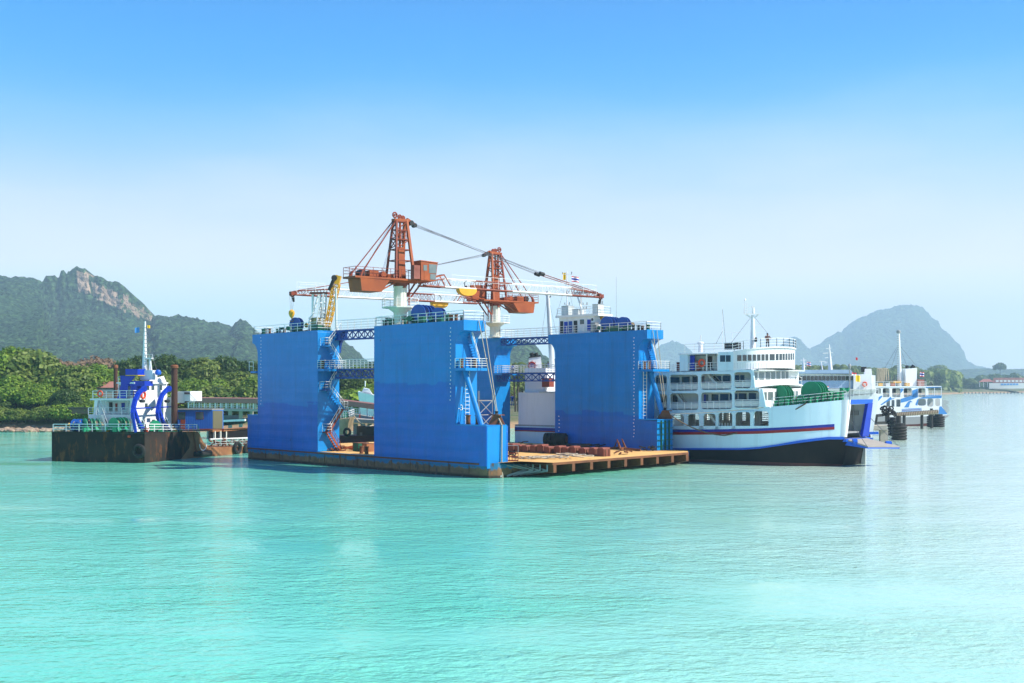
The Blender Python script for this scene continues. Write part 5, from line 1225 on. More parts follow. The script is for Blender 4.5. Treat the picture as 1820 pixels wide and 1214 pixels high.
MB().slab(fp(.1, .86), fp(.9, .86), fp(.9, .86)+bk, fp(.1, .86)+bk, V(0, 0, .1)).build('garage_ceiling', M['ferry_in'], ferry)
iw = fp(.845, .1)+bk*.3; mb = MB()
for k, h in ((0, 0), (.18, 0), (.36, 0)): c = fp(.845, .15)+bk*(.15+k); mb.tube(c, c+V(0, 0, 3.2), .07, .07, 6)
mb.beam(fp(.845, .62)+bk*.1, fp(.845, .62)+bk*.3, .3, .5); mb.build('pipe', M['grey'], ferry)
MB().slab(fp(-.05, -.05)+bk*.1, fp(1.05, -.05)+bk*.1, fp(1.05, -.05)-bk*.05, fp(-.05, -.05)-bk*.05, V(0, 0, -.35)).build('bow_sill', M['strake'], ferry)
r0, r1 = fp(.02, -.08), fp(.9, -.08); rd = V(fwd.x, fwd.y, 0)
q = [r0, r1, r1+rd*4.7+V(0, 0, -.95), r0+rd*3.0+V(0, 0, -.8)]
rp = MB().slab(*q, V(0, 0, .16)).build('bow_ramp', M['concrete'], ferry); mb = MB()
mb.hexa([p+V(0, 0, -.62) if i < 2 else p+V(0, 0, -.15) for i, p in enumerate(q)], [p+V(0, 0, -.01) for p in q]); mb.build('ramp_frame', M['strake'], rp)
mb = MB(); mb.tube(q[2].lerp(q[1], .3)+V(-.4, 0, .1), q[2].lerp(q[1], .3)+V(.3, 0, .1), .35, .35, 12); mb.build('ramp_hinge', M['strake'], rp)
mb = MB(); mb.tube(q[0].lerp(q[3], .35)+V(0, -.1, .1), q[0].lerp(q[3], .35)+V(.5, -.1, .1), .38, .38, 12); mb.build('ramp_hinge', M['strake'], rp)
for s_, e_ in ((fp(.98, .55), q[2]), (fp(.1, .5), q[3])): MB().tube(s_, e_, .035, .035, 5).build('ramp_chain', M['cable'], ferry)
# transom face below the sill and hidden plates so the hull closes
mb = MB(); hb = FP.pt(1504, 830, -ins(1504)); hb.z = -.3; hs = fp(0, -.05); mb.add([hb, hs, fp(1, -.05), V(hb.x+BW*.48, hb.y+BW*.55, -.3)], [(0, 1, 2, 3)]); mb.build('bow_plate', M['hullblack'], ferry)
# garage deck and far side of the ship
def plan_far(p, w_=BEAM): return p+fn*w_
zcar = FP.pt(1215, 763).z; mb = MB()
L_ = [stern, side_at(1330)]; ring = [V(p.x, p.y, zcar) for p in L_]+[V(bw.x-.6, bw.y+.4, zcar), V(far0.x, far0.y, zcar)]+[V(plan_far(p).x, plan_far(p).y, zcar) for p in L_[::-1]]
mb.ngon_prism(ring, V(0, 0, -.2)); mb.build('garage_deck', M['grey'], ferry)
FPf = Path([plan_far(stern), plan_far(side_at(1260)), Vector((far0.x, far0.y))])
mb = MB()
for i in range(12):       # far side pillars with open bays between them
    t = i/11; a_ = plan_far(stern).lerp(plan_far(side_at(1330)), t); mb.box((a_.x, a_.y, zcar), .9, .2, 2.7, fd)
for a_, b_ in zip(FPf.p, FPf.p[1:]): mb.slab(V(a_.x, a_.y, 0), V(b_.x, b_.y, 0), V(b_.x, b_.y, zcar+.9), V(a_.x, a_.y, zcar+.9), V(-.1, -.1, 0))
mb.build('far_side', M['ferry_in'], ferry)
mb = MB()
for k in range(3): 
    a_, b_ = plan_far(stern, BEAM-.3), plan_far(side_at(1330), BEAM-.3); mb.beam(V(a_.x, a_.y, zcar+1.1+k*.3), V(b_.x, b_.y, zcar+1.1+k*.3), .08)
mb.build('far_rail', M['white'], ferry)
# vehicles/casing silhouettes on the garage deck seen through the bays
a_ = plan_far(side_at(1180), 5.2); b_ = plan_far(side_at(1330), 5.2)
for t in (.05, .38, .62, .85): c = a_.lerp(b_, t); MB().box((c.x, c.y, zcar), 1.6, .5, 2.6, fd).build('casing', M['ferry_in'], ferry)
# side arcade with rounded openings (three rows of bays)
def rrect(x0, x1, yt, yb, r_=5.0, n=4):
    r_ = min(r_, (x1-x0)*.4, (yb-yt)*.4); o = []
    for cx_, cy_, a_ in ((x1-r_, yt+r_, -PI/2), (x1-r_, yb-r_, 0), (x0+r_, yb-r_, PI/2), (x0+r_, yt+r_, PI)):
        for i in range(n+1): w_ = a_+PI/2*i/n; o.append((cx_+r_*math.cos(w_), cy_+r_*math.sin(w_)))
    return o
def facade(outer, holes, parent, name, off=0.0, th=.22, mat_=None):
    T = lambda P_: [FP.pt(x, y, off) for x, y in P_]
    q, d, n_ = FP.xy(1200); mb = MB(); mb.ngon_prism(T(outer), V(-n_.x, -n_.y, 0)*th, 0, [T(h) for h in holes]); return mb.build(name, mat_ or M['ferry_shade'], parent)
row3 = [(1128, 1160, 667.5, 696), (1164, 1185.3, 667, 695.6), (1189.8, 1240.5, 666, 694.5), (1245, 1300, 664.8, 693), (1304.5, 1334.5, 661.5, 690.3)]
row2 = [(1128, 1160, 701, 730), (1164, 1186, 700.5, 729.6), (1190.2, 1241.3, 699, 728.6), (1245.3, 1301, 697.5, 727.5), (1304.7, 1349, 694, 724.6)]
row1 = [(1140, 1164, 737, 763), (1168, 1190, 737, 763.4), (1195.5, 1215.3, 736.6, 763.4), (1221.8, 1242.6, 736.2, 763.4), (1249.8, 1271.8, 735.4, 763.4), (1276.3, 1301.4, 733.6, 763.3), (1306.4, 1333.4, 732.6, 762.8), (1339.5, 1366, 731, 761.6)]
outer = [(1120, 765), (1120, 664), (1190, 662), (1245, 660.6), (1300, 658.4), (1338, 656.6), (1342, 690), (1355, 691.5), (1361, 722.5), (1368, 723.5), (1369, 758), (1368, 761.5), (1350, 762.5), (1275, 764.2)]
facade(outer, [rrect(*h) for h in row3+row2+row1], ferry, 'side_gallery')
# decks behind the arcade
def deckslab(name, pxy, zoff=0, px0=1120, px1=1345, inb=BEAM, parent=ferry, th=.15, mat_=None):
    a_, b_ = side_at(px0), side_at(px1); za = FP.pt(px0, prof_at(pxy, px0)).z; zb2 = FP.pt(px1, prof_at(pxy, px1)).z
    q = [V(a_.x, a_.y, za), V(b_.x, b_.y, zb2), V((b_+fn*inb).x, (b_+fn*inb).y, zb2), V((a_+fn*inb).x, (a_+fn*inb).y, za)]
    q = [p+V(fn.x*.2, fn.y*.2, 0) if i < 2 else p for i, p in enumerate(q)]
    return MB().hexa([p-V(0, 0, th) for p in q], q).build(name, mat_ or M['ferry_in'], parent)
d3 = [(1120, 697), (1350, 690.5)]; d2 = [(1120, 732), (1350, 725)]; d4 = [(1120, 663), (1350, 656.5)]
for nm, d_ in (('deck', d3), ('deck', d2), ('deck', d4)): deckslab(nm, d_, px1=1347)
# inner cabin walls with windows, set 1.6 m inboard
IP = Path([Vector(p)+fn*1.7 for p in (side_at(1100), side_at(1350))])
def inwall(yt, yb, x0, x1):
    a_, b_ = IP.pt(x0, yt), IP.pt(x1, yt); c_, d_ = IP.pt(x1, yb), IP.pt(x0, yb)
    return MB().slab(a_, b_, c_, d_, V(fn.x, fn.y, 0)*.15).build('cabin_wall', M['ferry_in'], ferry)
w3 = inwall(660, 697, 1120, 1347); w2 = inwall(693, 731, 1120, 1355)
for x0, x1 in ((1163, 1170), (1172, 1184), (1192, 1208), (1212, 1226), (1231, 1240), (1246, 1252), (1268, 1282), (1285, 1298), (1305, 1314), (1316, 1323)): IP.win(x0, x1, 670-(x0-1200)*.03, 682-(x0-1200)*.03).build('window', M['glass'], w3)
for x0, x1 in ((1164, 1172), (1176, 1184), (1196, 1204), (1254, 1259), (1265, 1277), (1280, 1295), (1297, 1301), (1305, 1311), (1313, 1327), (1331, 1344)): IP.win(x0, x1, 703-(x0-1200)*.035, 714.5-(x0-1200)*.035).build('window', M['glass'], w2)
for x0, y0 in ((1251, 701), (1160, 704)): IP.win(x0, x0+4, y0, y0+25).build('door', M['cobalt'], w2)
# gallery railings: panels and posts, and stairs
def gal_rail(x0, x1, y0, y1, h=11.5):
    mb = MB(); a_, b_ = FP.pt(x0, y0, -.12), FP.pt(x1, y1, -.12); mb.rail([a_, b_], .95, 2, 1.0, .03, mi=0)
    o = mb.build('gallery_rail', M['white'], ferry); d_ = V(0, 0, .12)
    MB().slab(a_+d_, b_+d_, b_+V(0, 0, .8), a_+V(0, 0, .8), V(fn.x, fn.y, 0)*.03).build('rail_panel', M['ferry_in'], o)
for (x0, x1, yt, yb) in row3+row2: gal_rail(x0+.5, x1-.5, yb-.5, yb-.9)
def sstair(x0, y0, x1, y1, path=FP, off=-1.0):
    mb = MB(); a_, b_ = path.pt(x0, y0, off), path.pt(x1, y1, off); iv = V(fn.x, fn.y, 0)*.75
    for o_ in (V(0, 0, 0), iv): mb.beam(a_+o_, b_+o_, .08, .3)
    for i in range(10): c = a_.lerp(b_, i/9.); mb.beam(c, c+iv, .25, .05)
    st = mb.build('stairway', M['ferry_in'], ferry); hr = MB()
    for o_ in (V(0, 0, 0), iv): hr.beam(a_+o_+V(0, 0, .9), b_+o_+V(0, 0, .9), .06)
    hr.build('handrail', M['grey'], st)
sstair(1250, 665, 1273, 690); sstair(1195, 700, 1213, 727); sstair(1252, 735, 1272, 761)
for i in range(5): 
    x0 = 1276+i*5; FP.win(x0, x0+.8, 752, 762.5, -.3, .05).build('stanchion', M['white'], ferry)
# superstructure fronts: plan = side line, then a curved front across the beam
def front_plan(px_s, bulge, inset=0.0, n=26):
    a_ = side_at(px_s)+fn*inset; w_ = BEAM-2*inset; out = []
    for i in range(n+1):
        th = PI*i/n; across = (1-math.cos(th))/2; f_ = max(0, math.sin(th))**.75*bulge
        out.append(a_+fn*w_*across+fd*f_)
    return [side_at(1200)+fn*inset]+out
def solve_bulge(px_s, px_r, inset=0):
    lo, hi = 0, 14
    for _ in range(30):
        m_ = (lo+hi)/2; mxp = max(CX+FPX*p.x/p.y for p in front_plan(px_s, m_, inset))
        if mxp < px_r: lo = m_
        else: hi = m_
    return lo
def level(name, px_s, px_r, yt, yb, ytr, ybr, mat_, roof=.0):
    """level whose side/front wall runs from px_s round to px_r; yt,yb rows at px_s, ytr,ybr at px_r"""
    b_ = solve_bulge(px_s, px_r); pl = front_plan(px_s, b_)[1:]; P_ = Path(pl)
    a_ = side_at(px_s); zt = HCAM+(HY-yt)/FPX*a_.y; zb2 = HCAM+(HY-yb)/FPX*a_.y
    # slope from row measurements at the far right
    k = min(range(len(pl)), key=lambda i: -(pl[i].x/pl[i].y)); e = pl[k]; f_ = (e-a_).dot(fd)
    dzt = (HCAM+(HY-ytr)/FPX*e.y-zt)/max(f_+.01, .5); dzb = (HCAM+(HY-ybr)/FPX*e.y-zb2)/max(f_+.01, .5)
    Z = lambda p, z, dz: z+dz*max(0, (p-a_).dot(fd)); vs = []
    for p in pl: vs += [V(p.x, p.y, Z(p, zb2, dzb)), V(p.x, p.y, Z(p, zt, dzt))]
    m_ = len(pl); mb = MB(); mb.add(vs, [(2*i, 2*i+2, 2*i+3, 2*i+1) for i in range(m_-1)]+[tuple(2*i+1 for i in range(m_))]+[tuple(2*i for i in range(m_))[::-1]])
    o = mb.build(name, mat_, ferry, True); P_.Z = Z; P_.b = b_; P_.top = [V(p.x, p.y, Z(p, zt, dzt)) for p in pl]; P_.bot = [V(p.x, p.y, Z(p, zb2, dzb)) for p in pl]; return o, P_
lv2, Q2 = level('deckhouse_level', 1350, 1421, 690.5, 724.5, 687, 719, M['ferry_white'])
lv3, Q3 = level('deckhouse_level', 1335, 1406, 656, 691.2, 655, 686.5, M['ferry_white'])
lvb, QB = level('bridge_level', 1303, 1413, 626.5, 659, 621, 656.3, M['ferry_white'])
ledge, QL = level('bridge_wing_deck', 1336, 1427, 690.6, 692.6, 685, 687.5, M['ferry_white'])
lid, QT = level('bridge_roof', 1302, 1415, 624.5, 626.6, 619.5, 621.5, M['ferry_white'])
MB().rail([p+V(0, 0, .02) for p in QT.top[:-6:2]], 1.05, 3, 1.3, .03).build('guard_rail', M['white'], lid)
MB().rail([p+V(0, 0, .02) for p in QL.top[14:22:2]], .9, 2, 2.0, .025).build('guard_rail', M['white'], ledge)
bx = [(1310.5, 1317.8), (1320, 1327), (1329, 1335.6), (1338, 1343.6), (1346, 1351.4), (1353.6, 1358.6), (1360.6, 1365.4), (1368, 1376.6), (1379, 1383.4), (1385.2, 1389.6), (1391, 1394.4), (1396, 1399.2), (1400.8, 1403.6), (1405, 1407.6), (1409, 1411.2)]
for i, (x0, x1) in enumerate(bx):
    f_ = (x0-1303)/110; yt = 631.5-3.8*f_; yb = 641.8-2.4*f_; QB.win(x0, x1, yt, yb, .04, .06).build('window', M['glass'], lvb)
mb = MB()
for i in range(22): x0 = 1306+i*4.7; QB.win(x0, x0+.5, 645, 655, .02, .02, mb)
mb.build('plate_seam', M['ferry_in'], lvb)['kind'] = 'stuff'
for (x0, x1) in ((1337.2, 1346), (1349.4, 1358), (1361, 1368.6), (1370.8, 1377.6), (1380.2, 1386.6), (1389.4, 1394.6), (1396.4, 1401)):
    f_ = (x0-1337)/64; QB_ = Q3.win(x0, x1, 662-1.8*f_, 675.6-3*f_, .04, .06); QB_.build('window', M['glasslight'], lv3)
for (x0, x1) in ((1354, 1362.5), (1365, 1373.6), (1377, 1383), (1400, 1406), (1408.5, 1412), (1414, 1418)):
    f_ = (x0-1354)/64; Q2.win(x0, x1, 697-2*f_, 711-2*f_, .04, .06).build('window', M['glasslight'], lv2)
# bridge level side part with two windows, aft cabins on the top deck
zz = FP.pt(1285, 625).z; a_ = side_at(1276); b_ = side_at(1304)
def sideblock(x0, x1, yt, yb, inb0, inb1, name, mat_, parent=ferry):
    a_, b_ = side_at(x0), side_at(x1); zt0 = HCAM+(HY-yt)/FPX*((a_+b_)/2).y; zb0 = HCAM+(HY-yb)/FPX*((a_+b_)/2).y; q = [a_+fn*inb0, b_+fn*inb0, b_+fn*inb1, a_+fn*inb1]
    return MB().hexa([V(p.x, p.y, zb0) for p in q], [V(p.x, p.y, zt0) for p in q]).build(name, mat_, parent)
sb = sideblock(1276, 1303.4, 625.5, 660, 0, BEAM, 'bridge_side', M['ferry_shade'])
for x0, x1 in ((1280, 1289), (1290.4, 1298.6)): FP.win(x0, x1, 631.5, 643).build('window', M['glass'], sb)
ac = sideblock(1208, 1222, 629.5, 659.5, 0.0, 8, 'aft_cabin', M['ferry_shade']); FP.win(1221, 1230, 632, 658, -.6, .1).build('door_frame', M['cobalt'], ac)
ac2 = sideblock(1222, 1276, 631, 660, 1.8, 8, 'aft_cabin', M['ferry_in']); aw_ = sideblock(1206, 1277, 627.8, 629.8, -.2, 9, 'awning', M['ferry_white'])
A2 = Path([side_at(1200)+fn*1.8, side_at(1290)+fn*1.8])
for x0, x1, m_ in ((1223, 1230, 'ferry_white'), (1258, 1266, 'black')): A2.win(x0, x1, 633, 655).build('door', M[m_], ac2)
for px in (1255.5, 1275): MB().box(FP.pt(px, 659, -.1), .12, .12, 2.15, fd).build('post', M['white'], aw_)
MB().rail([FP.pt(1223, 659.6, -.1), FP.pt(1275, 658, -.1)], 1.0, 3, 1.1, .028).build('guard_rail', M['white'], ferry)
MB().rail([FP.pt(1168, 663, -.3), FP.pt(1207, 661, -.3)], .95, 4, 1.1, .028).build('guard_rail', M['white'], ferry)
locker(FP.pt(1198, 661, -2.5), 1.7, 1.2, 1.25, M['redoxide'], 'red box on the open top deck of the big ferry', 'deck_locker', (fd.x, fd.y))
def lifebuoy(p, axd, s, parent): 
    o = MB().torus(p, axd, .32*s, .1*s, 18, 6).build('lifebuoy', M['lifered'], parent, True)
lifebuoy(FP.pt(1247, 645, -.02), (fn.x, fn.y, 0), 1.3, ferry)
mb = MB(); mb.lathe(FP.pt(1235, 659, -.8), [(.35, 0), (.38, .1), (.38, 1.1), (.3, 1.3)], 12); mb.build('life_raft_canister', M['cap'], ferry, True)
# roof gear: railing, searchlight, mast, aerials
zr = QT.top[3].z; mb = MB(); rp_ = [side_at(1215)+fn*.3, side_at(1303)+fn*.3]
mb.rail([V(p.x, p.y, FP.pt(1250, 625.8).z+.03) for p in rp_]+[QT.top[1]], 1.05, 3, 1.6, .026); mb.build('guard_rail', M['white'], ferry)
sbx = side_at(1291)+fn*1.5; MB().box((sbx.x, sbx.y, zr), 2.0, .8, .85, fd).build('black_locker', M['black'], ferry)
mP = Q = Vector((side_at(1319)+fn*6)); bas = V((1338-CX)/FPX*150.5, 150.5, zr)
mt_ = MB(); Ym = 150.5
mt_.tube(bas, at(1338, 560, Ym), .36, .2, 14); ms_ = mt_.build('mast', M['ferry_white'], ferry, True)
mb = MB(); mb.hexa([at(1322, 559, Ym-.3), at(1350, 559, Ym-.3), at(1350, 559, Ym+.3), at(1322, 559, Ym+.3)], [at(1321, 557, Ym-.3), at(1352, 557, Ym-.3), at(1352, 557, Ym+.3), at(1321, 557, Ym+.3)])
mb.beam(at(1326, 559, Ym), at(1335, 565, Ym), .15); mb.beam(at(1348, 559, Ym), at(1341, 565, Ym), .15); mb.build('mast_platform', M['white'], ms_)
mb = MB(); mb.rail([at(1322, 557, Ym-.3), at(1338, 557, Ym-.3)], .75, 2, .7, .025); mb.tube(at(1339, 557, Ym), at(1339, 546, Ym), .2, .12, 8); mb.beam(at(1335.5, 545, Ym), at(1342, 544.5, Ym), .22, .12)
mb.tube(at(1323.5, 557, Ym), at(1323.5, 533, Ym), .04); mb.tube(at(1327, 557, Ym), at(1327, 538, Ym), .04); mb.beam(at(1320, 541, Ym), at(1327, 541, Ym), .06); mb.lathe(at(1324, 535, Ym), [(.05, 0), (.14, .1), (.05, .3)], 8)
mb.beam(at(1341, 578, Ym), at(1350, 577, Ym), .07); mb.beam(at(1341, 592, Ym), at(1352, 590.5, Ym), .07); mb.build('aerial', M['white'], ms_)
mb = MB(); mb.tube(at(1342, 604, Ym-.6), at(1345, 604, Ym-.6), .32, .32, 12); mb.build('horn', M['black'], ms_, True)
mb = MB()
for (a_, b_) in (((1333, 566), (1297, 613)), ((1343, 566), (1372, 602)), ((1284, 589), (1272, 612)), ((1284, 550), (1290, 612))): mb.tube(at(*a_, Ym), at(*b_, Ym), .02, .02, 4)
mb.build('stay_wire', M['cable'], ferry)
mb = MB(); mb.tube(at(1284, 622, 154), at(1284, 545, 154), .04, .02, 6); mb.tube(at(1301, 616, 154), at(1301, 592, 154), .035); mb.beam(at(1290, 590, 154), at(1320, 591.5, 154), .04); mb.build('aerial', M['white'], ferry)
mb = MB(); mb.lathe(at(1245, 626, 156), [(.3, 0), (.28, 1.0), (.42, 1.1), (.42, 1.3), (.2, 1.4)], 12); mb.tube(at(1245, 608, 156), at(1245.5, 596, 156), .06); mb.build('aerial', M['white'], ferry)
# bow deck with green winches and rail
zbow = FP.pt(1440, 718).z-.25
mb = MB(); ring = [V(*FP.xy(px, -.1)[0], zbow+(px-1440)*.012) for px in (1352, 1380, 1410, 1440, 1470, 1496)]; f0 = [V(far1.x-.3, far1.y-.3, zbow+.7), V((side_at(1352)+fn*BEAM).x, (side_at(1352)+fn*BEAM).y, zbow-1)]
mb.add(ring+f0, [tuple(range(8))]); mb.build('bow_deck', M['dgreen'], ferry)
MB().rail([FP.pt(px, prof_at(topb, px)-.2, -.05) for px in range(1372, 1506, 11)], 1.05, 3, 1.2, .028).build('guard_rail', M['white'], ferry)
def gwinch(px, py, Y, s, ang, label): winch(at(px, py, Y), ang, label, M['green'], s, 'green winches on the ferry bow')
gwinch(1386, 722, 151, 1.45, -.55, 'big green winch beside the superstructure on the ferry bow'); gwinch(1447, 717, 149.5, 1.45, -.6, 'big green winch in the middle of the ferry bow')
gwinch(1413, 721, 152, .7, 1.2, 'small green winch between the two big ones on the ferry bow'); gwinch(1466, 716, 150, .8, 1.9, 'small green winch right of the middle big one'); gwinch(1484, 714, 151, .7, .3, 'green winch nearest the bow door')
vent(at(1496, 713, 150), 'green cowl ventilator at the bow end of the ferry', 1.7, M['green'])
gg = random.Random(4)
for i in range(9):
    p = FP.pt(1376+i*13.5, prof_at(topb, 1376+i*13.5)+1, -.6-gg.random()*1.2); mb = MB(); bitt_mesh(mb, p, .2, .7); bitt_mesh(mb, p+V(.55, -.3, 0), .2, .7); mb.box(p+V(.27, -.15, -.05), 1.1, .5, .1, fd)
    tag(mb.build('bitts', M['green'], None, True, org=p), ORD[i]+' pair of green bitts from the left along the ferry bow rail', 'bollard', 'green bitts on the ferry bow')['kind'] = 'thing'
# stern block seen through the back of the dock, funnel and after mast
s0 = sideblock(921, 1010, 698, 760, .05, 9, 'stern_wall', M['ferry_white']); s1_ = sideblock(925, 962, 654, 699, 1.0, 6, 'stern_house', M['ferry_white']); s2 = sideblock(958, 1120, 696, 699, 0, 9, 'stern_deck', M['ferry_in'])
sideblock(1010, 1120, 698, 760, .3, 9, 'stern_wall', M['ferry_white']); sideblock(960, 973, 672, 688, .4, 1.5, 'vent_box', M['redoxide'])
fu = FP.pt(950, 660, -3); Yf = fu.y; mb = MB(); rg = [(938.5, 664), (964, 664), (961.5, 635), (939.5, 636.5)]
mb.hexa([at(938.5, 668, Yf), at(965, 668, Yf), at(965, 668, Yf+2.6), at(938.5, 668, Yf+2.6)], [at(940, 636, Yf), at(961, 633.5, Yf), at(961, 633.5, Yf+2.6), at(940, 636, Yf+2.6)]); fun = mb.build('funnel', M['ferry_white'], ferry)
mb = MB(); mb.hexa([at(938.5, 636.5, Yf-.1), at(962, 633.5, Yf-.1), at(962, 633.5, Yf+2.7), at(938.5, 636.5, Yf+2.7)], [at(941, 634, Yf-.1), at(960, 631, Yf-.1), at(960, 631, Yf+2.7), at(941, 634, Yf+2.7)])
for px in (945.5, 953.5): mb.tube(at(px+1, 634, Yf+1), at(px-1.5, 627.5, Yf+1), .3, .34, 10)
mb.build('exhaust', M['black'], fun)
ec = at(945.5, 650, Yf-.08); mb = MB(); mb.torus(ec, (0, 1, 0), .5, .09, 22, 6)
for i in range(8): w_ = i*PI/4; d_ = V(math.cos(w_), 0, math.sin(w_)); mb.beam(ec+d_*.12, ec+d_*.8, .08, .06)
mb.build('wheel_emblem', M['redstripe'], fun)
mb = MB(); mb.add([ec+V(x, -.03, z) for x, z in ((-.33, -.18), (.33, -.18), (.33, .02), (-.33, .02))], [(0, 1, 2, 3)]); mb.add([ec+V(x, -.03, z) for x, z in ((-.33, .15), (.33, .15), (.3, .3), (-.3, .3))], [(0, 1, 2, 3)]); mb.build('emblem_stripe', M['navy'], fun)
am = at(982, 600, 176); mb = MB(); mb.tube(at(981.5, 655, 176), at(973, 517, 176), .42, .24, 12); mb.build('after_mast', M['ferry_in'], ferry, True)
mb = MB(); mb.beam(at(969, 525, 176), at(980, 524, 176), .06); mb.beam(at(974, 531, 176), at(979, 526, 176), .2, .2); 
for a_ in (962, 990): mb.tube(at(973.5, 522, 176), at(a_, 600, 178), .018, .018, 4)
mb.build('stay_wire', M['cable'], ferry)
rope('mooring_rope', [at(1192, 738, 150), FP.pt(1290, 774, .3), FP.pt(1432, 717, .3)], .085, 'dark mooring rope drooping along the ferry side from the dock to the bow deck', M['timber'], .55, group='ropes to the ferry')
rope('mooring_rope', [at(1192, 736, 150), FP.pt(1358, 724, .2)], .04, 'thin rope running from the dock fairlead along the ferry gallery', M['rope'], .15, group='ropes to the ferry')

# ------------------------------------------------------------------ second ferry moored behind the bow
Y2 = 205.0; f2 = thing('passenger_ferry', 'white and pale blue ferry mostly hidden behind the big ferry bow', 'ferry', V((1480-CX)/FPX*Y2, Y2, 0))
def vslab(mb, pts_, Y, depth, yaw=0): return mb.ngon_prism([at(x, y, Y+(x-pts_[0][0])/FPX*Y*yaw) for x, y in pts_], V(depth*.25, depth, 0))
def flat(name, pts_, mat_, parent, Y, depth=8.0, yaw=0, label=None): mb = MB(); vslab(mb, pts_, Y, depth, yaw); return mb.build(name, mat_, parent, label=label)
flat('hull', [(1400, 716), (1555, 700), (1562, 705), (1550, 778), (1400, 790)], M['ferry_white'], f2, Y2, 9)
flat('hull_base', [(1400, 782), (1552, 779), (1549, 790), (1400, 800)], M['strake'], f2, Y2-.15, 9)
uw = flat('upper_works', [(1412, 664), (1556, 667), (1556, 712), (1412, 720)], M['ferry_white'], f2, Y2+.5, 9)
flat('roof', [(1405, 664), (1420, 657.5), (1512, 657), (1517, 664)], M['roofpale'], f2, Y2-.4, 10)
flat('blue_band', [(1412, 676.5), (1516, 676.5), (1516, 690), (1412, 690)], M['roofpale'], f2, Y2+.3, .3)
for i in range(14): x0 = 1420.5+i*6.9; flat('window', [(x0, 668.5), (x0+5.4, 668.5), (x0+5.4, 675.8), (x0, 675.8)], M['glass'], uw, Y2+.3, .3)
flat('deck_edge', [(1412, 690.4), (1560, 692), (1560, 694), (1412, 692.4)], M['ferry_in'], f2, Y2-.5, 4)
flat('wheelhouse', [(1517, 666), (1549, 664), (1549, 668), (1549, 700), (1517, 700)], M['ferry_white'], f2, Y2-.2, 6)
fn2 = flat('funnel', [(1536, 668), (1550, 668), (1549, 655.5), (1537, 655.5)], M['ferry_white'], f2, Y2+3, 2.4)
mb = MB()
for px in (1533.5, 1538): mb.tube(at(px, 661, Y2+3.5), at(px-.5, 652, Y2+3.5), .28)
mb.build('exhaust', M['black'], fn2)
MB().rail([at(1517, 706, Y2-1), at(1548, 704, Y2-1), at(1562, 701, Y2-1)], 1.2, 4, 1.0, .03).build('guard_rail', M['white'], f2)
MB().rail([at(1517, 694, Y2-1), at(1560, 693, Y2-1)], 1.1, 3, 1.0, .03).build('guard_rail', M['white'], f2)
lifebuoy(at(1537, 683, Y2-.4), (0, 1, 0), 1.1, f2)
mb = MB(); q = [(1541, 770, Y2-1.5), (1561, 769.5, Y2-1.5)]; mb.beam(at(*q[0]), at(*q[1]), .5, .45); mb.build('bow_sill', M['strake'], f2)
mb = MB(); mb.tube(at(1541, 776, Y2-1.8), at(1546, 776, Y2-1.8), .42, .42, 14); mb.build('wheel_fender', M['black'], f2)
tm = [(1474, 612, 660, .5)]
mb = MB(); mb.tube(at(1476, 659, Y2+2), at(1473.5, 612, Y2+2), .42, .1, 8)
for y_, w_ in ((645, 9), (636, 8), (628, 12), (620, 6)): mb.beam(at(1474-w_, y_, Y2+2), at(1474+w_*.5, y_-1, Y2+2), .3, .14)
mb.build('mast', M['white'], f2); mb = MB(); mb.tube(at(1462, 659, Y2+2), at(1459, 642, Y2+2), .12, .08, 6); mb.beam(at(1456, 642, Y2+2), at(1474, 643, Y2+2), .12); mb.tube(at(1428, 659, Y2+4), at(1428, 636, Y2+4), .3, .08, 8)
for y_ in (652, 646, 640): mb.beam(at(1423, y_, Y2+4), at(1433, y_, Y2+4), .14)
mb.build('mast', M['white'], f2); mb = MB(); mb.tube(at(1510, 710, Y2-3), at(1510, 655, Y2-3), .13, .09, 8); mb.lathe(at(1510, 655, Y2-3), [(.22, 0), (.3, .5), (.12, .8)], 8); mb.build('light_post', M['grey'], f2)
ensign(at(1434, 650, Y2+4), .85, .7, 'striped flag flying from the mast behind the big ferry bridge'); ensign(at(1458, 692, Y2-4), 1.4, .7, 'drooping striped flag above the green winches of the ferry bow', d=(.9, -.3))
ensign(at(1521, 678, Y2-3), .95, 1.1, 'small yellow flag on the second ferry', ('flagyellow',), (1,))
ensign(at(1514, 667, Y2-3), 1.0, .5, 'folded striped flag beside the yellow flag on the second ferry', ('flagred', 'flagwhite'), (1, 1)); ensign(at(1521, 640, 300), .6, .7, 'tiny red flag on a thin pole behind the second ferry', ('flagred',), (1,))

# ------------------------------------------------------------------ third ferry, striped, at the right
Y3 = 285.0; f3 = thing('striped_ferry', 'white ferry with sky blue wave stripes moored behind the black piles', 'ferry', V((1620-CX)/FPX*Y3, Y3, 0))
def fl3(name, pts_, mat_, parent=f3, dy=0, depth=.3, label=None): return flat(name, pts_, M[mat_], parent, Y3+dy, depth, .12, label)
F3 = Fr(at(1550, 756, Y3).xy, (1, .12))
def P3(px, py, v0=0): return F3.pt(px, py, v0)
def ply(name, pts_, mat_, parent, v0=0, depth=.2, holes=()):
    mb = MB(); mb.ngon_prism([P3(x, y, v0) for x, y in pts_], V(F3.n.x, F3.n.y, 0)*depth, 0, [[P3(x, y, v0) for x, y in h] for h in holes]); return mb.build(name, M[mat_], parent)
ply('core', [(1546, 700), (1672, 703), (1672, 733), (1640, 736), (1546, 735)], 'ferry_in', f3, 2.2, 6)
w3a = [(1553, 1560.5), (1563, 1566), (1569, 1581), (1585, 1601), (1606, 1621)]
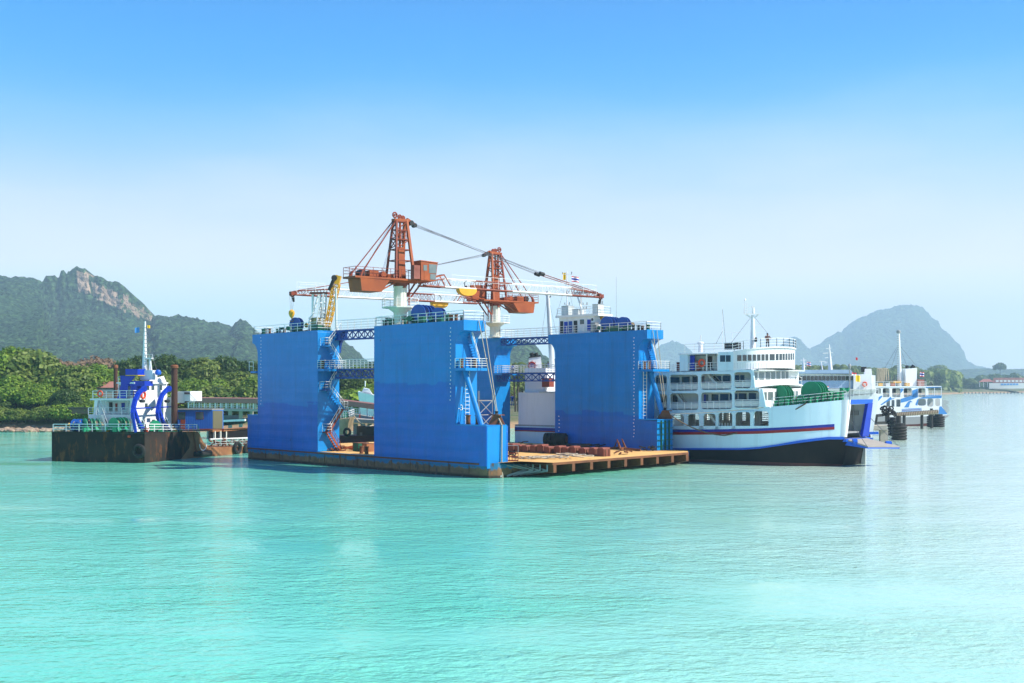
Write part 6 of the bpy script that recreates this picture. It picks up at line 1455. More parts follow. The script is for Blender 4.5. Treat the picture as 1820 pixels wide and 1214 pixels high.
hl3 = [rrect(x0, x1, 690, 706 if x0 > 1560 else 700, 2) for x0, x1 in ((1557, 1566), (1569, 1581), (1585.5, 1600.5), (1606, 1620.5), (1632, 1645))]+[rrect(1575.5, 1582, 711, 723, 1), rrect(1584.5, 1590, 711, 723, 1), rrect(1593, 1600.5, 710, 723, 1)]+[rrect(1631, 1646, 709, 721, 4), rrect(1648, 1659, 708, 723, 4), rrect(1662, 1671, 708, 722, 4)]
shell = ply('side_shell', [(1545, 690), (1548, 686.5), (1640, 688), (1648, 686.5), (1649, 703), (1674, 703.5), (1674, 722), (1684, 738), (1610, 742), (1550, 740)], 'ferry_white', f3, 0, .25, hl3)
ply('hull', [(1550, 739.5), (1610, 741.5), (1688, 738), (1680, 744), (1672, 751), (1630, 757), (1560, 759), (1550, 759)], 'grey', f3, -.05, 7)
ply('boot_top', [(1556, 756), (1630, 754), (1670, 750), (1664, 755), (1630, 760), (1556, 762)], 'antifoul', f3, -.12, 6)
for s_ in ([(1551, 717), (1556, 709), (1567, 703), (1568.5, 705), (1562, 712), (1552, 717.5)], [(1565, 719), (1575, 712), (1583, 705), (1585, 708.5), (1592, 707), (1580, 712), (1567, 720)],
           [(1600.6, 690.5), (1605.5, 690.5), (1605.5, 694), (1600.6, 699)], [(1600.8, 716), (1601, 709), (1621.5, 703), (1631, 693.5), (1631.5, 706), (1613, 713)], [(1621.5, 694), (1631.6, 690.5), (1631.6, 704.8), (1621.5, 706.4)],
           [(1646, 687.6), (1673.5, 686.5), (1673.5, 688.5), (1646, 689.6)], [(1627, 719), (1631, 710), (1640, 706), (1673.5, 704.5), (1673.5, 707.6), (1633, 708.6), (1630.6, 721)], [(1673, 722), (1677, 727), (1684, 736), (1668, 737), (1670, 723)],
           [(1607, 724), (1614, 714), (1618, 712), (1622, 714.5), (1618, 715), (1615, 724)]):
    ply('wave_stripe', s_, 'skyblue', shell, -.04, .06)
for i in range(4):
    ply('name_stripe', [(1603, 727+i*2.1), (1638, 725+i*2.1), (1638, 726+i*2.1), (1603, 728+i*2.1)], 'navy' if i % 2 else 'skyblue', shell, -.04, .05)
for x0, x1 in ((1557, 1566), (1569, 1581), (1585.5, 1600.5), (1606, 1620.5), (1632, 1645)):
    ply('window', [(x0-.5, 689), (x0+(x1-x0)*.45, 689), (x0+(x1-x0)*.45, 699), (x0-.5, 699)], 'glass', shell, 2.05, .1)
    MB().rail([P3(x0, 706, .1), P3(x1, 706, .1)], 1.0, 4, .9, .03).build('guard_rail', M['white'], shell)
ply('top_deck', [(1545, 686), (1673, 686), (1673, 687.4), (1545, 688)], 'ferry_white', f3, -.1, 7)
ply('stern_deck', [(1646, 703), (1674, 703), (1674, 704.6), (1646, 704.6)], 'skyblue', f3, -.1, 7)
for px in (1649, 1661, 1673): MB().beam(P3(px, 703, .1), P3(px, 687, .1), .14).build('post', M['white'], f3)
MB().rail([P3(1650, 703, .1), P3(1673, 703, .1)], 1.1, 4, 1.2, .03).build('guard_rail', M['white'], f3)
MB().rail([P3(1548, 686, .1), P3(1646, 686, .1)], 1.05, 3, 1.6, .035).build('guard_rail', M['white'], f3)
mb = MB(); mb.tube(P3(1599, 687, 3), P3(1597, 592, 3), .62, .30, 12); m3 = mb.build('mast', M['ferry_white'], f3, True)
mb = MB(); mb.lathe(P3(1597, 593, 3), [(.3, 0), (.5, .2), (.5, .7), (.2, .9)], 10)
for i in range(22): mb.box(P3(1595.9, 682-i*4, 2.7), .5, .08, .08)
mb.build('ladder', M['grey'], m3)
mb = MB()
for a_ in (1565, 1580, 1618, 1642): mb.tube(P3(1597.4, 612, 3), P3(a_, 667, 3), .03, .03, 4)
mb.build('stay_wire', M['cable'], m3)
fu3 = ply('funnel', [(1610, 687), (1609, 655.5), (1630, 654), (1629, 687)], 'ferry_white', f3, 2.0, 3.5); mb = MB(); mb.tube(P3(1620, 656, 3), P3(1624, 650, 3), .5, .5, 12); mb.lathe(P3(1612, 656, 3.5), [(.4, 0), (.4, .9)], 8); mb.build('exhaust', M['black'], fu3)
ply('cabin', [(1632, 674.5), (1643, 675), (1643, 687), (1632, 687)], 'roofbrown', f3, 1.5, 3)
ply('roof_mark', [(1588, 677), (1602, 677), (1602, 681), (1588, 681)], 'yellow', f3, 1.5, 2)
for px in (1562, 1575, 1584, 1610): ply('raft', [(px, 681), (px+7, 681), (px+7, 687), (px, 687)], random.choice(['orange', 'yellow', 'ferry_in']), f3, 1.2, 1)
ensign(P3(1635, 669, 3), 1.35, 1.15, 'striped flag at the funnel of the third ferry')
mb = MB(); mb.beam(P3(1646, 686, 2), P3(1656, 684, 2), .2); mb.beam(P3(1654, 679, 2), P3(1658, 685, 2), .2); mb.build('stern_derrick', M['black'], f3)
t = thing('rope_bundle', 'brown ropes draped over a rack on the striped ferry roof', 'rope', P3(1566, 676, 2)); g = random.Random(2)
for i in range(9):
    x0 = 1560+i*1.7; a_, b_ = P3(x0-2+g.uniform(-2, 1), 678, 2), P3(x0+3+g.uniform(0, 3), 676, 2); top_ = P3(x0+g.uniform(-1, 1), 656+g.uniform(-1, 2), 2); MB().path([a_, top_, top_+V(.5, 0, 0), b_], .13, 5).build('strand', M['rope'], t)
pr_ = MB(); 
for i in range(14): pr_.beam(P3(1674+g.uniform(-1, 1), 711+i*1.6, 1), P3(1684+g.uniform(-3, 3), 713+i*1.7, 1), .12)
pr_.build('stern_gear', M['grey'], f3)['kind'] = 'stuff'
# mooring piles and broken pier in front of it
def pile(px, ytop, ybot, Y, r, label, rings=False, grp='mooring piles by the striped ferry'):
    p = V((px-CX)/FPX*Y, Y, 0); zt = HCAM+(HY-ytop)/FPX*Y; t = thing('mooring_pile', label, 'pile', p, grp); MB().tube(p-V(0, 0, 3), p+V(0, 0, zt), r*.8, r*.8, 12).build('pile', M['pileblack'], t, True)
    if rings:
        z = .3
        while z < zt-.4: MB().torus(p+V(0, 0, z), (0, 0, 1), r, .26, 16, 6).build('tyre', M['rubber'], t, True); z += .52
pile(1598, 752, 783, 214, 1.15, 'tallest pile sheathed in tyres, nearest the open bow', True); pile(1597, 739, 752, 216, .55, 'slim pile cap rising behind the tyre pile')
pile(1588, 742, 762, 232, .9, 'thick black pile left of the tyre pile', True); pile(1668, 736, 758, 285*.98, 1.2, 'tyre covered pile at the stern of the striped ferry', True); pile(1655, 735, 757, 280, .8, 'dark pile left of the stern tyre pile', True)
for px, yt, yb, Y, lab in ((1607, 738, 760, 262, 'thin upright pole left under the pier walkway'), (1638.5, 735, 758, 268, 'thin upright pole in the middle of the walkway'), (1655.5, 726, 745, 272, 'thin pole at the right end of the walkway')): pile(px, yt, yb, Y, .42, lab)
t = thing('pier_walkway', 'rope wrapped beam walkway carried by piles before the striped ferry', 'walkway', at(1630, 735, 265)); MB().beam(at(1590, 737, 262), at(1666, 732, 270), .7, .65).build('beam', M['timber'], t)
mb = MB()
for i in range(26): p = at(1590, 737, 262).lerp(at(1666, 732, 270), i/25); mb.torus(p, (1, .1, .15), .47, .09, 10, 5)
mb.build('rope_wrap', M['rope'], t); mb = MB(); mb.beam(at(1556, 739, 232), at(1592, 735, 246), .5, .5); mb.beam(at(1556, 752, 230), at(1598, 750, 235), .5, .5); mb.beam(at(1558, 737, 232), at(1556, 755, 232), .45); mb.beam(at(1577, 733, 236), at(1577, 752, 236), .7); mb.beam(at(1586, 730, 240), at(1592, 740, 240), .8, .5); mb.build('timber_frame', M['pileblack'], t)
t = thing('rubber_heap', 'black heap of old tyres and chain on the timber pier', 'tyre heap', at(1578, 733, 236)); g = random.Random(8)
for i in range(12): MB().torus(at(1566+g.uniform(0, 26), 733-g.uniform(-3, 8), 236+g.uniform(-1, 1)), (g.uniform(-1, 1), 1, g.uniform(-1, 1)), .38, .15, 14, 6).build('tyre', M['rubber'], t, True)
t = thing('broken_pier', 'pale concrete pier end beside the lowered bow ramp', 'pier', at(1562, 770, 208)); mb = MB(); mb.hexa([at(1545, 764, 206), at(1577, 764, 206), at(1575, 766, 212), at(1550, 765, 212)], [at(1545, 757, 206), at(1577, 756, 206), at(1577, 755, 212), at(1550, 755, 212)]); mb.build('pier_slab', M['concrete'], t)
for px, w_ in ((1567.5, 1.3), (1574.5, 1.0)): p = at(px, 765, 208); MB().box(V(p.x, p.y, -3), w_*.6, w_*.6, p.z+3.2).build('pier_leg', M['concrete'], t)

# ------------------------------------------------------------------ workboat at the left
TF = Fr(onwater(92, 820), onwater(257, 823).xy-onwater(92, 820).xy)
hp = [onwater(92, 820).xy+TF.n*9, onwater(92, 820).xy, onwater(257, 823).xy, onwater(322, 816).xy, onwater(441, 805).xy, onwater(500, 801).xy]
TP = Path(hp[1:]); tug = thing('dredging_workboat', 'black and orange rusty workboat with white wheelhouse and blue funnel', 'workboat', V(hp[1].x, hp[1].y, 0))
tt = [(92, 767), (320, 767.5), (345, 767), (353, 767.8), (356, 775), (362, 787), (372, 795), (441, 793.5), (500, 793)]
wlt = [(92, 823), (257, 826), (322, 819), (441, 808), (500, 804)]
band(TP, 'hull_side', M['tughull'], tug, tt, wlt, 92, 256.5, step=10); band(TP, 'hull_side', M['tughull'], tug, tt, wlt, 257, 322, step=8)
band(TP, 'hull_side', M['rustorange'], tug, tt, wlt, 322.3, 500, step=3)
# black paint running diagonally onto the orange hull
mb = MB(); mb.ngon_prism([TP.pt(x, y, .03) for x, y in [(322, 767.5), (330, 768), (338, 786), (336, 796), (322, 815)]], V(-.03, 0, 0)); mb.build('paint_patch', M['tughull'], tug)
p_ = TP.pt(346, 768, .08); mb = MB(); mb.beam(TP.pt(343, 768, .06), TP.pt(348, 806, .06), .1, .3); mb.build('fender_bar', M['rust'], tug)
deck = [V(*p, TF.pt(150, 768, 0).z) for p in (hp[1], hp[2], hp[3], TP.xy(354)[0])]+[V(*(hp[1]+TF.n*12+TF.t*16), 3.8), V(*(hp[1]+TF.n*12), 3.8)]
mb = MB(); mb.ngon_prism([p+V(0, 0, -.1) for p in deck], V(0, 0, .06)); mb.build('deck', M['dgreen'], tug)
dk2 = [TP.pt(356, 796, -.2), TP.pt(441, 795, -.2), TP.pt(500, 795, -.2)]; dk2 += [p+V(-11, 4, 0) for p in dk2[::-1]]; mb = MB(); mb.ngon_prism(dk2, V(0, 0, .1)); mb.build('low_deck', M['rustorange'], tug)
sp = [(92, 257), (257, 322), (322, 353)]
mb = MB()
mb.rail([TP.pt(x, 767.3, -.2) for x in (93, 257, 322, 352)], .98, 3, 1.9, .045); mb.build('guard_rail', M['white'], tug)
def TB(name, x0, x1, yt, yb, v0, dep, mat_, parent=tug, frame=TF):
    mb = MB(); frame.pblock(mb, x0, x1, yt, yb, v0, dep); return mb.build(name, M[mat_], parent)
c0_ = TF.pt(237, 740, 3.0); ts_ = (hp[3]-hp[2]).normalized(); SF = Fr(c0_.xy, ts_)
def SB(name, x0, x1, yt, yb, v0, dep, mat_, parent=tug): return TB(name, x0, x1, yt, yb, v0, dep, mat_, parent, SF)
l1 = TB('lower_house', 157, 237, 737, 769, 3.0, 7, 'white'); l1b = SB('house_side', 237, 307, 707, 769, 0, .5, 'white'); 
l2b = TB('house_block', 170, 232, 711, 738, 5.6, 5, 'ferry_white'); l2 = TB('boat_deck', 160, 234, 708.5, 711.5, 3.2, 8, 'white'); l3 = TB('wheelhouse', 210, 240, 682, 708, 5.8, 4.5, 'white'); l3b = SB('wheelhouse_side', 240, 297, 682, 708, .4, 2.2, 'white')
lr = TB('wheelhouse_roof', 207, 241, 679.5, 682, 5.5, 5, 'white'); SB('wheelhouse_roof', 239, 299, 679.5, 682, .1, 2.6, 'white')
mb = MB(); mb.hexa([SF.pt(262, 680, .3), SF.pt(296, 680, .3), SF.pt(296, 680, 4), SF.pt(262, 680, 4)], [SF.pt(268, 674, .4), SF.pt(291, 668, .4), SF.pt(291, 668, 3.8), SF.pt(268, 674, 3.8)]); mb.build('sloped_roof', M['white'], tug)
TB('side_wing', 304, 327, 696, 716, 10.6, 3, 'ferry_white'); TB('wing_end', 325, 338, 695.5, 713, 10.4, 3.2, 'white')
mb = MB(); mb.beam(TF.pt(328, 699, 10.3), TF.pt(337, 699, 10.3), .2, .25); mb.build('wing_window', M['glass'], tug)
mb = MB(); mb.beam(TF.pt(308, 722, 11), TF.pt(334, 713, 11), .35, .2); mb.build('wing_strut', M['rust'], tug)
def twin(x0, x1, yt, yb, v0, parent, m_='glass', nm='window', F_=None):
    F_ = F_ or TF; a0, zt = F_.hit(x0, yt, v0); a1, zb2 = F_.hit(x1, yb, v0); mb = MB(); F_.block(mb, a0, a1, v0-.04, v0+.05, zb2, zt); return mb.build(nm, M[m_], parent)
twin(212, 219, 684.5, 693, 5.8, l3)
for x0, x1 in ((248, 254), (259, 265), (269, 274), (284, 288)): twin(x0, x1, 684.5, 693, .4, l3b, F_=SF)
for x0 in (254, 257): pass
twin(257.5, 262, 717, 724, 0, l1b, F_=SF); twin(185, 190, 746, 753, 3.0, l1); twin(204, 209, 743, 753, 3.0, l1); twin(253, 257, 746, 754, 0, l1b, F_=SF); twin(270, 275, 746, 754, 0, l1b, F_=SF); twin(294, 299, 746, 754, 0, l1b, F_=SF)
twin(194, 200, 715, 731, 5.6, l2b, 'black', 'door'); twin(205, 209, 717, 731, 5.6, l2b, 'redstripe', 'door'); twin(216, 222, 716, 728, 5.6, l2b, 'cobalt', 'door')
MB().rail([TF.pt(165, 708.4, 3.3), TF.pt(237, 707.8, 3.0), SF.pt(262, 707.5, -.3)], 1.0, 3, 1.1, .04).build('guard_rail', M['white'], l2)
MB().rail([TF.pt(157, 737, 3.1), TF.pt(231, 737, 3.1)], .9, 3, 1.2, .035).build('guard_rail', M['white'], l1)
MB().rail([TF.pt(210, 679.3, 4.3), TF.pt(239, 679, 4.3)], .7, 2, 1.3, .03).build('guard_rail', M['white'], lr)
lifebuoy(SF.pt(254.5, 702, -.4), (SF.n.x, SF.n.y, 0), 1.4, tug); lifebuoy(TF.pt(178, 700, 3.2), (TF.n.x, TF.n.y, 0), 1.1, tug)
def tstair(x0, y0, x1, y1, v0, parent=tug):
    a_, b_ = TF.pt(x0, y0, v0), TF.pt(x1, y1, v0); iv = V(TF.t.x, TF.t.y, 0)*.7; mb = MB()
    for o_ in (V(0, 0, 0), iv): mb.beam(a_+o_, b_+o_, .07, .24)
    for i in range(9): c = a_.lerp(b_, i/8.); mb.beam(c, c+iv, .25, .05)
    for o_ in (V(0, 0, 0), iv): mb.beam(a_+o_+V(0, 0, .9), b_+o_+V(0, 0, .9), .05)
    mb.build('stairway', M['ferry_in'], parent)
tstair(174, 711, 186, 737, 3.6); tstair(173, 738, 184, 767, 2.2); tstair(229, 711, 222, 737, 4.0)
mb = MB(); mb.slab(TF.pt(168, 711, 3.3), TF.pt(174, 711, 3.3), TF.pt(170, 737, 3.3), TF.pt(166, 737, 3.3), V(.1, .4, 0)); mb.build('side_plate', M['ferry_white'], tug)
fm_ = MB(); fm_.hexa([TF.pt(208, 708, 3.4), TF.pt(226, 708, 3.4), TF.pt(226, 708, 5.4), TF.pt(208, 708, 5.4)], [TF.pt(215, 684, 3.4), TF.pt(228, 684, 3.4), TF.pt(228, 684, 5.4), TF.pt(215, 684, 5.4)])
fm_.hexa([TF.pt(215, 684, 3.4), TF.pt(228, 684, 3.4), TF.pt(228, 684, 5.4), TF.pt(215, 684, 5.4)], [TF.pt(213.5, 667, 3.4), TF.pt(242, 667, 3.4), TF.pt(242, 667, 5.4), TF.pt(213.5, 667, 5.4)]); fu_ = fm_.build('funnel', M['cobalt'], tug)
TB('funnel_box', 228, 257, 677, 686, 3.5, 2, 'cobalt', fu_); TB('funnel_post', 232, 243, 685, 702, 3.6, 1.4, 'cobalt', fu_)
TB('funnel_top', 223, 244.5, 656, 667, 3.3, 2.3, 'cobalt', fu_); TB('funnel_cap', 212, 223, 655, 667.5, 3.3, 2.3, 'black', fu_); TB('funnel_stripe', 223, 244.8, 666.5, 668, 3.25, 2.4, 'yellow', fu_)
mb = MB(); mb.tube(TF.pt(257, 676, 5.5), TF.pt(258, 571, 5.5), .42, .09, 10); mb.tube(TF.pt(266, 660, 5.5), TF.pt(266, 636, 5.5), .14, .12, 6); mb.tube(TF.pt(270, 668, 5.5), TF.pt(267, 640, 5.5), .12, .12, 6); mb.beam(TF.pt(258, 637, 5.5), TF.pt(271, 637, 5.5), .5, .2)
TF.pblock(mb, 249, 271, 658, 675, 4.9, 1.2); ms = mb.build('mast', M['white'], tug)
mb = MB()
for i in range(12): mb.box(TF.pt(259.5, 660-i*7, 5.2), .42, .08, .07)
MB().rail([TF.pt(259, 636.5, 5.3), TF.pt(271, 636.5, 5.3)], .5, 2, .6, .02).build('mast_rail', M['white'], ms); mb.beam(TF.pt(254, 583, 5.5), TF.pt(262, 582, 5.5), .06); mb.build('mast_step', M['grey'], ms)
mb = MB(); mb.tube(TF.pt(257, 600, 5.5), TF.pt(247, 660, 5.5), .02, .02, 4); mb.tube(TF.pt(259, 600, 5.5), TF.pt(283, 670, 5.5), .02, .02, 4); mb.build('stay_wire', M['cable'], ms)
mb = MB(); mb.lathe(TF.pt(281, 663, 5.2), [(.05, -.35), (.36, -.2), (.42, .1), (.28, .38), (.03, .45)], 14); mb.build('radar_dome', M['strake'], tug, True)
ensign(TF.pt(248, 591, 5.5), .6, .7, 'small light blue flag left of the workboat mast', ('skyblue',), (1,), (-1, .1)); ensign(TF.pt(262, 583, 5.5), .35, .4, 'tiny yellow flag right of the workboat mast', ('flagyellow',), (1,))
for (px, xb, lab) in ((308, 7, 'tall'), (205, 6, 'short')):
    x0, x1 = (304.5, 315.5) if px == 308 else (202, 209); Yp = 160.5 if px == 308 else 163; c = V(((x0+x1)/2-CX)/FPX*Yp, Yp, 0); zt = HCAM+(HY-651)/FPX*Yp; r_ = (x1-x0)/2/FPX*Yp
    t = thing('spud_pile', {'tall': 'tall rusty spud pile right of the workboat wheelhouse', 'short': 'rusty spud pile partly hidden left of the blue funnel'}[lab], 'spud pile', c, 'rusty spud piles of the workboat'); MB().tube(c-V(0, 0, 4), c+V(0, 0, zt-.25), r_, r_, 16).build('pile', M['spud'], t, True); MB().lathe(c+V(0, 0, zt-.25), [(r_*1.25, 0), (r_*1.25, .3), (r_*.9, .45)], 16).build('cap', M['rust'], t, True)
mb = MB(); mb.box(at(310, 769, 160.3), 1.5, 1.5, .5, TF.t); mb.build('spud_guide', M['yellow'], tug)
def bdavit(x, label):
    t = thing('blue_davit', label, 'davit', SF.pt(x, 768, -2.4), 'curved blue davits on the workboat'); P_ = lambda dx, y, v=1.2: SF.pt(x+dx, y, v-3.6)
    arcp = [P_(-16, 744), P_(-17.5, 735), P_(-16, 725), P_(-13, 712), P_(-8, 701), P_(-1, 693), P_(5, 689)]; mb = MB()
    for a_, b_ in zip(arcp, arcp[1:]): mb.beam(a_, b_, .5, .4)
    mb.tube(P_(3, 691, .9), P_(3, 691, 1.5), .42, .42, 12); mb.build('arm', M['cobalt'], t)
    mb = MB(); mb.beam(P_(-18, 732), P_(-12, 768), .38, .3); mb.beam(P_(-15, 726), P_(-3, 762), .4, .3); mb.beam(P_(-12, 740), P_(6, 768), .3, .25); mb.build('strut', M['cobalt'], t)
    ladder(t, P_(7, 768, .8), P_(-7, 741, .8), .9, (.9, -.4, 0), M['white'], .45); mb = MB(); mb.tube(P_(-3, 713, .8), P_(3, 713, .8), .2, .2, 8); mb.build('roller', M['black'], t)
bdavit(253, 'left curved blue davit in front of the white workboat house'); bdavit(297, 'right curved blue davit beside the tall rusty spud pile')
mb = MB(); mb.tube(SF.pt(240, 726, -1.2), SF.pt(304, 723, -1.2), .1, .1, 6); tag(mb.build('blue_pipe', M['cobalt'], None, org=TF.pt(240, 726, 2.2)), 'thin blue pipe linking the two curved davits', 'pipe')
winch(TF.pt(210, 768, 1.3), -.5, 'green winch with yellow head in the middle of the workboat deck', M['green'], 1.0, 'green winches on the workboat'); winch(TF.pt(160, 768, 1.5), -.8, 'green winch toward the left end of the workboat', M['green'], .95, 'green winches on the workboat')
winch(SF.pt(276, 768, -2.2), .4, 'green winch between the two curved blue davits', M['green'], .8, 'green winches on the workboat'); winch(TF.pt(143, 768, 1.5), 1.2, 'blue winch nearest the left end of the workboat', M['wblue'], .9, 'green winches on the workboat')
heap2 = MB(); g = random.Random(6)
for i in range(30): c = TF.pt(106+g.uniform(-6, 20), 766+g.uniform(-5, 1), .8+g.uniform(0, 1.5)); heap2.torus(c, (g.uniform(-.3, .3), g.uniform(-1, 1), 1), .35, .07, 10, 4)
tag(heap2.build('rope_heap', M['rope'], None, True, org=TF.pt(110, 767, 1)), 'heap of pale rope at the left end of the workboat deck', 'rope')
tyre(TP.pt(250, 802, .35), (TF.n.x, TF.n.y, 0), .95, 'big tyre hanging on the black bow corner of the workboat', 'tyres on the workboat side')
nT = TP.xy(415)[2]
tyre(TP.pt(419, 796, .3), (nT.x, nT.y, 0), .95, 'white edged tyre hanging on the orange side of the workboat', 'tyres on the workboat side'); tyre(TP.pt(437, 798, .3), (nT.x, nT.y, 0), .9, 'tyre on the orange side touching the blue dock', 'tyres on the workboat side')
mb = MB(); c = TP.pt(351, 807, .4); mb.tube(c+V(-.9, -.5, 0), c+V(.9, 2.2, 0), .42, .42, 12); tag(mb.build('tyre_fender', M['rubber'], None, True, org=c), 'dark cylindrical rubber fender low on the orange workboat side', 'fender')
mb = MB(); mb.lathe(TP.pt(230, 776, .05), [(.0, -.15), (.2, -.1), (.22, .1), (.05, .2)], 10); mb.build('mooring_buoy', M['lifered'], tug, True)
# hopper coaming with frames, green stair, on the low deck; blue cabin
CP = Path([TP.xy(362)[0]+Vector((-1.6, .6)), TP.xy(445)[0]+Vector((-2.2, .8)), TP.xy(500)[0]+Vector((-2.5, 1))])
def cpan(name, pts_, m_, parent=tug, off=0, th=.12): mb = MB(); mb.ngon_prism([CP.pt(x, y, off) for x, y in pts_], V(-th, th*.3, 0)); return mb.build(name, M[m_], parent)
ct = cpan('coaming_top', [(378, 764), (441, 759), (500, 757), (500, 762), (441, 764), (378, 768)], 'rustorange', th=.6); cpan('coaming_wall', [(376, 766), (500, 760), (500, 778), (376, 782)], 'hullblack', off=-.4); cpan('coaming_edge', [(374, 779.5), (500, 775), (500, 777), (374, 781.5)], 'white', th=.2)
for i in range(10): x = 381+i*10; cpan('frame', [(x, 766.5-i*.45), (x+1.4, 766.5-i*.45), (x+1.4, 780-i*.4), (x, 780-i*.4)], 'column', ct, off=.1, th=.3)
mb = MB(); mb.rail([CP.pt(372, 793, 1.0), CP.pt(441, 791, 1.0), CP.pt(470, 790, 1.0)], 1.0, 3, 1.3, .03); mb.build('guard_rail', M['ferry_in'], tug)
heap_ = MB(); g = random.Random(3)
for i in range(46): c = CP.pt(g.uniform(366, 445), g.uniform(782, 793), g.uniform(-.2, .8)); d_ = V(g.uniform(-.5, .5), g.uniform(-.5, .5), g.uniform(-.4, .4)); heap_.beam(c-d_, c+d_, g.uniform(.08, .3), g.uniform(.06, .2))
o = heap_.build('deck_machinery', M['rust'], tug); o['kind'] = 'stuff'
mb = MB(); a_, b_ = TP.pt(354, 768, -.3), TP.pt(364, 793, -.6); iv = V(-.8, .3, 0)
for o_ in (V(0, 0, 0), iv): mb.beam(a_+o_, b_+o_, .1, .2); mb.beam(a_+o_+V(0, 0, 1), b_+o_+V(0, 0, 1), .06)
for i in range(8): c = a_.lerp(b_, i/7.); mb.beam(c, c+iv, .3, .06)
mb.build('stairway', M['green'], tug); mb = MB(); mb.torus(TP.pt(360, 789, .1), (1, -.3, 0), .9, .06, 14, 5, 0, 0, PI); mb.build('hoop_rail', M['white'], tug)
YC = 171.0; cb_ = thing('site_cabin', 'bright blue sheet metal cabin on the workboat deck left of the dock', 'cabin', at(350, 764, YC))
mb = MB(); mb.hexa([at(314, 764.5, YC), at(377, 764, YC), at(397, 763, YC+5), at(334, 763, YC+5)], [at(314, 728, YC), at(377, 728.5, YC), at(397, 728.5, YC+5), at(334, 728, YC+5)]); mb.build('wall', M['cyanblue'], cb_)
mb = MB(); mb.hexa([at(312, 728, YC-.3), at(377, 728.2, YC-.3), at(398, 728, YC+5.2), at(334, 728, YC+5.2)], [at(312, 726, YC-.3), at(377, 726.6, YC-.3), at(398, 726.6, YC+5.2), at(334, 726, YC+5.2)]); mb.build('roof', M['concrete'], cb_)
mb = MB(); mb.slab(at(378, 763, YC+.1), at(395, 762, YC+4.6), at(395, 730, YC+4.6), at(378, 730, YC+.1), (.06, 0, 0)); mb.build('end_wall', plain('end_wall_olive', (.14, .13, .07), .8), cb_)
for x0, x1, yt, yb, nm, m_ in ((317, 329, 733, 745, 'window', 'glass'), (348.5, 361, 733, 745, 'window', 'glass'), (321, 329, 746, 762, 'door', 'redoxide')):
    MB().slab(at(x0-.8, yb+.8, YC-.03), at(x1+.8, yb+.8, YC-.03), at(x1+.8, yt-.8, YC-.03), at(x0-.8, yt-.8, YC-.03), (0, .05, 0)).build('frame', M['redoxide'], cb_); MB().slab(at(x0, yb, YC-.07), at(x1, yb, YC-.07), at(x1, yt, YC-.07), at(x0, yt, YC-.07), (0, .03, 0)).build(nm, M[m_], cb_)
mb = MB()
for i in range(21): x = 314.5+i*3.1; mb.beam(at(x, 764, YC-.02), at(x, 728.5, YC-.02), .05, .04)
mb.build('sheet_rib', M['cyanblue'], cb_)['kind'] = 'stuff'; MB().beam(at(314, 764.6, YC-.1), at(398, 764, YC-.1), .2, .35).build('base_frame', M['redoxide'], cb_)
t = thing('blue_drum', 'blue drum standing by the rail below the blue cabin', 'drum', TP.pt(326, 767.3, -1)); MB().lathe(TP.pt(326, 767.3, -1), [(.33, 0), (.33, .9), (.3, .92)], 14).build('drum', M['wblue'], t, True); MB().torus(TP.pt(326, 767.3, -1)+V(0, 0, .45), (0, 0, 1), .33, .03, 14, 5).build('hoop', M['grey'], t)

# ------------------------------------------------------------------ covered jetty behind
def jetty(x0, x1, Ya, Yb, yr0, yr1, yd0, yd1, label, npost):
    t = thing('covered_jetty', label, 'jetty', at((x0+x1)/2, 740, (Ya+Yb)/2)); L_ = lambda f_, y0, y1: at(x0+(x1-x0)*f_, y0+(y1-y0)*f_, Ya+(Yb-Ya)*f_); dp = V(0, 3.2, 0)
    a_, b_ = L_(0, yr0, yr1), L_(1, yr0, yr1); mb = MB(); mb.hexa([a_+V(0, -.5, -.75), b_+V(0, -.5, -.75), b_+dp, a_+dp], [a_+V(0, -.5, -.55), b_+V(0, -.5, -.55), b_+dp+V(0, 0, .2), a_+dp+V(0, 0, .2)])
    mb.hexa([a_+V(0, -.55, -.8), b_+V(0, -.55, -.8), b_+V(0, -.4, -.8), a_+V(0, -.4, -.8)], [a_+V(0, -.55, .1), b_+V(0, -.55, .1), b_+V(0, -.4, .1), a_+V(0, -.4, .1)]); mb.build('roof', M['roofbrown'], t)
    d0, d1 = L_(0, yd0, yd1), L_(1, yd0, yd1); mb = MB(); mb.hexa([d0+V(0, -.3, -.45), d1+V(0, -.3, -.45), d1+dp+V(0, .3, -.45), d0+dp+V(0, .3, -.45)], [d0+V(0, -.3, 0), d1+V(0, -.3, 0), d1+dp+V(0, .3, 0), d0+dp+V(0, .3, 0)]); mb.build('deck', M['concrete'], t)
    for i in range(npost+1):
        f_ = i/npost; p = L_(f_, yd0, yd1); q = L_(f_, yr0, yr1)
        MB().box(p, .22, .22, q.z-p.z-.5).build('post', M['white'], t)
    mb = MB(); mb.rail([d0, d1], 1.05, 3, .75, .04); mb.build('guard_rail', M['white'], t); return t, L_
jt, JL = jetty(335, 470, 226, 214, 708, 709.6, 725, 727.2, 'brown roofed jetty with white railing running behind the workboat to the dock', 14)
jt2, JL2 = jetty(598, 680, 213, 200, 711, 721, 731, 745, 'brown roofed jetty seen through the gap between the near dock towers', 6)
mb = MB()
for px in range(352, 470, 19): p = at(px, 730, 220); mb.box(V(p.x, p.y, -3), .6, .6, p.z+3)
mb.build('pile', M['concrete'], jt)['kind'] = 'stuff'
for i, (px, py) in enumerate(((639.5, 744), (662, 747.5))):
    Y = 203-i*2; p = at(px, py, Y); t = thing('traffic_cone', ['left orange traffic cone on the quay in the gap', 'right orange traffic cone on the quay beside the nearest tower'][i], 'traffic cone', p, 'cones on the quay'); MB().lathe(p, [(.28, .04), (.04, .75)], 12).build('cone', M['lifered'], t, True); MB().box(p, .6, .6, .05).build('base', M['lifered'], t)
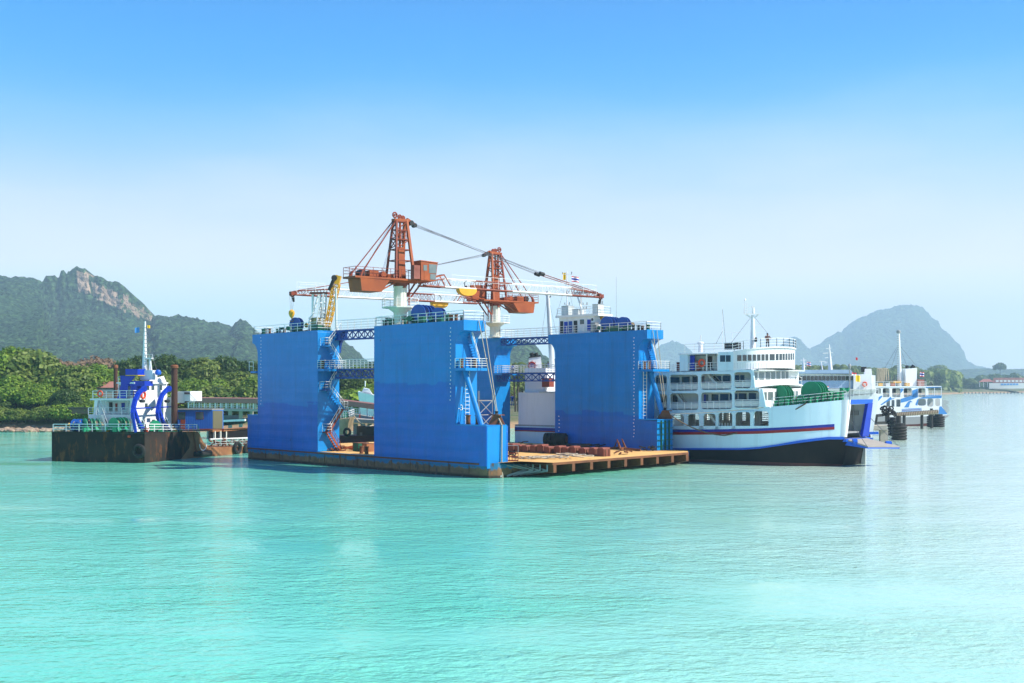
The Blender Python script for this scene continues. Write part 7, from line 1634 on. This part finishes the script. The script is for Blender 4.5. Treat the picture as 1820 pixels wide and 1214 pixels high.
qb = thing('quay', 'pale quay platform with dark underside seen in the gap between near towers', 'quay', at(650, 755, 200)); MB().hexa([at(626, 751, 197), at(690, 754, 194), at(690, 752, 206), at(626, 749, 206)], [at(626, 744.5, 197), at(690, 748, 194), at(690, 744, 206), at(626, 741, 206)]).build('slab', M['concrete'], qb)
for px in (632, 645, 657, 669): p = at(px, 752, 199); MB().box(V(p.x, p.y, -3), .7, .7, p.z+2.9).build('pile', M['concrete'], qb)
bg_ = thing('moored_barge', 'dark rusty barge lying behind the dock in the gap', 'barge', at(650, 780, 190)); MB().hexa([at(598, 791, 186), at(680, 793, 184), at(680, 790, 196), at(598, 788, 196)], [at(598, 774, 186), at(680, 775, 184), at(680, 772, 196), at(598, 772, 196)]).build('hull', M['antifoul'], bg_)
mb = MB(); mb.hexa([at(634, 775, 187), at(680, 776, 185), at(680, 774, 193), at(634, 773, 193)], [at(634, 757, 187), at(680, 758, 185), at(680, 757, 193), at(634, 757, 193)]); hs_ = mb.build('house', plain('dark_house', (.05, .055, .05)), bg_)
for px in (639.5, 647, 655, 662): MB().slab(at(px, 774, 186.6), at(px+4.5, 774, 186.4), at(px+4.5, 768.5, 186.4), at(px, 768.5, 186.6), (0, .1, 0)).build('window', M['glasslight'], hs_)
# old pale workboat bow seen in the gap
ob = thing('old_fishing_boat', 'weathered beige boat bow with tyre seen in the gap', 'boat', at(615, 760, 182)); mb = MB(); rows_ = []
prf = [(0, 623, 774, 626, 742), (1, 615, 775, 618, 745), (2, 600, 775, 600, 748)]
mb.hexa([at(596, 772, 182), at(617, 773, 180), at(622, 772, 181), at(622, 770, 188)], [at(592, 746, 182), at(620, 744, 178), at(631, 740, 180), at(628, 741, 188)]); mb.build('hull', paint('weathered_hull', (.5, .38, .22), (.3, .2, .1), .8, 1, .25), ob)
mb = MB(); mb.rail([at(598, 744, 181), at(618, 743, 178), at(629, 739, 180)], 1.0, 3, .7, .04); mb.build('guard_rail', M['white'], ob); MB().torus(at(617, 768, 178.5), (.3, 1, 0), .5, .2, 18, 8).build('tyre', M['rubber'], ob, True); MB().beam(at(604, 742, 181), at(612, 736, 182), 1.2, 1.0).build('deck_winch', M['dgreen'], ob)
rope('mooring_rope', [at(629, 739, 180), at(662, 756, 188), at(672, 750, 190)], .1, 'thick pale rope sagging from the old boat across the gap', sag=.7)
# motor yacht on the slip in the gap, low building roofs, white hull under the jetty
wy = thing('white_yacht', 'small white motor yachts behind the trees in the gap', 'yacht', at(655, 700, 245)); mb = MB(); mb.hexa([at(642, 744, 245), at(662, 746, 243), at(662, 744, 249), at(642, 742, 249)], [at(636, 696, 245), at(668, 703, 243), at(668, 702, 249), at(638, 695, 249)]); mb.build('hull', M['white'], wy)
MB().hexa([at(643, 697, 246), at(662, 701, 245), at(662, 700, 249), at(644, 696, 249)], [at(646, 690, 246), at(656, 692, 245), at(656, 691, 248), at(647, 689, 248)]).build('cabin', M['white'], wy); MB().tube(at(649, 687, 246), at(649, 677, 246), .1).build('mast', M['white'], wy)
wb = thing('white_launch', 'white hulled launch lying under the jetty left of the dock', 'boat', at(415, 752, 200)); mb = MB(); mb.hexa([at(396, 757, 200), at(434, 753, 198), at(440, 749, 202), at(396, 751, 203)], [at(394, 749, 200), at(436, 747, 197), at(443, 743, 202), at(396, 746, 203)]); mb.build('hull', M['hullblack'], wb); MB().beam(at(394, 748.5, 199.5), at(436, 746.5, 196.5), .3, .35).build('gunwale', M['white'], wb)
MB().hexa([at(396, 748, 200.5), at(425, 747, 199), at(425, 746, 202), at(396, 747, 202)], [at(396, 738, 200.5), at(424, 738, 199), at(424, 738, 202), at(396, 738, 202)]).build('cabin', plain('dark_cabin', (.1, .13, .12)), wb)  # cabin in one dark grey-green tone
rb = thing('shore_house', 'house with red tiled roof half hidden in the left trees', 'house', at(192, 690, 262)); p = at(190, 708, 266); MB().box(p, 5, 4, 2.2).build('wall', M['concrete'], rb); mb = MB(); mb.hexa([p+V(-3, -2.3, 2.4), p+V(3, -2.3, 2.4), p+V(3, 2.3, 2.4), p+V(-3, 2.3, 2.4)], [p+V(-2.6, -.1, 3.8), p+V(2.6, -.1, 3.8), p+V(2.6, .1, 3.8), p+V(-2.6, .1, 3.8)]); mb.build('roof', M['roofbrown'], rb)
sw = thing('shore_shed', 'dark open shed behind the stern of the workboat', 'shed', at(153, 730, 255)); p = at(154, 735, 254); MB().box(p, 6.5, 3, 1.1).build('wall', M['timber'], sw); MB().box(p+V(0, 0, 1.1), 7, 3.6, .25).build('roof', M['black'], sw)
# waterside building on the far shore
YF = 1480.0; fb = thing('waterside_building', 'long hazy white building with blue windows on the far right shore', 'building', at(1790, 690, YF))
mb = MB(); mb.hexa([at(1758, 691, YF), at(1900, 690, YF), at(1900, 690, YF+25), at(1758, 691, YF+25)], [at(1758, 681, YF), at(1900, 680, YF), at(1900, 680, YF+25), at(1758, 681, YF+25)]); mb.build('wall', M['hazewall'], fb)
mb = MB(); mb.hexa([at(1764, 681, YF+3), at(1900, 680, YF+3), at(1900, 680, YF+25), at(1764, 681, YF+25)], [at(1766, 671.5, YF+3), at(1900, 671, YF+3), at(1900, 671, YF+25), at(1766, 671.5, YF+25)]); mb.build('upper_storey', M['cap'], fb)
for i in range(6): MB().slab(at(1779+i*5.3, 684.5, YF-.3), at(1783.4+i*5.3, 684.5, YF-.3), at(1783.4+i*5.3, 681.6, YF-.3), at(1779+i*5.3, 681.6, YF-.3), (0, .3, 0)).build('window', M['skyblue'], fb)
for i in range(8): MB().slab(at(1770+i*7, 679, YF+2.6), at(1775+i*7, 679, YF+2.6), at(1775+i*7, 675.5, YF+2.6), at(1770+i*7, 675.5, YF+2.6), (0, .3, 0)).build('window', M['hazewall'], fb)
pv = thing('shore_pavilion', 'hazy pavilion with pale hipped roof left of the waterside building', 'pavilion', at(1750, 685, YF)); mb = MB(); mb.hexa([at(1739, 679, YF), at(1768, 678.5, YF), at(1768, 678.5, YF+18), at(1739, 679, YF+18)], [at(1748, 673.5, YF+8), at(1758, 673.5, YF+8), at(1758, 673.5, YF+9), at(1748, 673.5, YF+9)]); mb.build('roof', M['cap'], pv)
for px in (1741, 1748, 1755): MB().tube(at(px, 688, YF+1), at(px, 678.5, YF+1), .5).build('post', M['hazewall'], pv)
for i in range(22):
    px = 1690+i*6.3; o = MB().lathe(at(px, 699.2, 1370)*1.0+V(0, 0, 0), [(.2, -.5), (.9, .1), (.8, .8), (.2, 1.3)], 8).build('float_buoy', M['black'], None, True, org=at(px, 699, 1370)); tag(o, 'tiny dark float off the far shore, number '+str(i+1)+' from the left of the line', 'buoy', 'line of floats off the far shore')

# ------------------------------------------------------------------ people
def person(p, label, pose, shirt, legs, face=0, s=1.0):
    """one continuous skinned figure; pose = dict of joint positions (metres, facing +x)"""
    J = dict(pel=(0, 0, .95), waist=(0, 0, 1.1), chest=(0, 0, 1.32), neck=(0, 0, 1.5), head=(.02, 0, 1.62), top=(.02, 0, 1.72), shl=(0, .19, 1.42), shr=(0, -.19, 1.42), ell=(0, .27, 1.15), elr=(0, -.27, 1.15), hal=(.1, .28, .92), har=(.1, -.28, .92),
             hil=(0, .1, .9), hir=(0, -.1, .9), knl=(.02, .12, .5), knr=(.02, -.12, .5), anl=(0, .13, .08), anr=(0, -.13, .08), fol=(.16, .14, .04), fhr=(.16, -.14, .04))
    J.update(pose); names = list(J); E_ = [('pel', 'waist'), ('waist', 'chest'), ('chest', 'neck'), ('neck', 'head'), ('head', 'top'), ('chest', 'shl'), ('chest', 'shr'), ('shl', 'ell'), ('shr', 'elr'), ('ell', 'hal'), ('elr', 'har'), ('pel', 'hil'), ('pel', 'hir'), ('hil', 'knl'), ('hir', 'knr'), ('knl', 'anl'), ('knr', 'anr'), ('anl', 'fol'), ('anr', 'fhr')]
    rad = dict(pel=.13, waist=.12, chest=.15, neck=.06, head=.095, top=.08, shl=.07, shr=.07, ell=.05, elr=.05, hal=.04, har=.04, hil=.1, hir=.1, knl=.065, knr=.065, anl=.05, anr=.05, fol=.045, fhr=.045)
    me = bpy.data.meshes.new('tmp'); me.from_pydata([J[k] for k in names], [(names.index(a_), names.index(b_)) for a_, b_ in E_], []); ob_ = bpy.data.objects.new('tmp', me); COL.objects.link(ob_)
    md = ob_.modifiers.new('skin', 'SKIN'); sv = me.skin_vertices[0].data
    for i, k in enumerate(names): sv[i].radius = (rad[k], rad[k])
    sv[0].use_root = True; ob_.modifiers.new('sub', 'SUBSURF').levels = 1
    dg_ = bpy.context.evaluated_depsgraph_get(); m2 = bpy.data.meshes.new_from_object(ob_.evaluated_get(dg_)); bpy.data.objects.remove(ob_)
    m2.materials.clear()
    for m_ in (M['skin'], M[shirt], M[legs]): m2.materials.append(m_)
    hz_ = J['neck'][2]; pz = J['pel'][2]
    for f_ in m2.polygons:
        c = f_.center; f_.use_smooth = True; dh_ = min((Vector(J['hal'])-c).length, (Vector(J['har'])-c).length)
        f_.material_index = 0 if c.z > hz_-.02 or dh_ < .16 else (1 if c.z > pz-.02 else 2)
    t = thing('person', label, 'person', p); b_ = bpy.data.objects.new('body', m2); COL.objects.link(b_); b_.parent = t
    h_ = MB().lathe(V(*J['head'])+V(-.015, 0, .03), [(.105, 0), (.112, .05), (.09, .11), (.03, .145)], 12).build('hair', M['hair'], t, True); t.rotation_euler = (0, 0, face); t.scale = (s, s, s); h_.data.transform(Matrix.Translation(t.location)) if False else None
    return t
_b = MB.build
def person_fix():
    for o in list(bpy.data.objects):
        if o.name.startswith('hair') and o.parent:      # hair verts were shifted by the parent's location: put them back
            o.data.transform(Matrix.Translation(o.parent.location))
walkz = .14
person(at(1364, 621.5, 152.5), 'person in brown shirt standing on the ferry bridge roof by the rail', dict(ell=(.1, .33, 1.2), elr=(.1, -.33, 1.2), hal=(.25, .2, 1.1), har=(.25, -.2, 1.1)), 'shirtbrown', 'trousers', -1.4, 1.2)
pw = at(979, 660, 176.5); person(V(pw.x-.2, pw.y, 11.75), 'person in blue leaning on the lower rear walkway near the right tower', dict(chest=(-.12, 0, 1.3), neck=(-.2, 0, 1.45), head=(-.25, 0, 1.57), top=(-.26, 0, 1.67), shl=(-.12, .19, 1.4), shr=(-.12, -.19, 1.4), ell=(-.35, .25, 1.2), elr=(-.35, -.25, 1.2), hal=(-.6, .2, 1.25), har=(-.6, -.2, 1.25)), 'shirtblue', 'trousers', .6, 1.0)
pw = D.W(29.6, 32.7, 11.74); person(pw, 'person in blue crouching at the left end of the lower rear walkway', dict(pel=(0, 0, .5), waist=(.05, 0, .65), chest=(.18, 0, .85), neck=(.25, 0, 1.0), head=(.3, 0, 1.12), top=(.32, 0, 1.22), shl=(.2, .19, .95), shr=(.2, -.19, .95), ell=(.35, .22, .7), elr=(.35, -.22, .7), hal=(.55, .15, .6), har=(.55, -.15, .6), hil=(0, .1, .48), hir=(0, -.1, .48), knl=(.4, .14, .5), knr=(.38, -.14, .45), anl=(.1, .13, .08), anr=(.1, -.13, .08), fol=(.25, .14, .04), fhr=(.25, -.14, .04)), 'shirtblue', 'trousers', -.8)
pw = FP.pt(918, 722, .9); person(V(pw.x, pw.y, FP.pt(918, 722).z), 'worker in blue overalls on the ferry stern seen behind the rear tower', dict(ell=(.15, .3, 1.2), hal=(.35, .25, 1.3)), 'shirtblue', 'shirtblue', 2.0)
pw = TF.pt(227, 768, 1.4); person(pw, 'person in light blue shirt bending over the left workboat winch', dict(chest=(.2, 0, 1.25), neck=(.32, 0, 1.36), head=(.4, 0, 1.44), top=(.44, 0, 1.53), shl=(.25, .19, 1.3), shr=(.25, -.19, 1.3), ell=(.4, .2, 1.05), elr=(.4, -.2, 1.05), hal=(.5, .15, .85), har=(.5, -.15, .85)), 'skyblue', 'trousers', 3.0)
place(bpy.data.objects[[o.name for o in bpy.data.objects if o.get('label', '').startswith('person in light blue')][0]], TF.pt(147, 768, .9), 3.0)
person(TF.pt(199, 768, .9), 'worker with orange helmet beside the middle workboat winch', dict(ell=(.2, .25, 1.2), hal=(.4, .2, 1.1)), 'green', 'trousers', .5)
person(TF.pt(158, 768, .9), 'person in dark clothes among the left workboat winches', dict(), 'trousers', 'trousers', 1.5)
person_fix()
# small clutter painted on decks: buckets by the bow rail of the workboat
for i, (px, m_, lab) in enumerate(((318, 'yellow', 'yellow bucket at the foot of the tall spud pile'), (270, 'lifered', 'orange bucket between the curved davits'), (192, 'yellow', 'yellow bucket left of the middle winch'))):
    p = TF.pt(px, 768, .7) if px < 250 else TP.pt(px, 768, -.8); tag(MB().lathe(p, [(.22, 0), (.3, .5), (.31, .55)], 12).build('bucket', M[m_], None, True, org=p), lab, 'bucket', 'buckets on the workboat')
